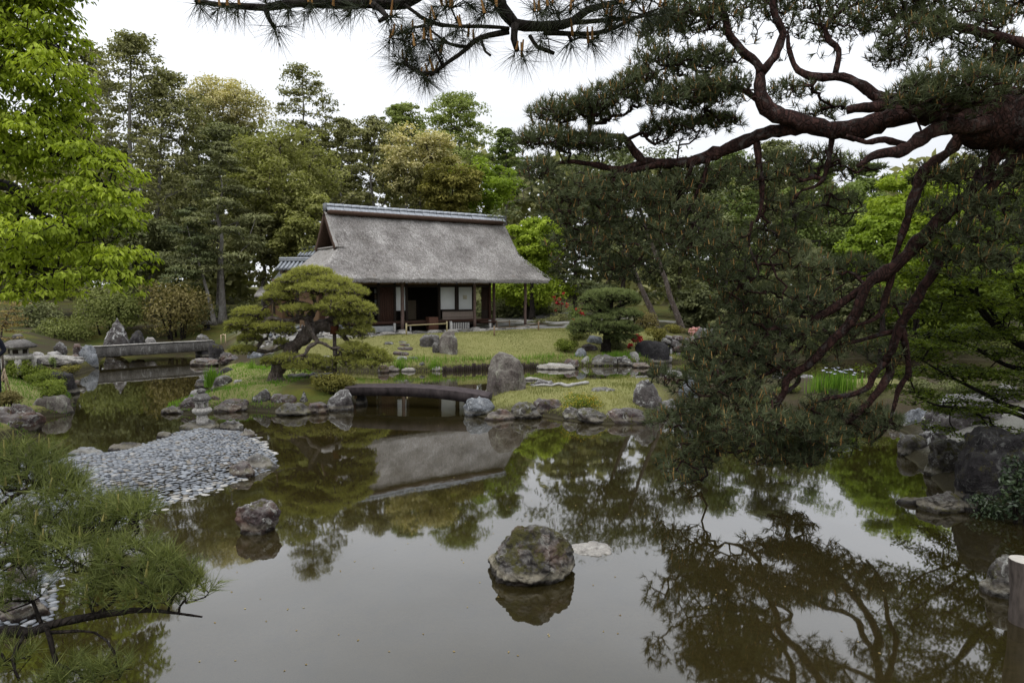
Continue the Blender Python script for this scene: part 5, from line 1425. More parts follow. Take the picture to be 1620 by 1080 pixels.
# ------------------------------------------------------------------ woodland trees
def woodtree(label, px, ytop, depth, wpx, kind, mat, seed, bark='bark_grey', bot=None, trunkr=.16, dens=1.0, leaf=.215, lean=0, group=None, name='tree', tpx=None, cat='tree', showt=False):
    """a tree standing at DEPTH: crown WPX wide, its top at row YTOP and its lowest leaves at row BOT"""
    rng = np.random.default_rng(seed)
    b = D(px if tpx is None else tpx, 455, depth); gz = hz(b[0], b[1]) - .1
    top = D(px, ytop, depth); H = top[2] - gz; R = wpx / 2 / FPX * depth
    cb_ = D(px, bot, depth)[2] if bot else gz + H * .3
    base = np.array([b[0], b[1], gz])
    root = empty(name, base, label, cat, group)
    tz = gz + (H * (.97 if kind in ('conifer', 'airy') else .86))
    hs = np.linspace(0, 1, 8)
    tp_ = np.array([b[0], b[1], gz]) + np.c_[(top[0] - b[0]) * hs + lean * np.sin(hs * 3.0) + .12 * rng.normal(size=8) * hs, .15 * rng.normal(size=8) * hs, (tz - gz) * hs]
    tr_ = trunkr * (1 - hs * .86) * (1 + .5 * np.exp(-hs * 14))
    TP, TR = catmull(tp_, tr_, .5)
    limbs = [(TP, TR)]
    V_, F_, T_, nv = [], [], [], 0
    def put(P, Nn, L, Wd, tint, fold=.15, droop=0):
        nonlocal nv
        V, F, k = cards(P, Nn, L, Wd, rng, fold, droop)
        V_.append(V); F_.append(F + nv); T_.append(np.repeat(tint, k)); nv += len(V)
    C = []; 
    cz = (top[2] + cb_) / 2; hh = (top[2] - cb_) / 2
    if kind == 'broad':
        m = int(95 * dens)
        for i in range(m):
            d = nrm(rng.normal(size=3)); rr_ = rng.uniform(.4, .95)
            sq = 1 - .25 * max(0, -d[2])
            c = np.array([top[0], b[1], cz]) + d * rr_ * np.array([R * sq, R * .8 * sq, hh])
            C.append((c, np.array([R, R, R * .55]) * rng.uniform(.14, .3), 145))
    elif kind == 'airy':
        m = int(150 * dens)
        for i in range(m):
            z = rng.random() ** .8; zz = cb_ + (top[2] - cb_) * z
            wr = R * (1.0 * (1 - z) ** .42 * (.7 + .3 * min(1, z * 4)) + .1) * rng.uniform(.75, 1.15)
            a = rng.uniform(0, 2 * np.pi); q = wr * rng.uniform(.25, 1)
            c = np.array([np.interp(zz, TP[:, 2], TP[:, 0]) + q * np.cos(a), b[1] + q * .8 * np.sin(a), zz])
            if showt and c[1] < b[1] + .1 * R and abs(c[0] - np.interp(zz, TP[:, 2], TP[:, 0])) < .14 * R and z < .8: continue
            C.append((c, np.array([1, 1, .42]) * R * rng.uniform(.09, .22), 62))
    elif kind == 'conifer':
        m = int(95 * dens)
        for i in range(m):
            z = rng.random(); zz = cb_ + (top[2] - cb_) * z
            wr = R * ((1 - z) ** .75 + .08) * rng.uniform(.5, 1.15)
            a = rng.uniform(0, 2 * np.pi)
            c = np.array([np.interp(zz, TP[:, 2], TP[:, 0]) + wr * .75 * np.cos(a), b[1] + wr * .75 * np.sin(a), zz - wr * .12])
            C.append((c, np.array([wr * .42 * (abs(np.cos(a)) + .4), wr * .42 * (abs(np.sin(a)) + .4), R * .07]), 120))
    elif kind == 'pads':
        m = int(34 * dens)
        for i in range(m):
            z = (i + rng.random()) / m; zz = cb_ + (top[2] - cb_) * z
            wr = R * (1 - z) ** .55 * rng.uniform(.15, .95)
            a = rng.uniform(0, 2 * np.pi)
            c = np.array([top[0] + wr * np.cos(a), b[1] + wr * .8 * np.sin(a), zz])
            q = R * rng.uniform(.24, .42) * (1 - z * .5)
            C.append((c, np.array([q, q, q * .26]), 190))
    cen = np.array([c[0] for c in C])
    seg = grow(limbs, cen, rng, tip=.018 if kind != 'airy' else .014, step=R * .3, wig=.22, power=.5)
    for c, r, n in C:
        n = int(n * (1 if kind in ('pads',) else .9))
        ct = rng.normal(.5, .17)
        if kind == 'pads':
            P, d = ellip(c, r, n, rng, .5, .8); Nn = nrm(d * [.5, .5, .3] + [0, 0, .6] + rng.normal(size=(n, 3)) * .5)
            put(P, Nn, leaf * 1.1, leaf * .32, ct + rng.normal(0, .16, n) + .12 * d[:, 2], .1, -.35)
        elif kind == 'conifer':
            P, d = ellip(c, r, n, rng, .15, .5); Nn = nrm([0, 0, 1] + rng.normal(size=(n, 3)) * .55)
            put(P, Nn, leaf * 1.15, leaf * .42, ct + rng.normal(0, .17, n), .1, .25)
        else:
            P, d = ellip(c, r, n, rng, .5, .55); P = P + rng.normal(size=P.shape) * r * .2; Nn = nrm(d * .7 + [0, 0, .5] + rng.normal(size=(n, 3)) * .45)
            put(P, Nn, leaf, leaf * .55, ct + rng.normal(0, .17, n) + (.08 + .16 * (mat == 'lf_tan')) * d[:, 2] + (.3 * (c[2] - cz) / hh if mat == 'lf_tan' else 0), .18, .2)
    build_limbs(root, limbs, bark, 8, .1)
    twigs(root, seg, bark)
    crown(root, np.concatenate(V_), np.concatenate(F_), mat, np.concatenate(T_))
    return root
WG = 'woodland trees behind the garden'
wt = woodtree
wt('tall olive conifer with two-tone grey trunk, tallest at the left of the wood', 205, 58, 44, 215, 'airy', 'lf_olive', 11, bot=390, trunkr=.27, dens=1.9, group=WG, leaf=.22, bark='bark_pale', showt=True)
wt('slender grey-trunked conifer standing just right of the tallest one', 265, 118, 46, 175, 'airy', 'lf_olive', 12, bot=420, trunkr=.22, dens=1.7, group=WG, tpx=232, leaf=.22, bark='bark_pale', showt=True)
wt('dark olive tree filling the gap behind the bright leafy tree', 138, 66, 48, 120, 'airy', 'lf_olive', 13, bot=400, dens=1.6, group=WG, leaf=.24)
wt('round-headed tree crowned with tan blossom beyond the conifers', 350, 122, 54, 155, 'broad', 'lf_tan', 14, bot=235, dens=1.0, group=WG, leaf=.23)
wt('dark green tree below the tan-crowned one', 345, 200, 50, 200, 'airy', 'lf_dark', 15, bot=430, dens=1.6, group=WG, leaf=.24)
wt('lone sparse dark tree standing above the skyline right of the tan crown', 478, 106, 52, 135, 'airy', 'lf_olive', 16, bot=330, dens=.9, group=WG, trunkr=.2)
wt('large yellow-green deciduous tree left of the thatched roof', 445, 180, 42, 190, 'broad', 'lf_yellow', 17, bot=390, dens=1.5, group=WG, bark='bark_brown', leaf=.21)
wt('lower yellow-green tree against the left end of the thatched roof', 475, 300, 40, 120, 'broad', 'lf_yellow', 18, bot=430, dens=.9, group=WG, bark='bark_brown', leaf=.24)
wt('grey-green pine with layered pads on tall pale trunks left of the tea house', 345, 225, 38, 190, 'pads', 'nd_olive', 19, bot=430, dens=1.5, group=WG, bark='bark_pale', trunkr=.2, leaf=.24, tpx=350)
wt('second pale trunk with grey-green pads beside the layered pine', 300, 330, 37, 130, 'pads', 'nd_mid', 20, bot=455, dens=1.0, group=WG, bark='bark_pale', trunkr=.13, leaf=.22, tpx=338)
wt('dark rusty green tree between the layered pine and the tea house annex', 415, 290, 41, 130, 'broad', 'lf_olive', 21, bot=450, dens=1.1, group=WG, leaf=.23)
wt('dark tree with a grey trunk showing above the left end of the roof ridge', 590, 188, 50, 125, 'airy', 'lf_olive', 22, bot=345, dens=1.4, group=WG, tpx=585, trunkr=.22, leaf=.22, bark='bark_pale', showt=True)
wt('dark tree left of the grey trunk above the roof', 540, 190, 52, 110, 'airy', 'lf_olive', 23, bot=345, dens=1.3, group=WG, leaf=.22, bark='bark_pale', showt=True)
wt('pale tan flowering tree above the middle of the roof ridge', 665, 196, 48, 145, 'broad', 'lf_tan', 24, bot=330, dens=1.1, group=WG, leaf=.23)
wt('bright green spring tree on the skyline above the roof', 725, 150, 55, 150, 'airy', 'lf_spring', 25, bot=300, dens=1.5, group=WG, leaf=.23)
wt('small bright green tree on the skyline left of the large spring tree', 640, 166, 56, 100, 'airy', 'lf_spring', 26, bot=260, dens=1.1, group=WG, leaf=.23)
wt('brownish olive tree just right of the tan flowering one', 715, 250, 44, 110, 'broad', 'lf_gold', 27, bot=345, dens=.8, group=WG, bark='bark_dark', leaf=.21)
wt('yellow-green tree with dark crooked trunk above the right end of the ridge', 770, 245, 46, 110, 'broad', 'lf_lime', 28, bot=355, dens=.7, group=WG, bark='bark_dark', leaf=.21)
wt('sparse green tree on the skyline before the sky gap at right of the roof', 800, 205, 54, 80, 'airy', 'lf_green', 29, bot=330, dens=1.0, group=WG)
wt('lime green maple behind the right end of the thatched roof', 842, 342, 41, 105, 'broad', 'lf_limebright', 30, bot=432, dens=.9, group=WG, bark='bark_dark', leaf=.22)
wt('low lime green maple seen through the open veranda', 835, 438, 43, 150, 'broad', 'lf_limebright', 31, bot=486, dens=.8, group=WG, bark='bark_dark', leaf=.2)
wt('dark evergreen in the shade behind the veranda', 815, 470, 46, 150, 'broad', 'lf_dark', 32, bot=515, dens=.7, group=WG, bark='bark_dark', leaf=.23)
wt('dark pine with drooping sprays right of the lime maple', 910, 245, 44, 150, 'pads', 'nd_mid', 33, bot=470, dens=1.7, group=WG, bark='bark_brown', leaf=.27)
wt('dark pine behind the pruned pine, its crown under the big red limb', 985, 235, 43, 160, 'pads', 'nd_mid', 34, bot=470, dens=1.7, group=WG, bark='bark_brown', leaf=.27)
wt('deep green tree below the gap of sky at the middle right', 1075, 250, 42, 150, 'broad', 'lf_dark', 35, bot=500, dens=1.2, group=WG, bark='bark_brown')
wt('mid green tree with bare grey trunk behind the hanging pine twigs', 1150, 240, 45, 150, 'airy', 'lf_green', 36, bot=480, dens=1.7, group=WG)
wt('dark tree behind the main red limb right of the gap of sky', 1235, 225, 46, 160, 'airy', 'lf_dark', 37, bot=470, dens=1.8, group=WG)
wt('dense tree under the long red limb', 1310, 245, 44, 150, 'broad', 'lf_green', 38, bot=470, dens=1.1, group=WG)
wt('sparse tree seen between the limbs below the trunk', 1370, 260, 46, 130, 'airy', 'lf_green', 39, bot=470, dens=1.5, group=WG)
wt('glowing lime green maple below the thick pine trunk', 1455, 262, 30, 170, 'broad', 'lf_limebright', 40, bot=420, dens=1.0, group=WG, bark='bark_dark', leaf=.19)
wt('lime green maple behind the crossing red limbs', 1400, 325, 29, 130, 'broad', 'lf_lime', 41, bot=470, dens=.9, group=WG, bark='bark_dark', leaf=.18)
wt('lime green tree at the right edge behind the pine needles', 1590, 270, 31, 170, 'broad', 'lf_lime', 42, bot=560, dens=1.2, group=WG, bark='bark_dark', leaf=.19)
wt('shaded green tree on the far bank behind the maple twigs', 1490, 400, 31, 190, 'broad', 'lf_maple', 43, bot=560, dens=1.2, group=WG, bark='bark_dark', leaf=.19)
wt('olive pine with many flat cloud layers on the far right bank', 1265, 380, 32, 190, 'pads', 'nd_olive', 44, bot=525, dens=1.6, group=WG, bark='bark_red', leaf=.2)
wt('pale green fluffy young pine right of the leaning trunks', 1168, 468, 30.5, 95, 'pads', 'nd_olive', 45, bot=522, dens=1.0, group=WG, bark='bark_brown', leaf=.16)
wt('low dark evergreen behind the stone wall', 1120, 450, 35, 110, 'broad', 'lf_dark', 46, bot=520, dens=.8, group=WG, bark='bark_dark', leaf=.24)
wt('dark evergreen on the far bank behind the cloud-layered pine', 1350, 440, 35, 170, 'broad', 'lf_dark', 47, bot=560, dens=1.0, group=WG, bark='bark_dark', leaf=.24)
wt('dark evergreen beside the right edge of the wood', 1540, 330, 38, 200, 'broad', 'lf_olive', 48, bot=540, dens=1.0, group=WG, bark='bark_dark')
wt('shady tree low in the wood left of the layered pine', 200, 330, 42, 190, 'broad', 'lf_dark', 49, bot=460, dens=1.1, group=WG, bark='bark_dark')
wt('shady tree behind the bushes at the far left', 50, 350, 42, 200, 'broad', 'lf_dark', 50, bot=470, dens=1.1, group=WG, bark='bark_dark')
# two leaning bare trunks by the stone wall
for k, (pl, lab) in enumerate((([(1052, 440), (1060, 470), (1072, 500), (1085, 528)], 'leaning grey-brown trunk standing right behind the stone wall, with dark crown'), ([(1008, 440), (1020, 468), (1032, 495), (1046, 525)], 'leaning trunk left of the other leaning trunk behind the golden bush'))):
    pts = [D(x, y, 33 + k) for x, y in pl[::-1]]; pts[0][2] -= .3
    pts += [pts[-1] + np.array([-1.0, 0, 2.5]), pts[-1] + np.array([-1.6, 0, 4.5])]
    TP, TR = catmull(pts, np.linspace(.17, .07, len(pts)), .4)
    root = empty('tree', pts[0], lab, 'tree', 'leaning trunks by the stone wall')
    rng = np.random.default_rng(60 + k)
    cen = TP[-1] + rng.normal(size=(26, 3)) * np.array([1.9, 1.2, .9])
    seg = grow([(TP, TR)], cen, rng, .02, .6, .2)
    build_limbs(root, [(TP, TR)], 'bark_brown', 8); twigs(root, seg, 'bark_brown')
    P = np.repeat(cen, 150, 0) + rng.normal(size=(26 * 150, 3)) * np.array([.5, .5, .16])
    V, F, kk = cards(P, nrm([0, 0, 1] + rng.normal(size=P.shape) * .6), .26, .09, rng, .1, -.3)
    crown(root, V, F, 'nd_mid', np.repeat(rng.random(len(P)), kk))
# the closed wood beyond, one mass
rng = np.random.default_rng(77)
nC = 620
cx = rng.uniform(-75, 75, nC); cy = rng.uniform(56, 74, nC)
maxz = np.interp(cx / cy * FPX + 810, [-300, 100, 330, 520, 800, 1000, 1300, 1900], [230, 190, 215, 215, 240, 262, 262, 250])
ztop = EYE + (455 - maxz) / FPX * cy
cz = np.maximum(ztop - 1.5, 1) * rng.random(nC) ** .9
P = np.repeat(np.c_[cx, cy, cz], 100, 0) + np.repeat(rng.uniform(1.6, 3.0, nC), 100)[:, None] * nrm(rng.normal(size=(nC * 100, 3))) * rng.uniform(.5, 1, (nC * 100, 1))
V, F, k = cards(P, nrm(rng.normal(size=P.shape) + [0, -.3, .6]), .95, .6, rng, .15, .2)
fw = mesh('far_woods', V, F, M['lf_olive'], base=[0, 65, 0], tint=np.clip(np.repeat(np.repeat(rng.normal(.45, .2, nC), 100) + rng.normal(0, .15, nC * 100), k), 0, 1))
props(fw, 'dark mass of far woodland closing the garden', kind='stuff')

# ------------------------------------------------------------------ shrubs
def shrub(label, px, yt, yb, wpx, mat, seed, depth=None, leaf=.07, n=1500, flowers=None, nf=0, fleaf=.06, group=None, name='shrub', cat='shrub', lumps=7, ry=.8, zb=None):
    rng = np.random.default_rng(seed)
    b = D(px, yb, depth) if depth else GT(px, yb)
    if depth: b[2] = min(b[2], hz(b[0], b[1]) + .02) if hz(b[0], b[1]) > b[2] - 3 else b[2]
    y = b[1]; R = wpx / 2 / FPX * y * (1.2 if group == 'clipped hedge shrubs on the left bank' else 1.05); h = (D(px, yt, y)[2] - b[2]) * 1.06
    b = b + [0, R * ry * .7, 0]
    root = empty(name, b, label, cat, group)
    # stems
    P0, P1 = [], []
    for k in range(9):
        a = rng.uniform(0, 6.28); q = rng.uniform(.1, .45)
        P0.append(b + [R * .15 * np.cos(a), R * .15 * np.sin(a), -.08]); P1.append(b + [R * q * np.cos(a), R * ry * q * np.sin(a), h * rng.uniform(.45, .8)])
    V, F = frusta(np.array(P0), np.array(P1), np.full(9, max(.012, R * .03)), np.full(9, .006), 5)
    o = mesh('stems', V, F, M['bark_dark'], root, smooth=True); o['kind'] = 'stuff'
    c0 = b + [0, 0, h * .48]
    V_, F_, T_, nv = [], [], [], 0
    C = [(c0, np.array([R * .8, R * ry * .8, h * .5]))]
    for k in range(lumps):
        d = nrm(rng.normal(size=3)); d[2] = rng.uniform(-.75, .8)
        C.append((c0 + d * np.array([R, R * ry, h * .5]) * .55, np.array([R, R * ry, h * .55]) * rng.uniform(.36, .5)))
    P_, N_, T_ = [], [], []
    for c, r in C:
        m = int(n / len(C))
        P, d = ellip(c, r, m, rng, .72, .3)
        P[:, 2] = np.maximum(P[:, 2], b[2] + .01)
        P_.append(P); N_.append(nrm(d + [0, 0, .35] + rng.normal(size=(m, 3)) * .45)); T_.append(rng.normal(.48, .12) + rng.normal(0, .17, m) + .1 * d[:, 2])
    P = np.concatenate(P_); Nn = np.concatenate(N_)
    V, F, k = cards(P, Nn, leaf, leaf * .5, rng, .2)
    crown(root, V, F, mat, np.repeat(np.concatenate(T_), k), 'foliage')
    if flowers:
        P_, N_ = [], []
        for q in range(max(5, nf // 12)):
            c, r = C[rng.integers(len(C))]
            P, d = ellip(c, r * 1.03, 1, rng, .97, 1.0)
            P_.append(P + rng.normal(size=(12, 3)) * R * .09); N_.append(nrm(d + rng.normal(size=(12, 3)) * .6))
        P = np.concatenate(P_)
        V, F, k = cards(P, np.concatenate(N_), fleaf, fleaf * .85, rng, .3)
        crown(root, V, F, flowers, np.repeat(rng.random(len(P)), k), 'blossoms')
    return root
HG, SH = 'clipped hedge shrubs on the left bank', 'shrubs at the foot of the wood'
shrub('large spreading green shrub at the wood edge behind the pointed rock', 150, 440, 545, 140, 'lf_shrub', 201, 33, .15, 5200, group=SH, lumps=16)
shrub('large brown-tinged shrub behind the middle of the slab bridge', 262, 440, 538, 128, 'lf_brown', 202, 33.5, .15, 5000, group=SH, lumps=16)
shrub('low green shrub left of the large spreading one', 85, 500, 548, 95, 'lf_shrub', 203, 32, .13, 2600, group=SH, lumps=10)
shrub('dark shrub in the shade at the far left of the wood edge', 30, 470, 545, 110, 'lf_dark', 204, 34, .16, 2600, group=SH, lumps=10)
shrub('dark shrub under the layered pine left of the annex', 395, 470, 530, 90, 'lf_dark', 205, 38, .16, 2200, group=SH, lumps=10)
shrub('dark undergrowth bush right of the brown-tinged shrub', 330, 480, 525, 80, 'lf_dark', 206, 39, .16, 2000, group=SH, lumps=8)
shrub('topmost clipped hedge mound beside the lantern legs', 20, 562, 584, 46, 'lf_azalea', 211, None, .06, 1500, group=HG)
shrub('wide clipped hedge mound behind the person and the bamboo canes', 22, 573, 600, 66, 'lf_azalea', 212, None, .06, 2200, group=HG)
shrub('bright clipped hedge mound in the middle of the left bank', 58, 588, 611, 66, 'lf_azalea', 213, None, .055, 2200, group=HG)
shrub('lower bright hedge mound above the small patch of grass', 64, 603, 620, 58, 'lf_azalea', 214, None, .055, 1900, group=HG)
shrub('yellow-green hedge mound beside the dark blocky rock', 70, 582, 604, 34, 'lf_gold', 215, None, .055, 1100, group=HG)
shrub('upright dark green hedge tuft above the squat boulder', 75, 606, 640, 38, 'lf_azalea', 216, None, .06, 1300, group=HG)
shrub('reddish-brown hedge mound behind the big wedge rock', 2, 620, 650, 46, 'lf_brown', 217, None, .06, 1300, group=HG)
shrub('yellow-green moss-like tuft on top of the dark blocky rock', 104, 577, 594, 34, 'lf_gold', 218, None, .05, 900, group=HG)
shrub('thin young green shrub by the stones left of the bridge', 80, 562, 584, 14, 'lf_green', 219, None, .05, 300, group=HG)
shrub('golden-green leafy bush at the left end of the curved bridge', 522, 590, 630, 76, 'lf_gold', 221, None, .075, 2600, lumps=14)
shrub('small mossy shrub beside the foot of the pine prop', 503, 598, 612, 26, 'lf_gold', 222, None, .06, 500)
RB = 'clipped bushes at the right of the lawn'
shrub('round clipped light green bush standing on the lawn', 897, 533, 560, 43, 'lf_azalea', 231, None, .08, 1700, group=RB)
shrub('dark clipped bush behind the light green one', 914, 513, 540, 44, 'lf_shrub', 232, None, .08, 1700, group=RB)
shrub('dark low bush under the boughs of the pruned pine', 978, 534, 557, 48, 'lf_dark', 233, None, .08, 1500, group=RB)
shrub('rounded brown-green bush right of the pruned pine', 1022, 489, 526, 48, 'lf_brown', 234, 32, .09, 2200, group=RB)
shrub('golden clipped bush above the black block', 1041, 516, 545, 42, 'lf_gold', 235, 30, .08, 1900, group=RB)
shrub('little olive bush behind the golden one', 1065, 513, 530, 34, 'lf_gold', 236, 31.5, .08, 900, group=RB)
shrub('low brownish bush by the foot of the leaning trunk', 1090, 520, 534, 44, 'lf_brown', 237, 31.5, .08, 1100, group=RB)
shrub('low dark shrub beyond the gravel right of the veranda', 885, 496, 517, 60, 'lf_olive', 238, 39, .12, 1300, group=RB)
shrub('small low shrub by the right veranda post', 848, 504, 518, 34, 'lf_olive', 239, 37, .1, 700, group=RB)
shrub('red azalea glowing above the black block', 1009, 529, 548, 22, 'lf_dark', 241, 29.2, .05, 420, 'red', 420, .085, name='azalea', cat='azalea')
shrub('small crimson azalea left of the larger red one', 996, 543, 556, 13, 'lf_dark', 242, 29, .05, 200, 'red', 130, .07, name='azalea', cat='azalea')
shrub('tall red-flowered azalea left of the pruned pine', 919, 485, 525, 30, 'lf_green', 243, 33.5, .08, 420, 'red', 150, .1, name='azalea', cat='azalea')
shrub('red azalea far back right of the veranda', 884, 463, 505, 30, 'lf_olive', 244, 40, .1, 500, 'red', 140, .12, name='azalea', cat='azalea')
shrub('pale pink azalea beside the tall mottled slab', 1103, 519, 537, 24, 'lf_azalea', 245, 30, .06, 420, 'pink', 420, .085, name='azalea', cat='azalea')
shrub('pale variegated shrub behind the red-flowered azalea', 912, 472, 520, 34, 'lf_green', 246, 36, .1, 700)
shrub('glossy dark camellia bush at the right edge above the water', 1632, 715, 838, 90, 'lf_camellia', 247, 8.6, .075, 700, lumps=8)
shrub('ferny brown undergrowth below the largest boulder', 1545, 765, 790, 40, 'lf_brown', 248, 9.6, .05, 260, lumps=4)
shrub('low dark ground cover on the right bank below the largest boulder', 1580, 790, 836, 80, 'lf_camellia', 251, 8.9, .05, 800, lumps=9)
shrub('low green ground cover between the irises and the pine needles', 1210, 632, 652, 90, 'lf_shrub', 252, None, .05, 1300, lumps=10)
shrub('low dark ground cover beyond the pale slab before the irises', 1330, 628, 652, 110, 'lf_dark', 253, None, .05, 1500, lumps=10)
shrub('yellow-flowered low plants in the middle of the grassy island', 922, 627, 652, 84, 'lf_azalea', 249, None, .05, 1500, 'yellow', 420, .032, lumps=12, name='flower_bed', cat='plants')

FB = 'shrubs along the far right shore'
for k, (x, yt, yb, w, m, lab) in enumerate(((1165, 528, 572, 60, 'lf_olive', 'olive shrub at the far shore right of the tall mottled slab'), (1225, 520, 571, 80, 'lf_dark', 'broad dark shrub at the far shore behind the long pine limb'), (1292, 530, 569, 74, 'lf_shrub', 'mid green shrub at the far shore just left above the irises'),
        (1350, 522, 568, 84, 'lf_dark', 'dark shrub at the far shore right above the irises'), (1412, 532, 567, 70, 'lf_brown', 'brownish shrub at the far shore behind the crossing pine limbs'), (1470, 524, 567, 84, 'lf_olive', 'olive shrub at the far shore behind the left maple tips'),
        (1540, 526, 568, 90, 'lf_dark', 'dark shrub at the far shore behind the middle of the maple'), (1610, 522, 570, 90, 'lf_shrub', 'green shrub at the far shore by the right edge'))):
    shrub(lab, x, yt, yb, w, m, 260 + k, None, .1, 1500, lumps=10, group=FB)
for k, (x, yt, yb, w, m, lab) in enumerate(((1395, 606, 628, 60, 'lf_shrub', 'low green plants on the spit right of the irises'), (1465, 600, 622, 70, 'lf_dark', 'low dark plants on the spit behind the weathered rocks'), (1250, 608, 626, 40, 'lf_shrub', 'low green plants on the spit left of the irises'), (1535, 604, 626, 80, 'lf_dark', 'low dark plants on the spit under the maple'))):
    shrub(lab, x, yt, yb, w, m, 270 + k, None, .055, 1000, lumps=9, name='plants', cat='plants')
# tan-leaved sapling at the far left
rng = np.random.default_rng(90)
bp = D(4, 560, 18.5); bp[2] = hz(bp[0], bp[1])
TP, TR = catmull([bp, D(2, 530, 18.5), D(8, 510, 18.5), D(12, 498, 18.5), D(20, 482, 18.5)], [.03, .025, .02, .014, .008], .15)
sp = empty('sapling', bp, 'young tree with layered tan leaves at the far left behind the lantern', 'tree')
cen = np.concatenate([D(x, y, 18.5) + rng.normal(size=(k, 3)) * [w, .18, .02] for x, y, w, k in ((22, 481, .12, 8), (18, 491, .16, 9), (12, 500, .13, 8), (30, 505, .09, 6), (9, 508, .12, 6), (24, 512, .14, 8), (8, 517, .13, 8), (14, 524, .12, 6), (10, 536, .14, 7))])
seg = grow([(TP, TR)], cen, rng, .004, .2, .1)
build_limbs(sp, [(TP, TR)], 'bark_brown', 6); twigs(sp, seg, 'bark_brown')
P = np.repeat(cen, 16, 0) + rng.normal(size=(len(cen) * 16, 3)) * [.06, .06, .015]
V, F, k = cards(P, nrm([0, 0, 1] + rng.normal(size=P.shape) * .4), .075, .035, rng)
crown(sp, V, F, 'lf_sap', np.repeat(rng.random(len(P)), k))

# ------------------------------------------------------------------ pines near and middle: needles
def pads_pine(name, label, base, limbs, pads, bark, mat, seed, nl, nk, nw, density, depth_r=.8, tipr=.006, group=None, cat='pine tree', candles=0, dn=0.0, dens2=None, lo=.35, cmat='candle'):
    """limbs: list of (points, radii); pads: (centre, radii, tint)"""
    rng = np.random.default_rng(seed)
    root = empty(name, base, label, cat, group)
    nodes, tn = [], []
    for c, r, tt in pads:
        n = max(4, int(density * r[0] * r[1] * 3.14 * (dens2(c) if dens2 else 1)))
        P, d = ellip(c, r, n, rng, lo, .85 if lo or c[2] > 4.2 else .4)
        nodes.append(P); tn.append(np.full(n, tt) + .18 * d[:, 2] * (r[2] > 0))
    nodes = np.concatenate(nodes); tn = np.concatenate(tn)
    RL = [rs_limb(p, r, .09) for p, r in limbs]
    RL = [(P + r_[:, None] * .35 * np.stack([vnoise(P * 3.1 + 7 * q, 4), vnoise(P * 3.1 + 7 * q + 30, 5), vnoise(P * 3.1 + 7 * q + 60, 6)], 1) * (np.arange(len(P)) > 3)[:, None], r_ * (1 + .16 * vnoise(P * 4.3, 12))) for q, (P, r_) in enumerate(RL)]
    build_limbs(root, RL, bark, 12, .3)
    seg = grow(RL, nodes, rng, tipr, .2, .25, .42)
    twigs(root, seg, bark)
    ax = nrm(seg[4] * .45 + [0, 0, .75 - dn] + rng.normal(size=nodes.shape) * .28)
    V, F = needles(nodes, ax, nk, nl, nw, rng, nl * .6)
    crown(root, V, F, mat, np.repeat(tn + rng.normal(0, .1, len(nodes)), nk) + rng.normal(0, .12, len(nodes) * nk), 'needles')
    if candles:
        k = rng.random(len(nodes)) < candles
        P = nodes[k] + ax[k] * nl * .25; n = len(P)
        d = nrm(ax[k] * .5 + [0, 0, 1] + rng.normal(size=(n, 3)) * .12) * (min(nl, .11) * rng.uniform(.45, 1.05, n) * (.4 if nl > .13 else 1))[:, None]
        V, F = frusta(P, P + d, np.full(n, .0075 * (nl / .1)), np.full(n, .003 * (nl / .1)), 4)
        o = mesh('candles', V, F, M[cmat], root, tint=np.repeat(rng.random(n), 4)); o['kind'] = 'stuff'
    return root
def L_(pl, d0, d1, sc=1.0):
    n = len(pl); pts, rad = [], []
    for k, (x, y, r) in enumerate(pl):
        d = d0 + (d1 - d0) * k / max(1, n - 1)
        pts.append(D(x, y, d)); rad.append(r * d / FPX * sc)
    return pts, rad
# leaning pine on the island with its prop
YP = 19.2
bz = GT(440, 600); YP = bz[1]
limbs = [L_([(436, 606, 14), (437, 590, 10.5), (447, 572, 10), (463, 553, 11), (482, 533, 11), (498, 518, 9.5), (510, 513, 9), (522, 516, 8), (530, 522, 9)], YP, YP + .2),
         L_([(494, 518, 9), (489, 506, 7), (493, 497, 6), (498, 488, 4), (497, 476, 3), (492, 462, 2)], YP + .1, YP + .4),
         L_([(489, 507, 5), (478, 502, 4), (462, 507, 4), (445, 507, 4), (430, 503, 4), (418, 510, 3), (408, 512, 2)], YP - .1, YP - .4),
         L_([(484, 507, 4), (490, 518, 4), (496, 532, 3.5), (501, 541, 3), (488, 550, 3), (482, 561, 2.5), (468, 565, 2)], YP - .2, YP - .6),
         L_([(501, 541, 3), (512, 543, 2.5), (524, 551, 2)], YP - .3, YP - .6),
         L_([(522, 516, 5), (540, 527, 4), (550, 538, 3), (570, 552, 2.5), (595, 566, 2)], YP + .2, YP + .5),
         L_([(512, 512, 4), (525, 505, 4), (542, 510, 3), (553, 522, 2)], YP + .3, YP + .1),
         L_([(436, 606, 9), (425, 608, 7), (412, 614, 4), (402, 618, 2)], YP - .1, YP - .5), L_([(440, 604, 9), (450, 611, 6), (460, 618, 2)], YP - .1, YP - .6),
         L_([(455, 545, 4), (440, 551, 3), (428, 556, 2)], YP + .2, YP + .4),
         L_([(496, 490, 4), (515, 474, 3), (535, 470, 2)], YP + .2, YP), L_([(496, 485, 3.5), (470, 478, 3), (445, 482, 2)], YP + .2, YP + .4)]
def pad(x, y, rx, ry, d, rd, t): 
    return (D(x, y, d), np.array([rx / FPX * d, rd, ry / FPX * d]), t)
def pad2(x, y, rx, ry, d, rd, t): return pad(x, y, rx * 1.08, ry * 1.1, d, rd * 1.1, t)
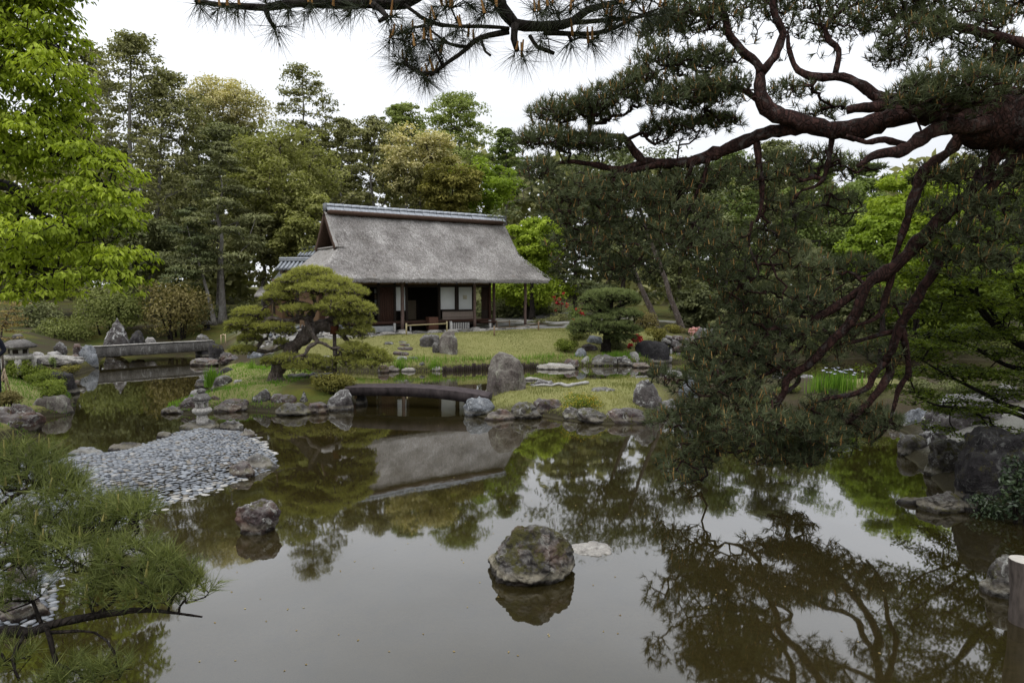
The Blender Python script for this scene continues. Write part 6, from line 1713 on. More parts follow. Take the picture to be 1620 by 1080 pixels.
pads = [pad2(494, 436, 34, 12, YP + .3, .6, .6), pad2(470, 447, 30, 11, YP, .5, .55), pad2(520, 450, 36, 12, YP + .1, .6, .6), pad2(500, 462, 42, 12, YP - .4, .5, .55), pad2(450, 462, 28, 14, YP + .2, .5, .5), pad2(440, 474, 24, 12, YP - .1, .5, .45),
        pad2(555, 466, 26, 13, YP, .5, .5), pad2(540, 480, 30, 11, YP - .4, .5, .58), pad2(525, 490, 26, 12, YP - .6, .4, .58), pad2(570, 494, 24, 14, YP - .2, .5, .5), pad2(550, 500, 36, 10, YP + .3, .5, .5), pad2(470, 492, 26, 9, YP - .3, .5, .55),
        pad2(560, 512, 30, 10, YP, .5, .45), pad2(575, 527, 16, 12, YP, .5, .4), pad2(556, 530, 22, 8, YP + .2, .4, .42),
        pad2(396, 500, 26, 13, YP - .2, .5, .55), pad2(382, 515, 22, 10, YP - .4, .5, .5), pad2(415, 505, 18, 12, YP, .4, .5), pad2(372, 522, 12, 7, YP - .2, .4, .45),
        pad2(430, 519, 34, 9, YP - .3, .5, .62), pad2(408, 528, 20, 9, YP, .4, .5), pad2(395, 540, 18, 10, YP + .2, .4, .42), pad2(452, 526, 16, 6, YP, .4, .5), pad2(385, 556, 20, 7, YP, .4, .38), pad2(445, 545, 12, 8, YP + .3, .3, .35),
        pad2(455, 570, 22, 9, YP - .4, .4, .5), pad2(490, 574, 30, 10, YP - .3, .5, .5), pad2(515, 578, 20, 9, YP - .2, .4, .48), pad2(475, 583, 26, 8, YP - .5, .4, .45), pad2(425, 575, 12, 7, YP - .2, .3, .42),
        pad2(560, 555, 26, 11, YP - .2, .5, .5), pad2(585, 565, 26, 13, YP, .5, .48), pad2(606, 575, 16, 12, YP + .1, .4, .45), pad2(545, 570, 20, 9, YP - .3, .4, .52), pad2(570, 578, 28, 7, YP - .3, .4, .45)]
ip = pads_pine('pine_tree', 'leaning old pine with cloud-shaped pads and exposed roots on its own island', bz, limbs, pads, 'bark_brown', 'nd_isle', 301, .1, 18, .012, 330)
p0, p1 = D(530, 604, YP), D(529, 522, YP + .1); p0[2] = hz(p0[0], p0[1]) - .1
V, F = tube(np.array([p0, (p0 + p1) / 2, p1]), np.array([.06, .058, .055]), 9, .05, 2)
pr_ = mesh('wooden_prop', V, F, M['bark_brown'], base=p0, smooth=True); props(pr_, 'upright wooden prop holding up the bent limb of the island pine', 'prop')
c = D(529, 522, YP + .12); V, F = tube(np.array([c + [0, 0, -.12], c + [0, 0, .12]]), np.array([.13, .13]), 10, .1, 4)
M['wrap'] = plain_mat('wrap', (.11, .04, .022), .9, .1, .4, 20, .5, (1, 1, 8)); mesh('palm_bark_wrap', V, F, M['wrap'], ip, smooth=True)
p0, p1 = D(431, 520, YP - .1), D(431.5, 478, YP - .1)
V, F = tube(np.array([p0, p1]), np.array([.022, .02]), 6); mesh('support_cane', V, F, M['bamboo_old'], ip)
# pruned pine right of the lawn
b = GT(957, 556); y = b[1]
limbs = [L_([(957, 557, 8), (960, 540, 6), (957, 520, 6), (960, 500, 5), (966, 484, 4), (966, 470, 2)], y, y), L_([(957, 525, 4), (940, 520, 3), (920, 522, 2)], y, y - .4), L_([(960, 508, 4), (975, 516, 3), (992, 520, 2)], y, y - .3), L_([(962, 495, 4), (980, 484, 3), (995, 478, 2)], y, y + .2), L_([(960, 500, 3), (945, 490, 3), (932, 485, 2)], y, y)]
pads = [pad(965, 468, 36, 8, y, .9, .55), pad(945, 476, 24, 9, y - .2, .7, .5), pad(985, 476, 24, 9, y, .7, .5), pad(940, 490, 20, 8, y - .2, .6, .45), pad(985, 500, 28, 9, y - .3, .7, .45), pad(955, 505, 20, 6, y - .5, .6, .5),
        pad(930, 514, 24, 8, y - .3, .7, .55), pad(915, 522, 16, 7, y - .2, .6, .5), pad(970, 518, 30, 9, y - .6, .7, .5), pad(990, 526, 22, 9, y - .3, .6, .42), pad(945, 524, 24, 7, y - .5, .6, .48), pad(980, 536, 22, 6, y - .2, .6, .35)]
pads_pine('pine_tree', 'low pruned pine with horizontal green tiers at the right of the lawn', b, limbs, [(c_, r_ * 1.2, t_ + .06) for c_, r_, t_ in pads], 'bark_dark', 'nd_prune', 302, .13, 18, .014, 170, tipr=.008)
# ------------------------------------------------------------------ the big red pine at the right
D0 = 8.2
limbs = [L_([(1960, 620, 74), (1900, 480, 66), (1800, 330, 60), (1700, 230, 54), (1640, 198, 56), (1585, 193, 49), (1548, 188, 40), (1525, 183, 30), (1480, 180, 21), (1433, 179, 17), (1380, 199, 15), (1330, 206, 13.5), (1280, 199, 14), (1247, 187, 12.5), (1213, 170, 11.5), (1203, 143, 9), (1205, 112, 8)], D0, D0 + .5),
         L_([(1205, 114, 8), (1197, 100, 7.5), (1180, 86, 7), (1163, 68, 6), (1150, 48, 5), (1148, 25, 4), (1130, 5, 3)], 8.7, 8.9),
         L_([(1205, 114, 7.5), (1227, 88, 7), (1240, 52, 6), (1227, 27, 5), (1222, -10, 4), (1235, -60, 3)], 8.7, 8.6),
         L_([(1288, 200, 10), (1250, 205, 10), (1200, 215, 9.5), (1140, 240, 9), (1080, 258, 8), (1017, 256, 7)], 8.6, 9.3),
         L_([(1017, 256, 6), (1000, 235, 5.5), (985, 217, 5), (950, 214, 4), (905, 210, 2.5), (870, 208, 1.5)], 9.3, 9.5), L_([(1020, 256, 6), (980, 268, 5), (945, 262, 4), (900, 257, 3), (862, 262, 1.5)], 9.3, 9.4), L_([(1045, 259, 5), (985, 275, 4), (940, 282, 3), (912, 290, 1.5)], 9.2, 9.3),
         L_([(1560, 165, 16), (1500, 156, 10), (1447, 155, 9), (1397, 157, 9), (1363, 137, 8), (1333, 122, 7), (1293, 123, 6), (1263, 110, 5), (1250, 83, 4), (1247, 58, 3)], D0, D0 + .7), L_([(1322, 116, 5), (1327, 80, 4.5), (1310, 63, 4), (1307, 40, 3.5), (1327, 20, 3), (1365, 3, 2)], 8.7, 8.9), L_([(1400, 168, 8), (1366, 170, 8), (1340, 173, 7)], 8.2, 8.3),
         L_([(1600, 190, 15), (1535, 197, 13), (1480, 204, 11), (1440, 230, 9), (1420, 240, 8), (1380, 247, 6), (1357, 263, 3)], D0 - .1, D0 - .4), L_([(1440, 232, 6), (1400, 222, 5), (1370, 225, 3.5), (1340, 215, 2)], 8.2, 8.0),
         L_([(1585, 185, 12), (1532, 206, 10), (1500, 243, 8), (1463, 270, 8), (1447, 310, 7), (1430, 362, 6), (1418, 400, 4), (1400, 445, 3)], D0, 9.0),
         L_([(1640, 185, 16), (1592, 215, 12), (1548, 288, 9), (1500, 335, 9), (1470, 363, 9.5), (1447, 393, 10), (1413, 423, 10), (1372, 452, 8), (1347, 505, 7), (1307, 547, 6.5), (1277, 580, 6.5), (1247, 600, 6), (1237, 627, 5), (1213, 657, 4.5), (1180, 661, 3.5), (1163, 648, 2)], D0, 9.9),
         L_([(1372, 452, 7), (1333, 477, 6), (1297, 503, 5.5), (1277, 512, 5), (1240, 517, 3.5), (1213, 523, 2.5)], 9.1, 9.6), L_([(1275, 512, 5), (1270, 540, 5), (1250, 565, 4), (1215, 590, 3), (1180, 610, 2)], 9.4, 9.8), L_([(1222, 655, 4), (1205, 690, 4), (1180, 710, 3), (1150, 716, 1.8)], 9.8, 9.9), L_([(1237, 625, 4), (1265, 600, 3), (1240, 580, 3), (1180, 575, 2)], 9.8, 10),
         L_([(1680, 200, 16), (1620, 240, 10), (1560, 305, 7.5), (1530, 345, 7), (1500, 390, 7), (1467, 443, 7.5), (1447, 473, 8), (1427, 510, 7.5), (1413, 550, 6), (1403, 570, 5.5)], D0, 9.4), L_([(1402, 570, 5.5), (1383, 593, 5.5), (1373, 613, 5), (1347, 623, 4), (1310, 630, 3), (1278, 641, 1.8)], 9.4, 9.7), L_([(1404, 572, 6), (1408, 588, 6), (1393, 613, 6), (1363, 647, 6), (1327, 673, 5), (1293, 697, 4), (1250, 705, 3), (1200, 716, 1.6)], 9.4, 9.9),
         L_([(1427, 522, 6), (1433, 550, 5), (1437, 590, 4), (1425, 610, 4), (1415, 640, 3), (1400, 680, 2.5), (1378, 702, 1.5)], 9.3, 9.7), L_([(1420, 523, 4), (1390, 530, 4), (1350, 540, 3), (1308, 551, 1.6)], 9.3, 9.6), L_([(1413, 425, 4.5), (1400, 480, 5), (1385, 505, 4), (1348, 516, 2)], 9, 9.2),
         L_([(1196, 222, 5), (1206, 300, 4), (1204, 332, 3), (1196, 352, 1.8)], 8.9, 9.0), L_([(1317, 213, 4), (1310, 260, 4), (1298, 290, 3), (1268, 302, 1.6)], 8.6, 8.8), L_([(1122, 248, 4), (1110, 290, 3.2), (1090, 330, 3), (1084, 352, 1.5)], 9, 9.2), L_([(1095, 258, 4), (1080, 300, 3.2), (1045, 350, 2.5), (1020, 400, 1.5)], 9.1, 9.6), L_([(1190, 350, 2.5), (1185, 390, 2.2), (1200, 430, 2), (1180, 450, 1.2)], 9, 9.2),
         L_([(1700, 200, 26), (1672, 120, 20), (1655, 50, 17), (1650, -30, 15), (1620, -160, 13), (1570, -290, 10)], D0 - .1, D0 + .3), L_([(1662, 90, 9), (1600, 62, 7), (1540, 50, 6), (1480, 30, 5), (1420, 25, 3)], 8.1, 8.6), L_([(1650, -20, 9), (1500, -90, 7), (1390, -100, 5), (1300, -80, 3)], 8.2, 9.2), L_([(1600, -150, 8), (1460, -210, 6), (1320, -230, 4)], 8.3, 9.4),
         L_([(1205, 165, 4), (1170, 140, 4), (1120, 140, 3), (1085, 138, 2)], 8.8, 9.2)]
pb_ = [(900, 190, 62, 22), (958, 172, 50, 24), (1010, 150, 40, 26), (868, 233, 52, 20), (935, 238, 52, 16), (1035, 118, 36, 36), (1052, 62, 40, 34), (1105, 45, 60, 36), (1180, 28, 60, 30), (1085, 172, 60, 26), (1135, 150, 50, 22), (1112, 108, 52, 20), (1060, 212, 42, 14), (1130, 200, 42, 12),
       (1275, 55, 50, 34), (1335, 60, 42, 34), (1400, 40, 55, 34), (1450, 78, 60, 38), (1520, 58, 66, 50), (1560, 112, 52, 40), (1480, 146, 50, 28), (1590, 30, 44, 40), (1405, 102, 24, 20), (1250, 152, 42, 14), (1310, 181, 34, 8), (1340, 20, 50, 22), (1455, 20, 60, 24), (1250, 12, 40, 20), (1605, 150, 30, 26),
       (1500, 172, 56, 20), (1540, 140, 50, 24), (1460, 165, 46, 16), (1600, 112, 50, 26), (1445, 150, 36, 14),
       (850, 285, 30, 24), (915, 325, 58, 34), (995, 325, 66, 36), (1075, 308, 56, 30), (1150, 300, 58, 34), (1230, 290, 56, 32), (1290, 268, 48, 24), (955, 392, 58, 26), (1045, 390, 56, 30), (1125, 395, 58, 30), (1205, 398, 58, 34), (900, 385, 36, 30), (990, 430, 50, 16), (1150, 445, 50, 18), (1085, 350, 50, 24), (1240, 345, 46, 30), (1345, 275, 40, 18), (1270, 430, 46, 24), (1320, 330, 36, 22),
       (1560, 292, 58, 44), (1520, 340, 50, 30), (1480, 292, 40, 24), (1585, 382, 50, 32), (1500, 392, 46, 24), (1602, 325, 36, 34), (1545, 420, 46, 20), (1600, 250, 34, 24),
       (1120, 600, 40, 36), (1100, 662, 34, 38), (1155, 548, 46, 30), (1180, 528, 46, 24), (1240, 500, 48, 22), (1230, 562, 48, 28), (1160, 640, 56, 36), (1112, 718, 42, 24), (1180, 698, 56, 28), (1260, 678, 56, 26), (1320, 650, 48, 20), (1240, 722, 56, 16), (1300, 708, 48, 14), (1330, 530, 46, 16), (1390, 482, 46, 20), (1380, 664, 40, 16), (1400, 562, 26, 18), (1300, 560, 36, 20), (1350, 690, 34, 12), (1110, 560, 30, 26), (1085, 700, 24, 30), (1200, 470, 36, 18), (1300, 470, 40, 18), (1350, 430, 36, 18),
       (1480, -60, 110, 40), (1340, -90, 110, 40), (1560, -130, 90, 60), (1420, -190, 120, 44), (1280, -210, 90, 36), (1540, -260, 110, 50), (1220, -50, 60, 30), (1700, -60, 90, 60), (1750, -180, 110, 60), (1680, -300, 120, 60), (1480, -340, 120, 50), (1340, -310, 110, 45), (1800, 40, 80, 70), (1400, -40, 90, 40), (1500, -170, 100, 40), (1620, -220, 90, 50)]  # unseen crown above the frame, filled out to shade the right bank
rng = np.random.default_rng(310)
pads = []
for x, y, rx, ry in pb_:
    if y < -30: d = 9.0
    elif y < 185: d = 8.9 - (x > 1380) * .3
    elif y < 470 and x < 1340: d = 9.25
    elif x > 1440: d = 8.5
    else: d = 9.7
    if 125 < y < 180 and x > 1430: d = 7.75
    d += rng.normal(0, .15)
    pads.append(pad(x, y, rx * 1.12, ry * 1.35, d, max(.35, rx / FPX * d * .9), rng.normal(.48, .08)))
    if y > 470 and x < 1340:
        for _ in range(3):
            xx, yy = x + rng.normal(0, 30), y + rng.normal(6, 24)
            if not (1268 < xx < 1400 and 540 < yy < 660): pads.append(pad(xx, yy, rx * .7, ry * .7, d + rng.normal(0, .35), .4, rng.normal(.42, .08)))
b = np.array(limbs[0][0][0]); limbs[0][0][0] = np.array([b[0] + .25, b[1], hz(b[0] + .25, b[1]) - .2]); limbs[0][1][0] = .6
pads_pine('pine_tree', 'huge old red pine with thick reddish limbs and dark needles spreading from the right', limbs[0][0][0], limbs, pads, 'bark_red', 'nd_right', 311, .118, 15, .0105, 180, tipr=.0034, candles=.28, dn=.1, dens2=lambda c: (.85 if c[2] < 2.9 else 1.9 if c[0] < 2.8 and 4.0 < c[2] < 6.5 else 1.2 if c[2] < 4.2 else 1.0) * (1.35 if c[0] > 4.7 else 1), lo=.0)

# ------------------------------------------------------------------ near pine at the lower left
limbs = [L_([(-330, 1120, 16), (-160, 1050, 13), (0, 1003, 9.5), (43, 1002, 8.5), (83, 987, 7), (150, 973, 6), (207, 966, 5), (250, 966, 3), (320, 975, 1.5)], 4.2, 3.9),
         L_([(73, 990, 4.5), (80, 1010, 4), (90, 1050, 3.5), (125, 1062, 3), (133, 1085, 2)], 4, 3.9), L_([(150, 974, 4), (180, 950, 3.5), (196, 925, 3), (240, 930, 2), (300, 935, 1.4)], 4, 4.1),
         L_([(-200, 1040, 11), (-60, 920, 8), (20, 880, 6), (80, 850, 4.5), (140, 842, 3.5), (220, 838, 2)], 4.2, 4.3), L_([(-60, 920, 6), (-20, 830, 5), (20, 785, 4), (70, 765, 2.5), (100, 770, 1.5)], 4.3, 4.6), L_([(80, 850, 3), (110, 885, 3), (160, 905, 2.5), (220, 905, 1.5)], 4.3, 4.1), L_([(40, 1002, 3), (20, 1040, 3), (30, 1075, 2)], 4, 3.8), L_([(80, 1000, 3), (150, 1000, 2), (180, 1030, 2), (190, 1070, 1.4)], 4, 3.9)]
pb_ = [(30, 735, 40, 20, 4.7), (40, 768, 46, 26, 4.6), (80, 790, 36, 22, 4.6), (105, 805, 38, 22, 4.5), (180, 818, 46, 18, 4.4), (235, 830, 26, 12, 4.3), (135, 835, 40, 14, 4.4), (30, 850, 44, 26, 4.3), (75, 865, 44, 22, 4.3), (10, 800, 30, 26, 4.5), (130, 880, 46, 20, 4.2), (195, 890, 42, 18, 4.1), (255, 908, 38, 16, 4.0), (225, 935, 40, 14, 4), (305, 938, 28, 16, 4.0), (170, 925, 36, 12, 4.1), (260, 962, 36, 10, 3.95), (60, 900, 36, 18, 4.2), (20, 1055, 28, 20, 3.9), (110, 1068, 36, 14, 3.9), (185, 1065, 26, 12, 3.9), (30, 950, 28, 10, 4.1), (150, 955, 30, 8, 4)]
pads = [pad(x + rng.normal(0, 6), y + rng.normal(0, 6), rx * 1.25, ry * 1.6, d, max(.16, rx / FPX * d * 1.2), .5 + rng.normal(0, .08)) for x, y, rx, ry, d in pb_ for _ in range(1)]
b = np.array([-6.3, 4.6, hz(-6.3, 4.6) - .1])
limbs[0] = ([b, b + [.7, -.1, .45], *limbs[0][0][1:]], [.12, .1, *limbs[0][1][1:]])
limbs[3][0][0] = b + [.75, -.1, .5]
pads_pine('pine_tree', 'near pine with fresh green needles reaching in over the water at the lower left', b, limbs, pads, 'bark_dark', 'nd_left', 320, .13, 18, .0048, 430, tipr=.0028, candles=.05, cmat='candle_pale')

# ------------------------------------------------------------------ pine bough across the top
limbs = [([np.array([2.3, -1.2, 1.3]), np.array([2.2, -.9, 3.0]), np.array([1.7, .2, 4.6]), np.array([.7, 1.6, 4.75]), *L_([(800, -55, 11), (790, -5, 10), (800, 22, 9.5), (815, 38, 9), (870, 42, 8), (905, 35, 6.5), (930, 16, 5.5), (980, 3, 4)], 2.6, 2.7)[0]], [.14, .12, .09, .05, *L_([(800, -55, 11), (790, -5, 10), (800, 22, 9.5), (815, 38, 9), (870, 42, 8), (905, 35, 6.5), (930, 16, 5.5), (980, 3, 4)], 2.6, 2.7)[1]]),
         L_([(790, -60, 9), (720, -50, 9), (660, -5, 8.5), (625, 8, 8.5), (590, 4, 9), (540, 7, 7), (470, 5, 6.5), (420, 12, 5.5), (350, 8, 4), (308, 2, 2.5)], 2.7, 2.6), L_([(418, 12, 3.5), (425, 30, 3.5), (434, 44, 3)], 2.6, 2.58), L_([(590, 6, 5), (612, 26, 4.5), (600, 34, 3)], 2.6, 2.55),
         L_([(640, 8, 3), (680, 35, 3), (720, 42, 2.8), (760, 42, 2.8), (806, 45, 2.8)], 2.65, 2.6), L_([(815, 40, 7), (813, 60, 6), (818, 80, 4)], 2.62, 2.58), L_([(805, 50, 5), (760, 60, 4.2), (740, 75, 4), (725, 88, 3.5), (700, 105, 3), (685, 117, 3), (665, 115, 2.5), (645, 105, 2), (638, 90, 1.6)], 2.62, 2.5),
         L_([(838, 56, 3.4), (850, 75, 3.2), (870, 82, 3), (877, 85, 2.8)], 2.6, 2.6), L_([(860, 52, 4.2), (930, 54, 3.4), (970, 46, 3), (1000, 30, 2.5), (1042, 14, 1.6)], 2.65, 2.8), L_([(905, 36, 4), (960, 32, 3), (1020, 26, 2.4), (1060, 20, 1.2)], 2.7, 2.8), L_([(740, 75, 3), (712, 70, 2.5), (690, 55, 2), (670, 40, 1.6)], 2.6, 2.55), L_([(700, 104, 2.4), (690, 85, 2), (676, 62, 1.6)], 2.52, 2.5), L_([(760, 60, 2.6), (768, 82, 2), (776, 88, 2)], 2.6, 2.55)]
pts_ = [(640, 92), (638, 60), (655, 45), (672, 118), (660, 108), (676, 62), (690, 84), (670, 42), (820, 84), (615, 30), (720, 15), (740, 5), (765, 20), (850, 15), (905, 60), (930, 66), (965, 48), (990, 36), (1015, 22), (955, 12), (1045, 14), (980, 8), (425, 14), (460, 10), (380, 8), (350, 8), (520, 6), (575, 10), (312, 3), (435, 42), (880, 20), (700, 60), (730, 40), (650, 75), (690, 30), (780, 10), (1000, 5), (925, 5), (905, 10), (700, 8), (870, 10), (1030, 2), (620, 60), (860, 60), (685, 112), (640, 100), (560, 8), (490, 8), (965, 28), (745, 60)]
rng = np.random.default_rng(330)
root = empty('pine_tree', limbs[0][0][0], 'pine bough in dark silhouette hanging with long needles across the top of the view', 'pine tree')
RL = [rs_limb(p, r, .05) for p, r in limbs]
build_limbs(root, RL, 'bark_dark', 10, .16)
nodes = np.array([D(x + rng.normal(0, 4), y + rng.normal(0, 3), 2.58 + rng.normal(0, .06)) for x, y in pts_ for _ in range(4)])
seg = grow(RL, nodes, rng, .0016, .06, .25, .4)
twigs(root, seg, 'bark_dark')
ax = nrm(seg[4] * .8 + rng.normal(size=nodes.shape) * .3 + [0, 0, -.3])
V, F = needles(nodes, ax, 34, .115, .0021, rng, .03, (.2, 1.3))
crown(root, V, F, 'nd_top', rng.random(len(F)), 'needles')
k = rng.random(len(nodes)) < .4
P = nodes[k]; n = len(P); d = nrm([0, 0, 1] + rng.normal(size=(n, 3)) * .15) * rng.uniform(.03, .06, (n, 1))
V, F = frusta(P, P + d, np.full(n, .006), np.full(n, .003), 5); o = mesh('candles', V, F, M['candle'], root, tint=np.repeat(rng.random(n) * .4, 5)); o['kind'] = 'stuff'

# ------------------------------------------------------------------ bright leafy tree at the left
limbs = [L_([(-300, 700, 34), (-270, 500, 28), (-200, 300, 24), (-150, 80, 18), (-120, -120, 10)], 15.4, 14.6), L_([(-205, 330, 12), (-100, 292, 10), (0, 292, 8.5), (25, 303, 8), (45, 325, 7), (75, 346, 5), (110, 358, 2.5), (160, 372, 1.5)], 15, 13.7), L_([(-170, 170, 12), (-60, 120, 8), (20, 90, 5), (80, 80, 2.5)], 14.8, 14), L_([(-180, 220, 10), (-60, 235, 7), (40, 240, 5), (120, 250, 3), (175, 262, 1.6)], 14.8, 13.8), L_([(-220, 400, 10), (-80, 400, 8), (20, 420, 5), (100, 428, 3), (180, 430, 1.5)], 15, 13.8), L_([(-140, 20, 10), (-40, 10, 6), (50, 20, 3)], 14.6, 14.2)]
pb_ = [(38, 22, 66, 34), (92, 70, 26, 32), (30, 85, 56, 32), (92, 122, 32, 32), (15, 150, 46, 34), (85, 160, 34, 26), (40, 212, 54, 26), (98, 205, 30, 26), (148, 245, 30, 18), (182, 275, 24, 18), (95, 258, 52, 22), (30, 268, 46, 26), (188, 312, 18, 18), (140, 308, 44, 22), (60, 318, 54, 24), (192, 345, 16, 14), (165, 352, 36, 18), (98, 362, 54, 22), (28, 368, 46, 24), (200, 398, 22, 18), (155, 408, 40, 20), (88, 412, 52, 20), (22, 418, 40, 22), (203, 436, 20, 12), (135, 446, 34, 12), (60, 448, 44, 14), (100, 464, 20, 6), (212, 458, 10, 6), (-40, 60, 50, 60), (-50, 200, 50, 60), (-50, 360, 50, 60), (15, 465, 30, 8), (40, -50, 90, 50), (60, -150, 100, 60), (-40, -100, 90, 70), (30, -260, 100, 60)]
rng = np.random.default_rng(340)
lt0 = limbs[0][0][0]; lt0[2] = hz(lt0[0], lt0[1]) - .15
root = empty('tree', lt0, 'bright green leafy tree with drooping fresh leaves filling the left edge', 'tree')
RL = [rs_limb(p, r, .15) for p, r in limbs]
build_limbs(root, RL, 'bark_dark', 10, .1)
nodes, tn = [], []
for x, y, rx, ry in pb_:
    d = 13.9 + rng.normal(0, .3); n = int(rx * ry / 11)
    x += rng.normal(0, 4); y += rng.normal(0, 5); c, r, _ = pad(x, y, rx, ry * 1.35, d, 1.05, 0)
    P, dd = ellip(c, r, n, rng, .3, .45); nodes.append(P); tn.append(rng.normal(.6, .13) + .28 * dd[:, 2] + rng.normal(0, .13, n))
nodes = np.concatenate(nodes); tn = np.concatenate(tn)
seg = grow(RL, nodes, rng, .0055, .35, .2, .4)
twigs(root, seg, 'bark_dark')
kk = 8
P = np.repeat(nodes, kk, 0); az = rng.uniform(0, 6.28, len(P))
P = P + np.c_[np.cos(az), np.sin(az), rng.normal(-.1, .3, len(P))] * rng.uniform(.01, .14, (len(P), 1))
outd = np.c_[np.cos(az), np.sin(az), np.full(len(P), -.75)]
Nn = nrm(np.c_[np.cos(az) * .7, np.sin(az) * .7, np.full(len(P), .8)] + rng.normal(size=P.shape) * .25)
class R_:   # leaf direction outward and down
    def __init__(s, o): s.o = o
    def normal(s, size): return s.o + rng.normal(size=size) * .25
    def uniform(s, a, b, n): return rng.uniform(a, b, n)
V, F, k = cards(P, Nn, .122, .058, R_(outd), .2, 0, True)
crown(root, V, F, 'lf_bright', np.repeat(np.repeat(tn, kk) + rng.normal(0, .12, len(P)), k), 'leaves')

# ------------------------------------------------------------------ maple at the right
limbs = [L_([(1760, 800, 26), (1720, 700, 22), (1680, 600, 18), (1640, 560, 13), (1600, 535, 9), (1565, 505, 7), (1545, 465, 5), (1550, 430, 3)], 11, 10.6), L_([(1700, 680, 12), (1640, 655, 8), (1592, 640, 6), (1552, 620, 5), (1502, 595, 3.5), (1466, 574, 2)], 11, 10.4), L_([(1680, 690, 9), (1610, 655, 6), (1570, 650, 5), (1520, 645, 3.5), (1480, 640, 2.5), (1452, 627, 1.5)], 10.8, 10.2), L_([(1660, 580, 9), (1600, 580, 6), (1530, 545, 4), (1460, 530, 2)], 10.9, 10.9), L_([(1590, 530, 6), (1560, 480, 5), (1510, 440, 4), (1470, 425, 2)], 10.8, 10.7), L_([(1640, 570, 9), (1620, 500, 7), (1600, 430, 5), (1590, 390, 3)], 10.8, 11), L_([(1560, 505, 4), (1530, 470, 3), (1490, 470, 2)], 10.6, 10.4)]
pb_ = [(1480, 402, 58, 8), (1560, 400, 56, 9), (1455, 428, 40, 8), (1510, 448, 64, 9), (1590, 440, 44, 9), (1545, 478, 66, 9), (1602, 500, 40, 10), (1472, 500, 42, 8), (1525, 530, 76, 10), (1592, 560, 44, 10), (1452, 560, 42, 9), (1505, 590, 76, 10), (1405, 590, 24, 9), (1572, 620, 50, 9), (1442, 618, 34, 8), (1512, 650, 34, 6), (1490, 678, 16, 5), (1592, 682, 26, 6), (1602, 716, 22, 7), (1420, 540, 28, 8), (1560, 588, 40, 8), (1545, 640, 40, 7), (1440, 470, 30, 7), (1470, 640, 24, 6), (1640, 470, 30, 30), (1640, 600, 30, 30), (1680, 380, 60, 20), (1740, 440, 70, 24), (1700, 520, 70, 20), (1780, 560, 60, 24), (1660, 320, 60, 20), (1760, 340, 70, 24), (1700, 250, 70, 24), (1720, 620, 60, 20), (1480, 545, 40, 7), (1560, 520, 40, 7)]  # pads beyond the right edge are unseen, added to darken the bank
rng = np.random.default_rng(350)
limbs = [(p, [q * .62 for q in r]) for p, r in limbs]
m0 = limbs[0][0][0]; m0[2] = hz(m0[0], m0[1]) - .15
root = empty('maple_tree', m0, 'shaded maple with flat layers of tiny leaves leaning in at the right edge', 'maple tree')
RL = [rs_limb(p, r, .15) for p, r in limbs]
build_limbs(root, RL, 'bark_dark', 9, .08)
nodes, tn = [], []
for x, y, rx, ry in pb_:
    d = 10.5 + rng.normal(0, .35); n = int(rx * max(ry, 8) / 4.2)
    c, r, _ = pad(x, y, rx, ry, d, .75, 0)
    P, dd = ellip(c, r, n, rng, .1, .0); nodes.append(P); tn.append(.5 + rng.normal(0, .16, n))
nodes = np.concatenate(nodes); tn = np.concatenate(tn)
seg = grow(RL, nodes, rng, .003, .25, .15, .4)
twigs(root, seg, 'bark_dark')
kk = 11
P = np.repeat(nodes, kk, 0) + rng.normal(size=(len(nodes) * kk, 3)) * [.085, .085, .016]
Nn = nrm([0, 0, 1] + rng.normal(size=P.shape) * .35)
V, F, k = cards(P, Nn, .052, .038, rng, .1, .15)
crown(root, V, F, 'lf_maple', np.repeat(np.repeat(tn, kk) + rng.normal(0, .14, len(P)), k), 'leaves')

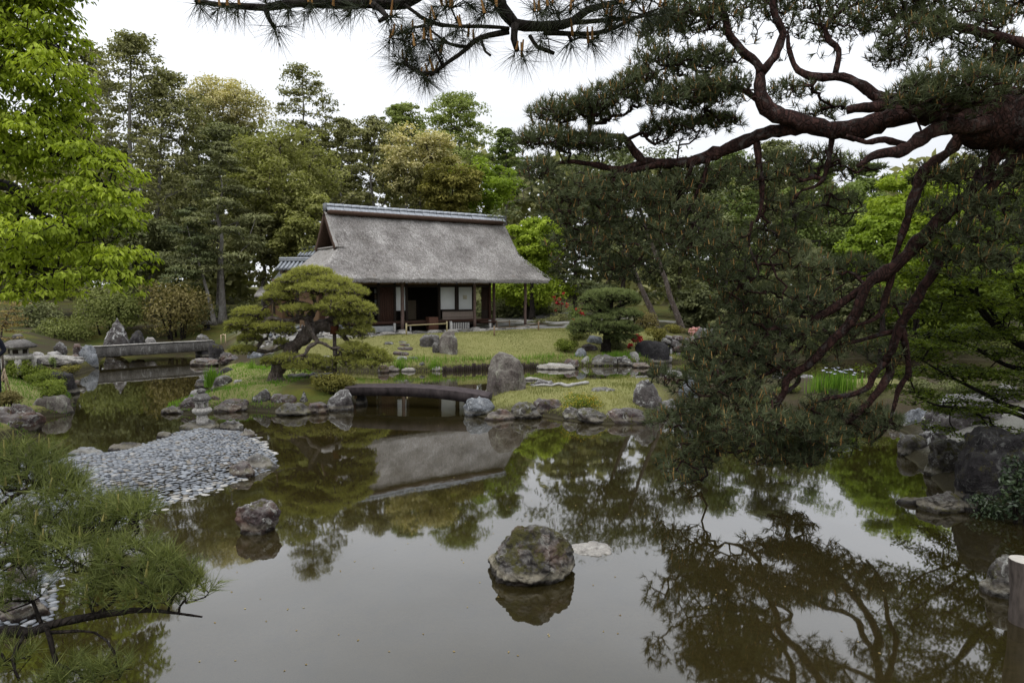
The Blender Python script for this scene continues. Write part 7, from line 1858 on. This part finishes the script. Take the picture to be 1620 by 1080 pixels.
# ------------------------------------------------------------------ irises, reeds, grass
def blades(P, h, w, rng, lean=.35):
    n = len(P); a = rng.uniform(0, 6.28, n); q = rng.normal(0, lean, n)
    d = nrm(np.c_[np.cos(a) * q, np.sin(a) * q, np.ones(n)]) * np.asarray(h).reshape(-1, 1)
    b = rng.uniform(0, 6.28, n); s = np.c_[np.cos(b), np.sin(b), np.zeros(n)] * (np.ones(n) * w / 2)[:, None]
    mid = P + d * .55; tip = P + d + np.c_[np.cos(a), np.sin(a), np.full(n, -.25)] * (np.abs(q) * np.asarray(h) * .5)[:, None]
    V = np.stack([P - s, P + s, mid + s * .75, tip, mid - s * .75], 1).reshape(-1, 3)
    i = np.arange(n)[:, None] * 5
    return V, [(i + np.array([[0, 1, 2, 4]])).reshape(-1, 4), (i + np.array([[4, 2, 3]])).reshape(-1, 3)]
def clump(label, px, yt, yb, wpx, mat, seed, n=160, w=.02, flower=None, nfl=0, name='iris_clump', cat='irises', zb=None, group=None):
    rng = np.random.default_rng(seed)
    b = GT(px, yb); R = wpx / 2 / FPX * b[1]; h = D(px, yt, b[1])[2] - b[2]
    root = empty(name, b, label, cat, group)
    P = b + np.c_[rng.normal(0, R * .45, n), rng.normal(0, R * .25, n) + R * .3, np.full(n, -.03)]
    V, F = blades(P, h * rng.uniform(.65, 1.12, n), w, rng, .14)
    o = mesh('leaves', V, F, M[mat], root, tint=np.concatenate([rng.random(n)] * 2)); o['kind'] = 'stuff'
    if flower:
        for k in range(nfl):
            p = b + [rng.normal(0, R * .42), rng.normal(R * .3, R * .2), 0]; t_ = p + [rng.normal(0, .03), 0, h * rng.uniform(.82, 1.08)]
            V, F = tube(np.array([p, t_]), np.array([.006, .005]), 5); s_ = mesh('stalk', V, F, M[mat], root)
            Pp = np.repeat(t_[None], 6, 0); az = np.arange(6) * 1.05 + rng.random()
            dr = np.c_[np.cos(az), np.sin(az), np.where(np.arange(6) % 2, .9, -.45)]
            rr2 = R_(dr * 3); V, F, kk_ = cards(Pp, nrm(np.c_[-np.cos(az) * .5, -np.sin(az) * .5, np.ones(6)]), .055, .035, rr2, .1, 0, True)
            mesh('flower', V, F, M[flower], s_, tint=rng.random(len(F)))
    return root
clump('clump of irises with pale violet flowers on the right spit', 1330, 586, 622, 84, 'grass_lush', 401, 380, .022, 'iris', 22)
clump('tall bright green leaf clump at the left edge of the pine island', 334, 577, 611, 24, 'grass_lush', 402, 130, .022, name='sedge_clump', cat='grass clump')
clump('thin reed tuft in front of the low rock left of the pine trunk', 397, 562, 583, 10, 'grass_lush', 403, 24, .018, name='sedge_clump', cat='grass clump')
clump('green sedge tuft at the lawn edge right of the round grey rock', 687, 568, 584, 26, 'grass_lush', 404, 160, .018, name='sedge_clump', cat='grass clump')
clump('green sedge tuft at the lawn edge below the pale stepping stone', 632, 568, 586, 26, 'grass_lush', 405, 160, .018, name='sedge_clump', cat='grass clump')
clump('bright grass tuft under the pruned pine above the waterline rocks', 975, 553, 566, 46, 'grass_lush', 406, 240, .018, name='sedge_clump', cat='grass clump')
rng = np.random.default_rng(500)
def scatter(n, x0, x1, y0, y1, want):
    P = np.c_[rng.uniform(x0, x1, n), rng.uniform(y0, y1, n)]
    z, reg, S = heights(P); l, g, m = region_weights(P, z, reg, S)
    k = want(P, z, reg, S, l, g, m)
    return np.c_[P, z][k], l[k], {q: v[k] for q, v in S.items()}
P, l, S = scatter(120000, -12, 8, 25, 36, lambda P, z, r, S, l, g, m: (r == 1) & (l > rng.random(len(P))) & (rng.random(len(P)) < .62))
edge = np.exp(-np.maximum(S['main'], 0) / .35)
V, F = blades(P - [0, 0, .01], (.045 + .1 * edge) * rng.uniform(.7, 1.3, len(P)), .022, rng, .4)
tt = np.clip(.45 + .35 * fbm(P * [.7, .7, 0], 3, 5) + rng.normal(0, .16, len(P)), 0, 1)
o = mesh('lawn_grass', V, F, M['grass'], base=[0, 28, 0], tint=np.concatenate([tt, tt])); props(o, 'short mown grass of the lawn before the tea house', kind='stuff')
P, l, S = scatter(26000, -12, 8, 25.5, 31, lambda P, z, r, S, l, g, m: (r == 1) & (l > .3) & (S['main'] < .75 * (1 + .5 * fbm(np.c_[P * 1.3, P[:, 0] * 0], 2, 66))) & (S['main'] > .03))
V, F = blades(P - [0, 0, .02], rng.uniform(.12, .3, len(P)), .016, rng, .3)
o = mesh('edge_grass', V, F, M['grass_lush'], base=[0, 28, 0], tint=np.concatenate([rng.random(len(P))] * 2)); props(o, 'lush uncut grass along the water edge of the lawn', kind='stuff')
P, l, S = scatter(60000, -10, 7, 15, 26, lambda P, z, r, S, l, g, m: ((r == 2) | (r == 3)) & (l > rng.random(len(P)) * .9) & (np.maximum(S['pine'], S['isle']) > .06))
V, F = blades(P - [0, 0, .01], (.05 + .05 * (fbm(P * [1.5, 1.5, 0], 2, 71) > .1)) * rng.uniform(.7, 1.5, len(P)), .014, rng, .4)
tt = np.clip(.45 + .4 * fbm(P * [.9, .9, 0], 3, 5) + rng.normal(0, .16, len(P)), 0, 1)
isl = P[:, 0] < -5
o = mesh('island_grass', V, F, [M['grass'], M['grass_lush']], base=[0, 18, 0], tint=np.concatenate([tt, tt]), mids=np.concatenate([isl, isl]).astype(int)); props(o, 'fine grass on the two islands', kind='stuff')
P, l, S = scatter(20000, -16, -9, 14, 24, lambda P, z, r, S, l, g, m: (r == 1) & (l > rng.random(len(P))))
V, F = blades(P - [0, 0, .01], .06 * rng.uniform(.7, 1.5, len(P)), .014, rng, .4)
o = mesh('bank_grass', V, F, M['grass_lush'], base=[-12, 18, 0], tint=np.concatenate([rng.random(len(P)) * .6] * 2)); props(o, 'short grass on the left bank among the hedges', kind='stuff')
# reeds at the near left corner of the pebble spit
P = np.array([D(x, y, 9.8) for x, y in zip(rng.uniform(-20, 48, 160), np.full(160, 722))]); P[:, 2] = [max(0, hz(*p[:2])) for p in P]; P += rng.normal(size=P.shape) * [.05, .25, 0]

# ------------------------------------------------------------------ pebbles of the spit
t = NT('pebble'); v = t.obj(); rnd = t.n('ObjectInfo').outputs['Random']; a = t.attr('tint').outputs['Fac']
key = t.math('FRACT', t.math('ADD', a, t.math('MULTIPLY', rnd, 3.71)))
PR = [(0, (.1, .108, .122)), (.25, (.18, .192, .212)), (.5, (.26, .277, .3)), (.68, (.15, .155, .165)), (.8, (.3, .31, .325)), (.9, (.22, .195, .16)), (.96, (.09, .08, .075)), (1, (.38, .37, .355))]
col = t.ramp(key, PR); n1 = t.noise(v, 24, 4, .6)
col = t.mix(t.rng(n1, .3, .7, 0, .45), col, t.mix(1.0, col, (.6, .6, .6), 'MULTIPLY'))
M['pebble'] = t.done(t.bsdf(col, .7, .3, t.bump(n1, .25, .01)))
t = NT('pebble_pale'); v = t.obj(); rnd = t.n('ObjectInfo').outputs['Random']; n1 = t.noise(v, 16, 4, .6)
col = t.mix(rnd, (.26, .25, .23), (.44, .425, .4)); col = t.mix(t.rng(n1, .35, .7, 0, .5), col, (.32, .3, .26))
M['pebble_pale'] = t.done(t.bsdf(col, .75, .3, t.bump(n1, .3, .01)))
spit = empty('pebble_spit', G(270, 740, .1), 'spit of flat blue-grey pebbles running out to the little lantern', 'pebble spit')
poly = LAND['spit']
pts = []
cell = .082
xs = np.arange(-12, -3.4, cell); ys = np.arange(6.0, 15.0, cell * .78)
XX, YY = np.meshgrid(xs, ys); XX = XX + (np.arange(len(ys)) % 2)[:, None] * cell / 2
P = np.c_[XX.ravel(), YY.ravel()] + rng.normal(0, cell * .16, (XX.size, 2))
sdv = sdf(P, poly)
P = P[(sdv > -.12) & (P[:, 0] > -.8 * P[:, 1])]
z, reg, S = heights(P); sdv = S['spit']
dpx = P[:, 0] / P[:, 1] * FPX + 810
vari = []
for k in range(6):
    Vp, Fp = rock_verts(2 if k < 6 else 1, 'round', 700 + k, (1, .7, .35)); vari.append((Vp, Fp))
V1, F1 = ICO[1]
sizes = cell * rng.uniform(.5, .78, len(P)); ang = rng.uniform(-.7, .7, len(P)); asp = rng.uniform(.55, .85, len(P))
fr_vis = (dpx > 215) & (dpx < 450) & (sdv > 0)
score = np.where(fr_vis, sizes / P[:, 1], 0)
pick = np.argsort(-score)[:300]; is_pick = np.zeros(len(P), bool); is_pick[pick] = True
rest = np.where(~is_pick)[0]
ca_, sa_ = np.cos(ang[rest]), np.sin(ang[rest])
Vb = np.repeat(V1[None], len(rest), 0) * (1 + .18 * rng.normal(size=(len(rest), len(V1), 1)).clip(-1, 1))
Vb = Vb * np.stack([sizes[rest], sizes[rest] * asp[rest], sizes[rest] * .32], 1)[:, None]
Vr = np.stack([Vb[:, :, 0] * ca_[:, None] - Vb[:, :, 1] * sa_[:, None], Vb[:, :, 0] * sa_[:, None] + Vb[:, :, 1] * ca_[:, None], Vb[:, :, 2] + rng.normal(0, .3, (len(rest), 1)) * Vb[:, :, 0] * .5], 2)
Vr = Vr + np.c_[P[rest], z[rest] + .012][:, None]
o = mesh('pebbles', Vr.reshape(-1, 3), (np.arange(len(rest))[:, None, None] * len(V1) + F1[None]).reshape(-1, 3), M['pebble'], spit, smooth=True, tint=np.repeat(rng.random(len(rest)), len(F1)))
o['kind'] = 'stuff'
pm = []
for k, (Vp, Fp) in enumerate(vari):
    me_o = mesh('pebble', (Vp - [0, 0, .5]) * np.array([1, .72, .62]) + wloc(spit), Fp, M['pebble'], spit, smooth=True)
    pm.append(me_o.data); bpy.data.objects.remove(me_o)
def pebble(mesh_, p, s, a, name='pebble', mat=None, sz=.5):
    o = bpy.data.objects.new(name, mesh_); COL.objects.link(o); o.parent = spit
    o.location = Vector(tuple(np.asarray(p) - wloc(spit))); o.rotation_euler = (rng.normal(0, .12), rng.normal(0, .12), a); o.scale = (s, s, s * sz)
    if mat:
        o.material_slots[0].link = 'OBJECT'; o.material_slots[0].material = mat
    return o
for i in pick:
    pebble(pm[int(rng.integers(6))], [P[i, 0], P[i, 1], z[i] + .014], sizes[i] * 1.02, ang[i])
# larger pale stones along the water's edge of the spit
E_ = gp([(396, 686), (428, 712), (436, 716)]), gp([(392, 752), (350, 772), (305, 786), (240, 805), (200, 822)])
for seg_ in E_:
    EP, _ = catmull(np.c_[seg_, np.zeros(len(seg_))], [1] * len(seg_), .15)
    for p in EP:
        for k in range(2):
            q = p[:2] + rng.normal(0, .05, 2) + np.array([-.09, .06]) * (k * 1.6 - .3); zz = hz(*q)
            pebble(pm[int(rng.integers(6))], [q[0], q[1], max(zz, -.02) + .02], rng.uniform(.045, .085), rng.uniform(-.6, .6), 'edge_stone', M['pebble_pale'], .45)
# fallen leaves and petals floating on the water
P = np.array([G(x, y, .004) for x, y in zip(rng.uniform(260, 1450, 150), 660 + 400 * rng.random(150) ** 1.3)])
V, F, k = cards(P, nrm([0, 0, 1] + rng.normal(size=P.shape) * .05), .028, .016, rng, 0)
o = mesh('floating_leaves', V, F, M['lf_sap'], base=[0, 8, 0], tint=np.repeat(rng.random(150), k)); props(o, 'scattered tiny leaves floating on the pond', kind='stuff')
# stalk growing on the lone boulder
p = D(877, 838, 7.75); V, F = tube(np.array([p + [0, 0, -.1], p + [.01, 0, .05], p + [0, 0, .15]]), np.array([.004, .003, .002]), 4)
o = mesh('weed_stalk', V, F, M['bark_brown'], base=p); props(o, 'thin dry stalk growing from the top of the lone boulder', 'weed')
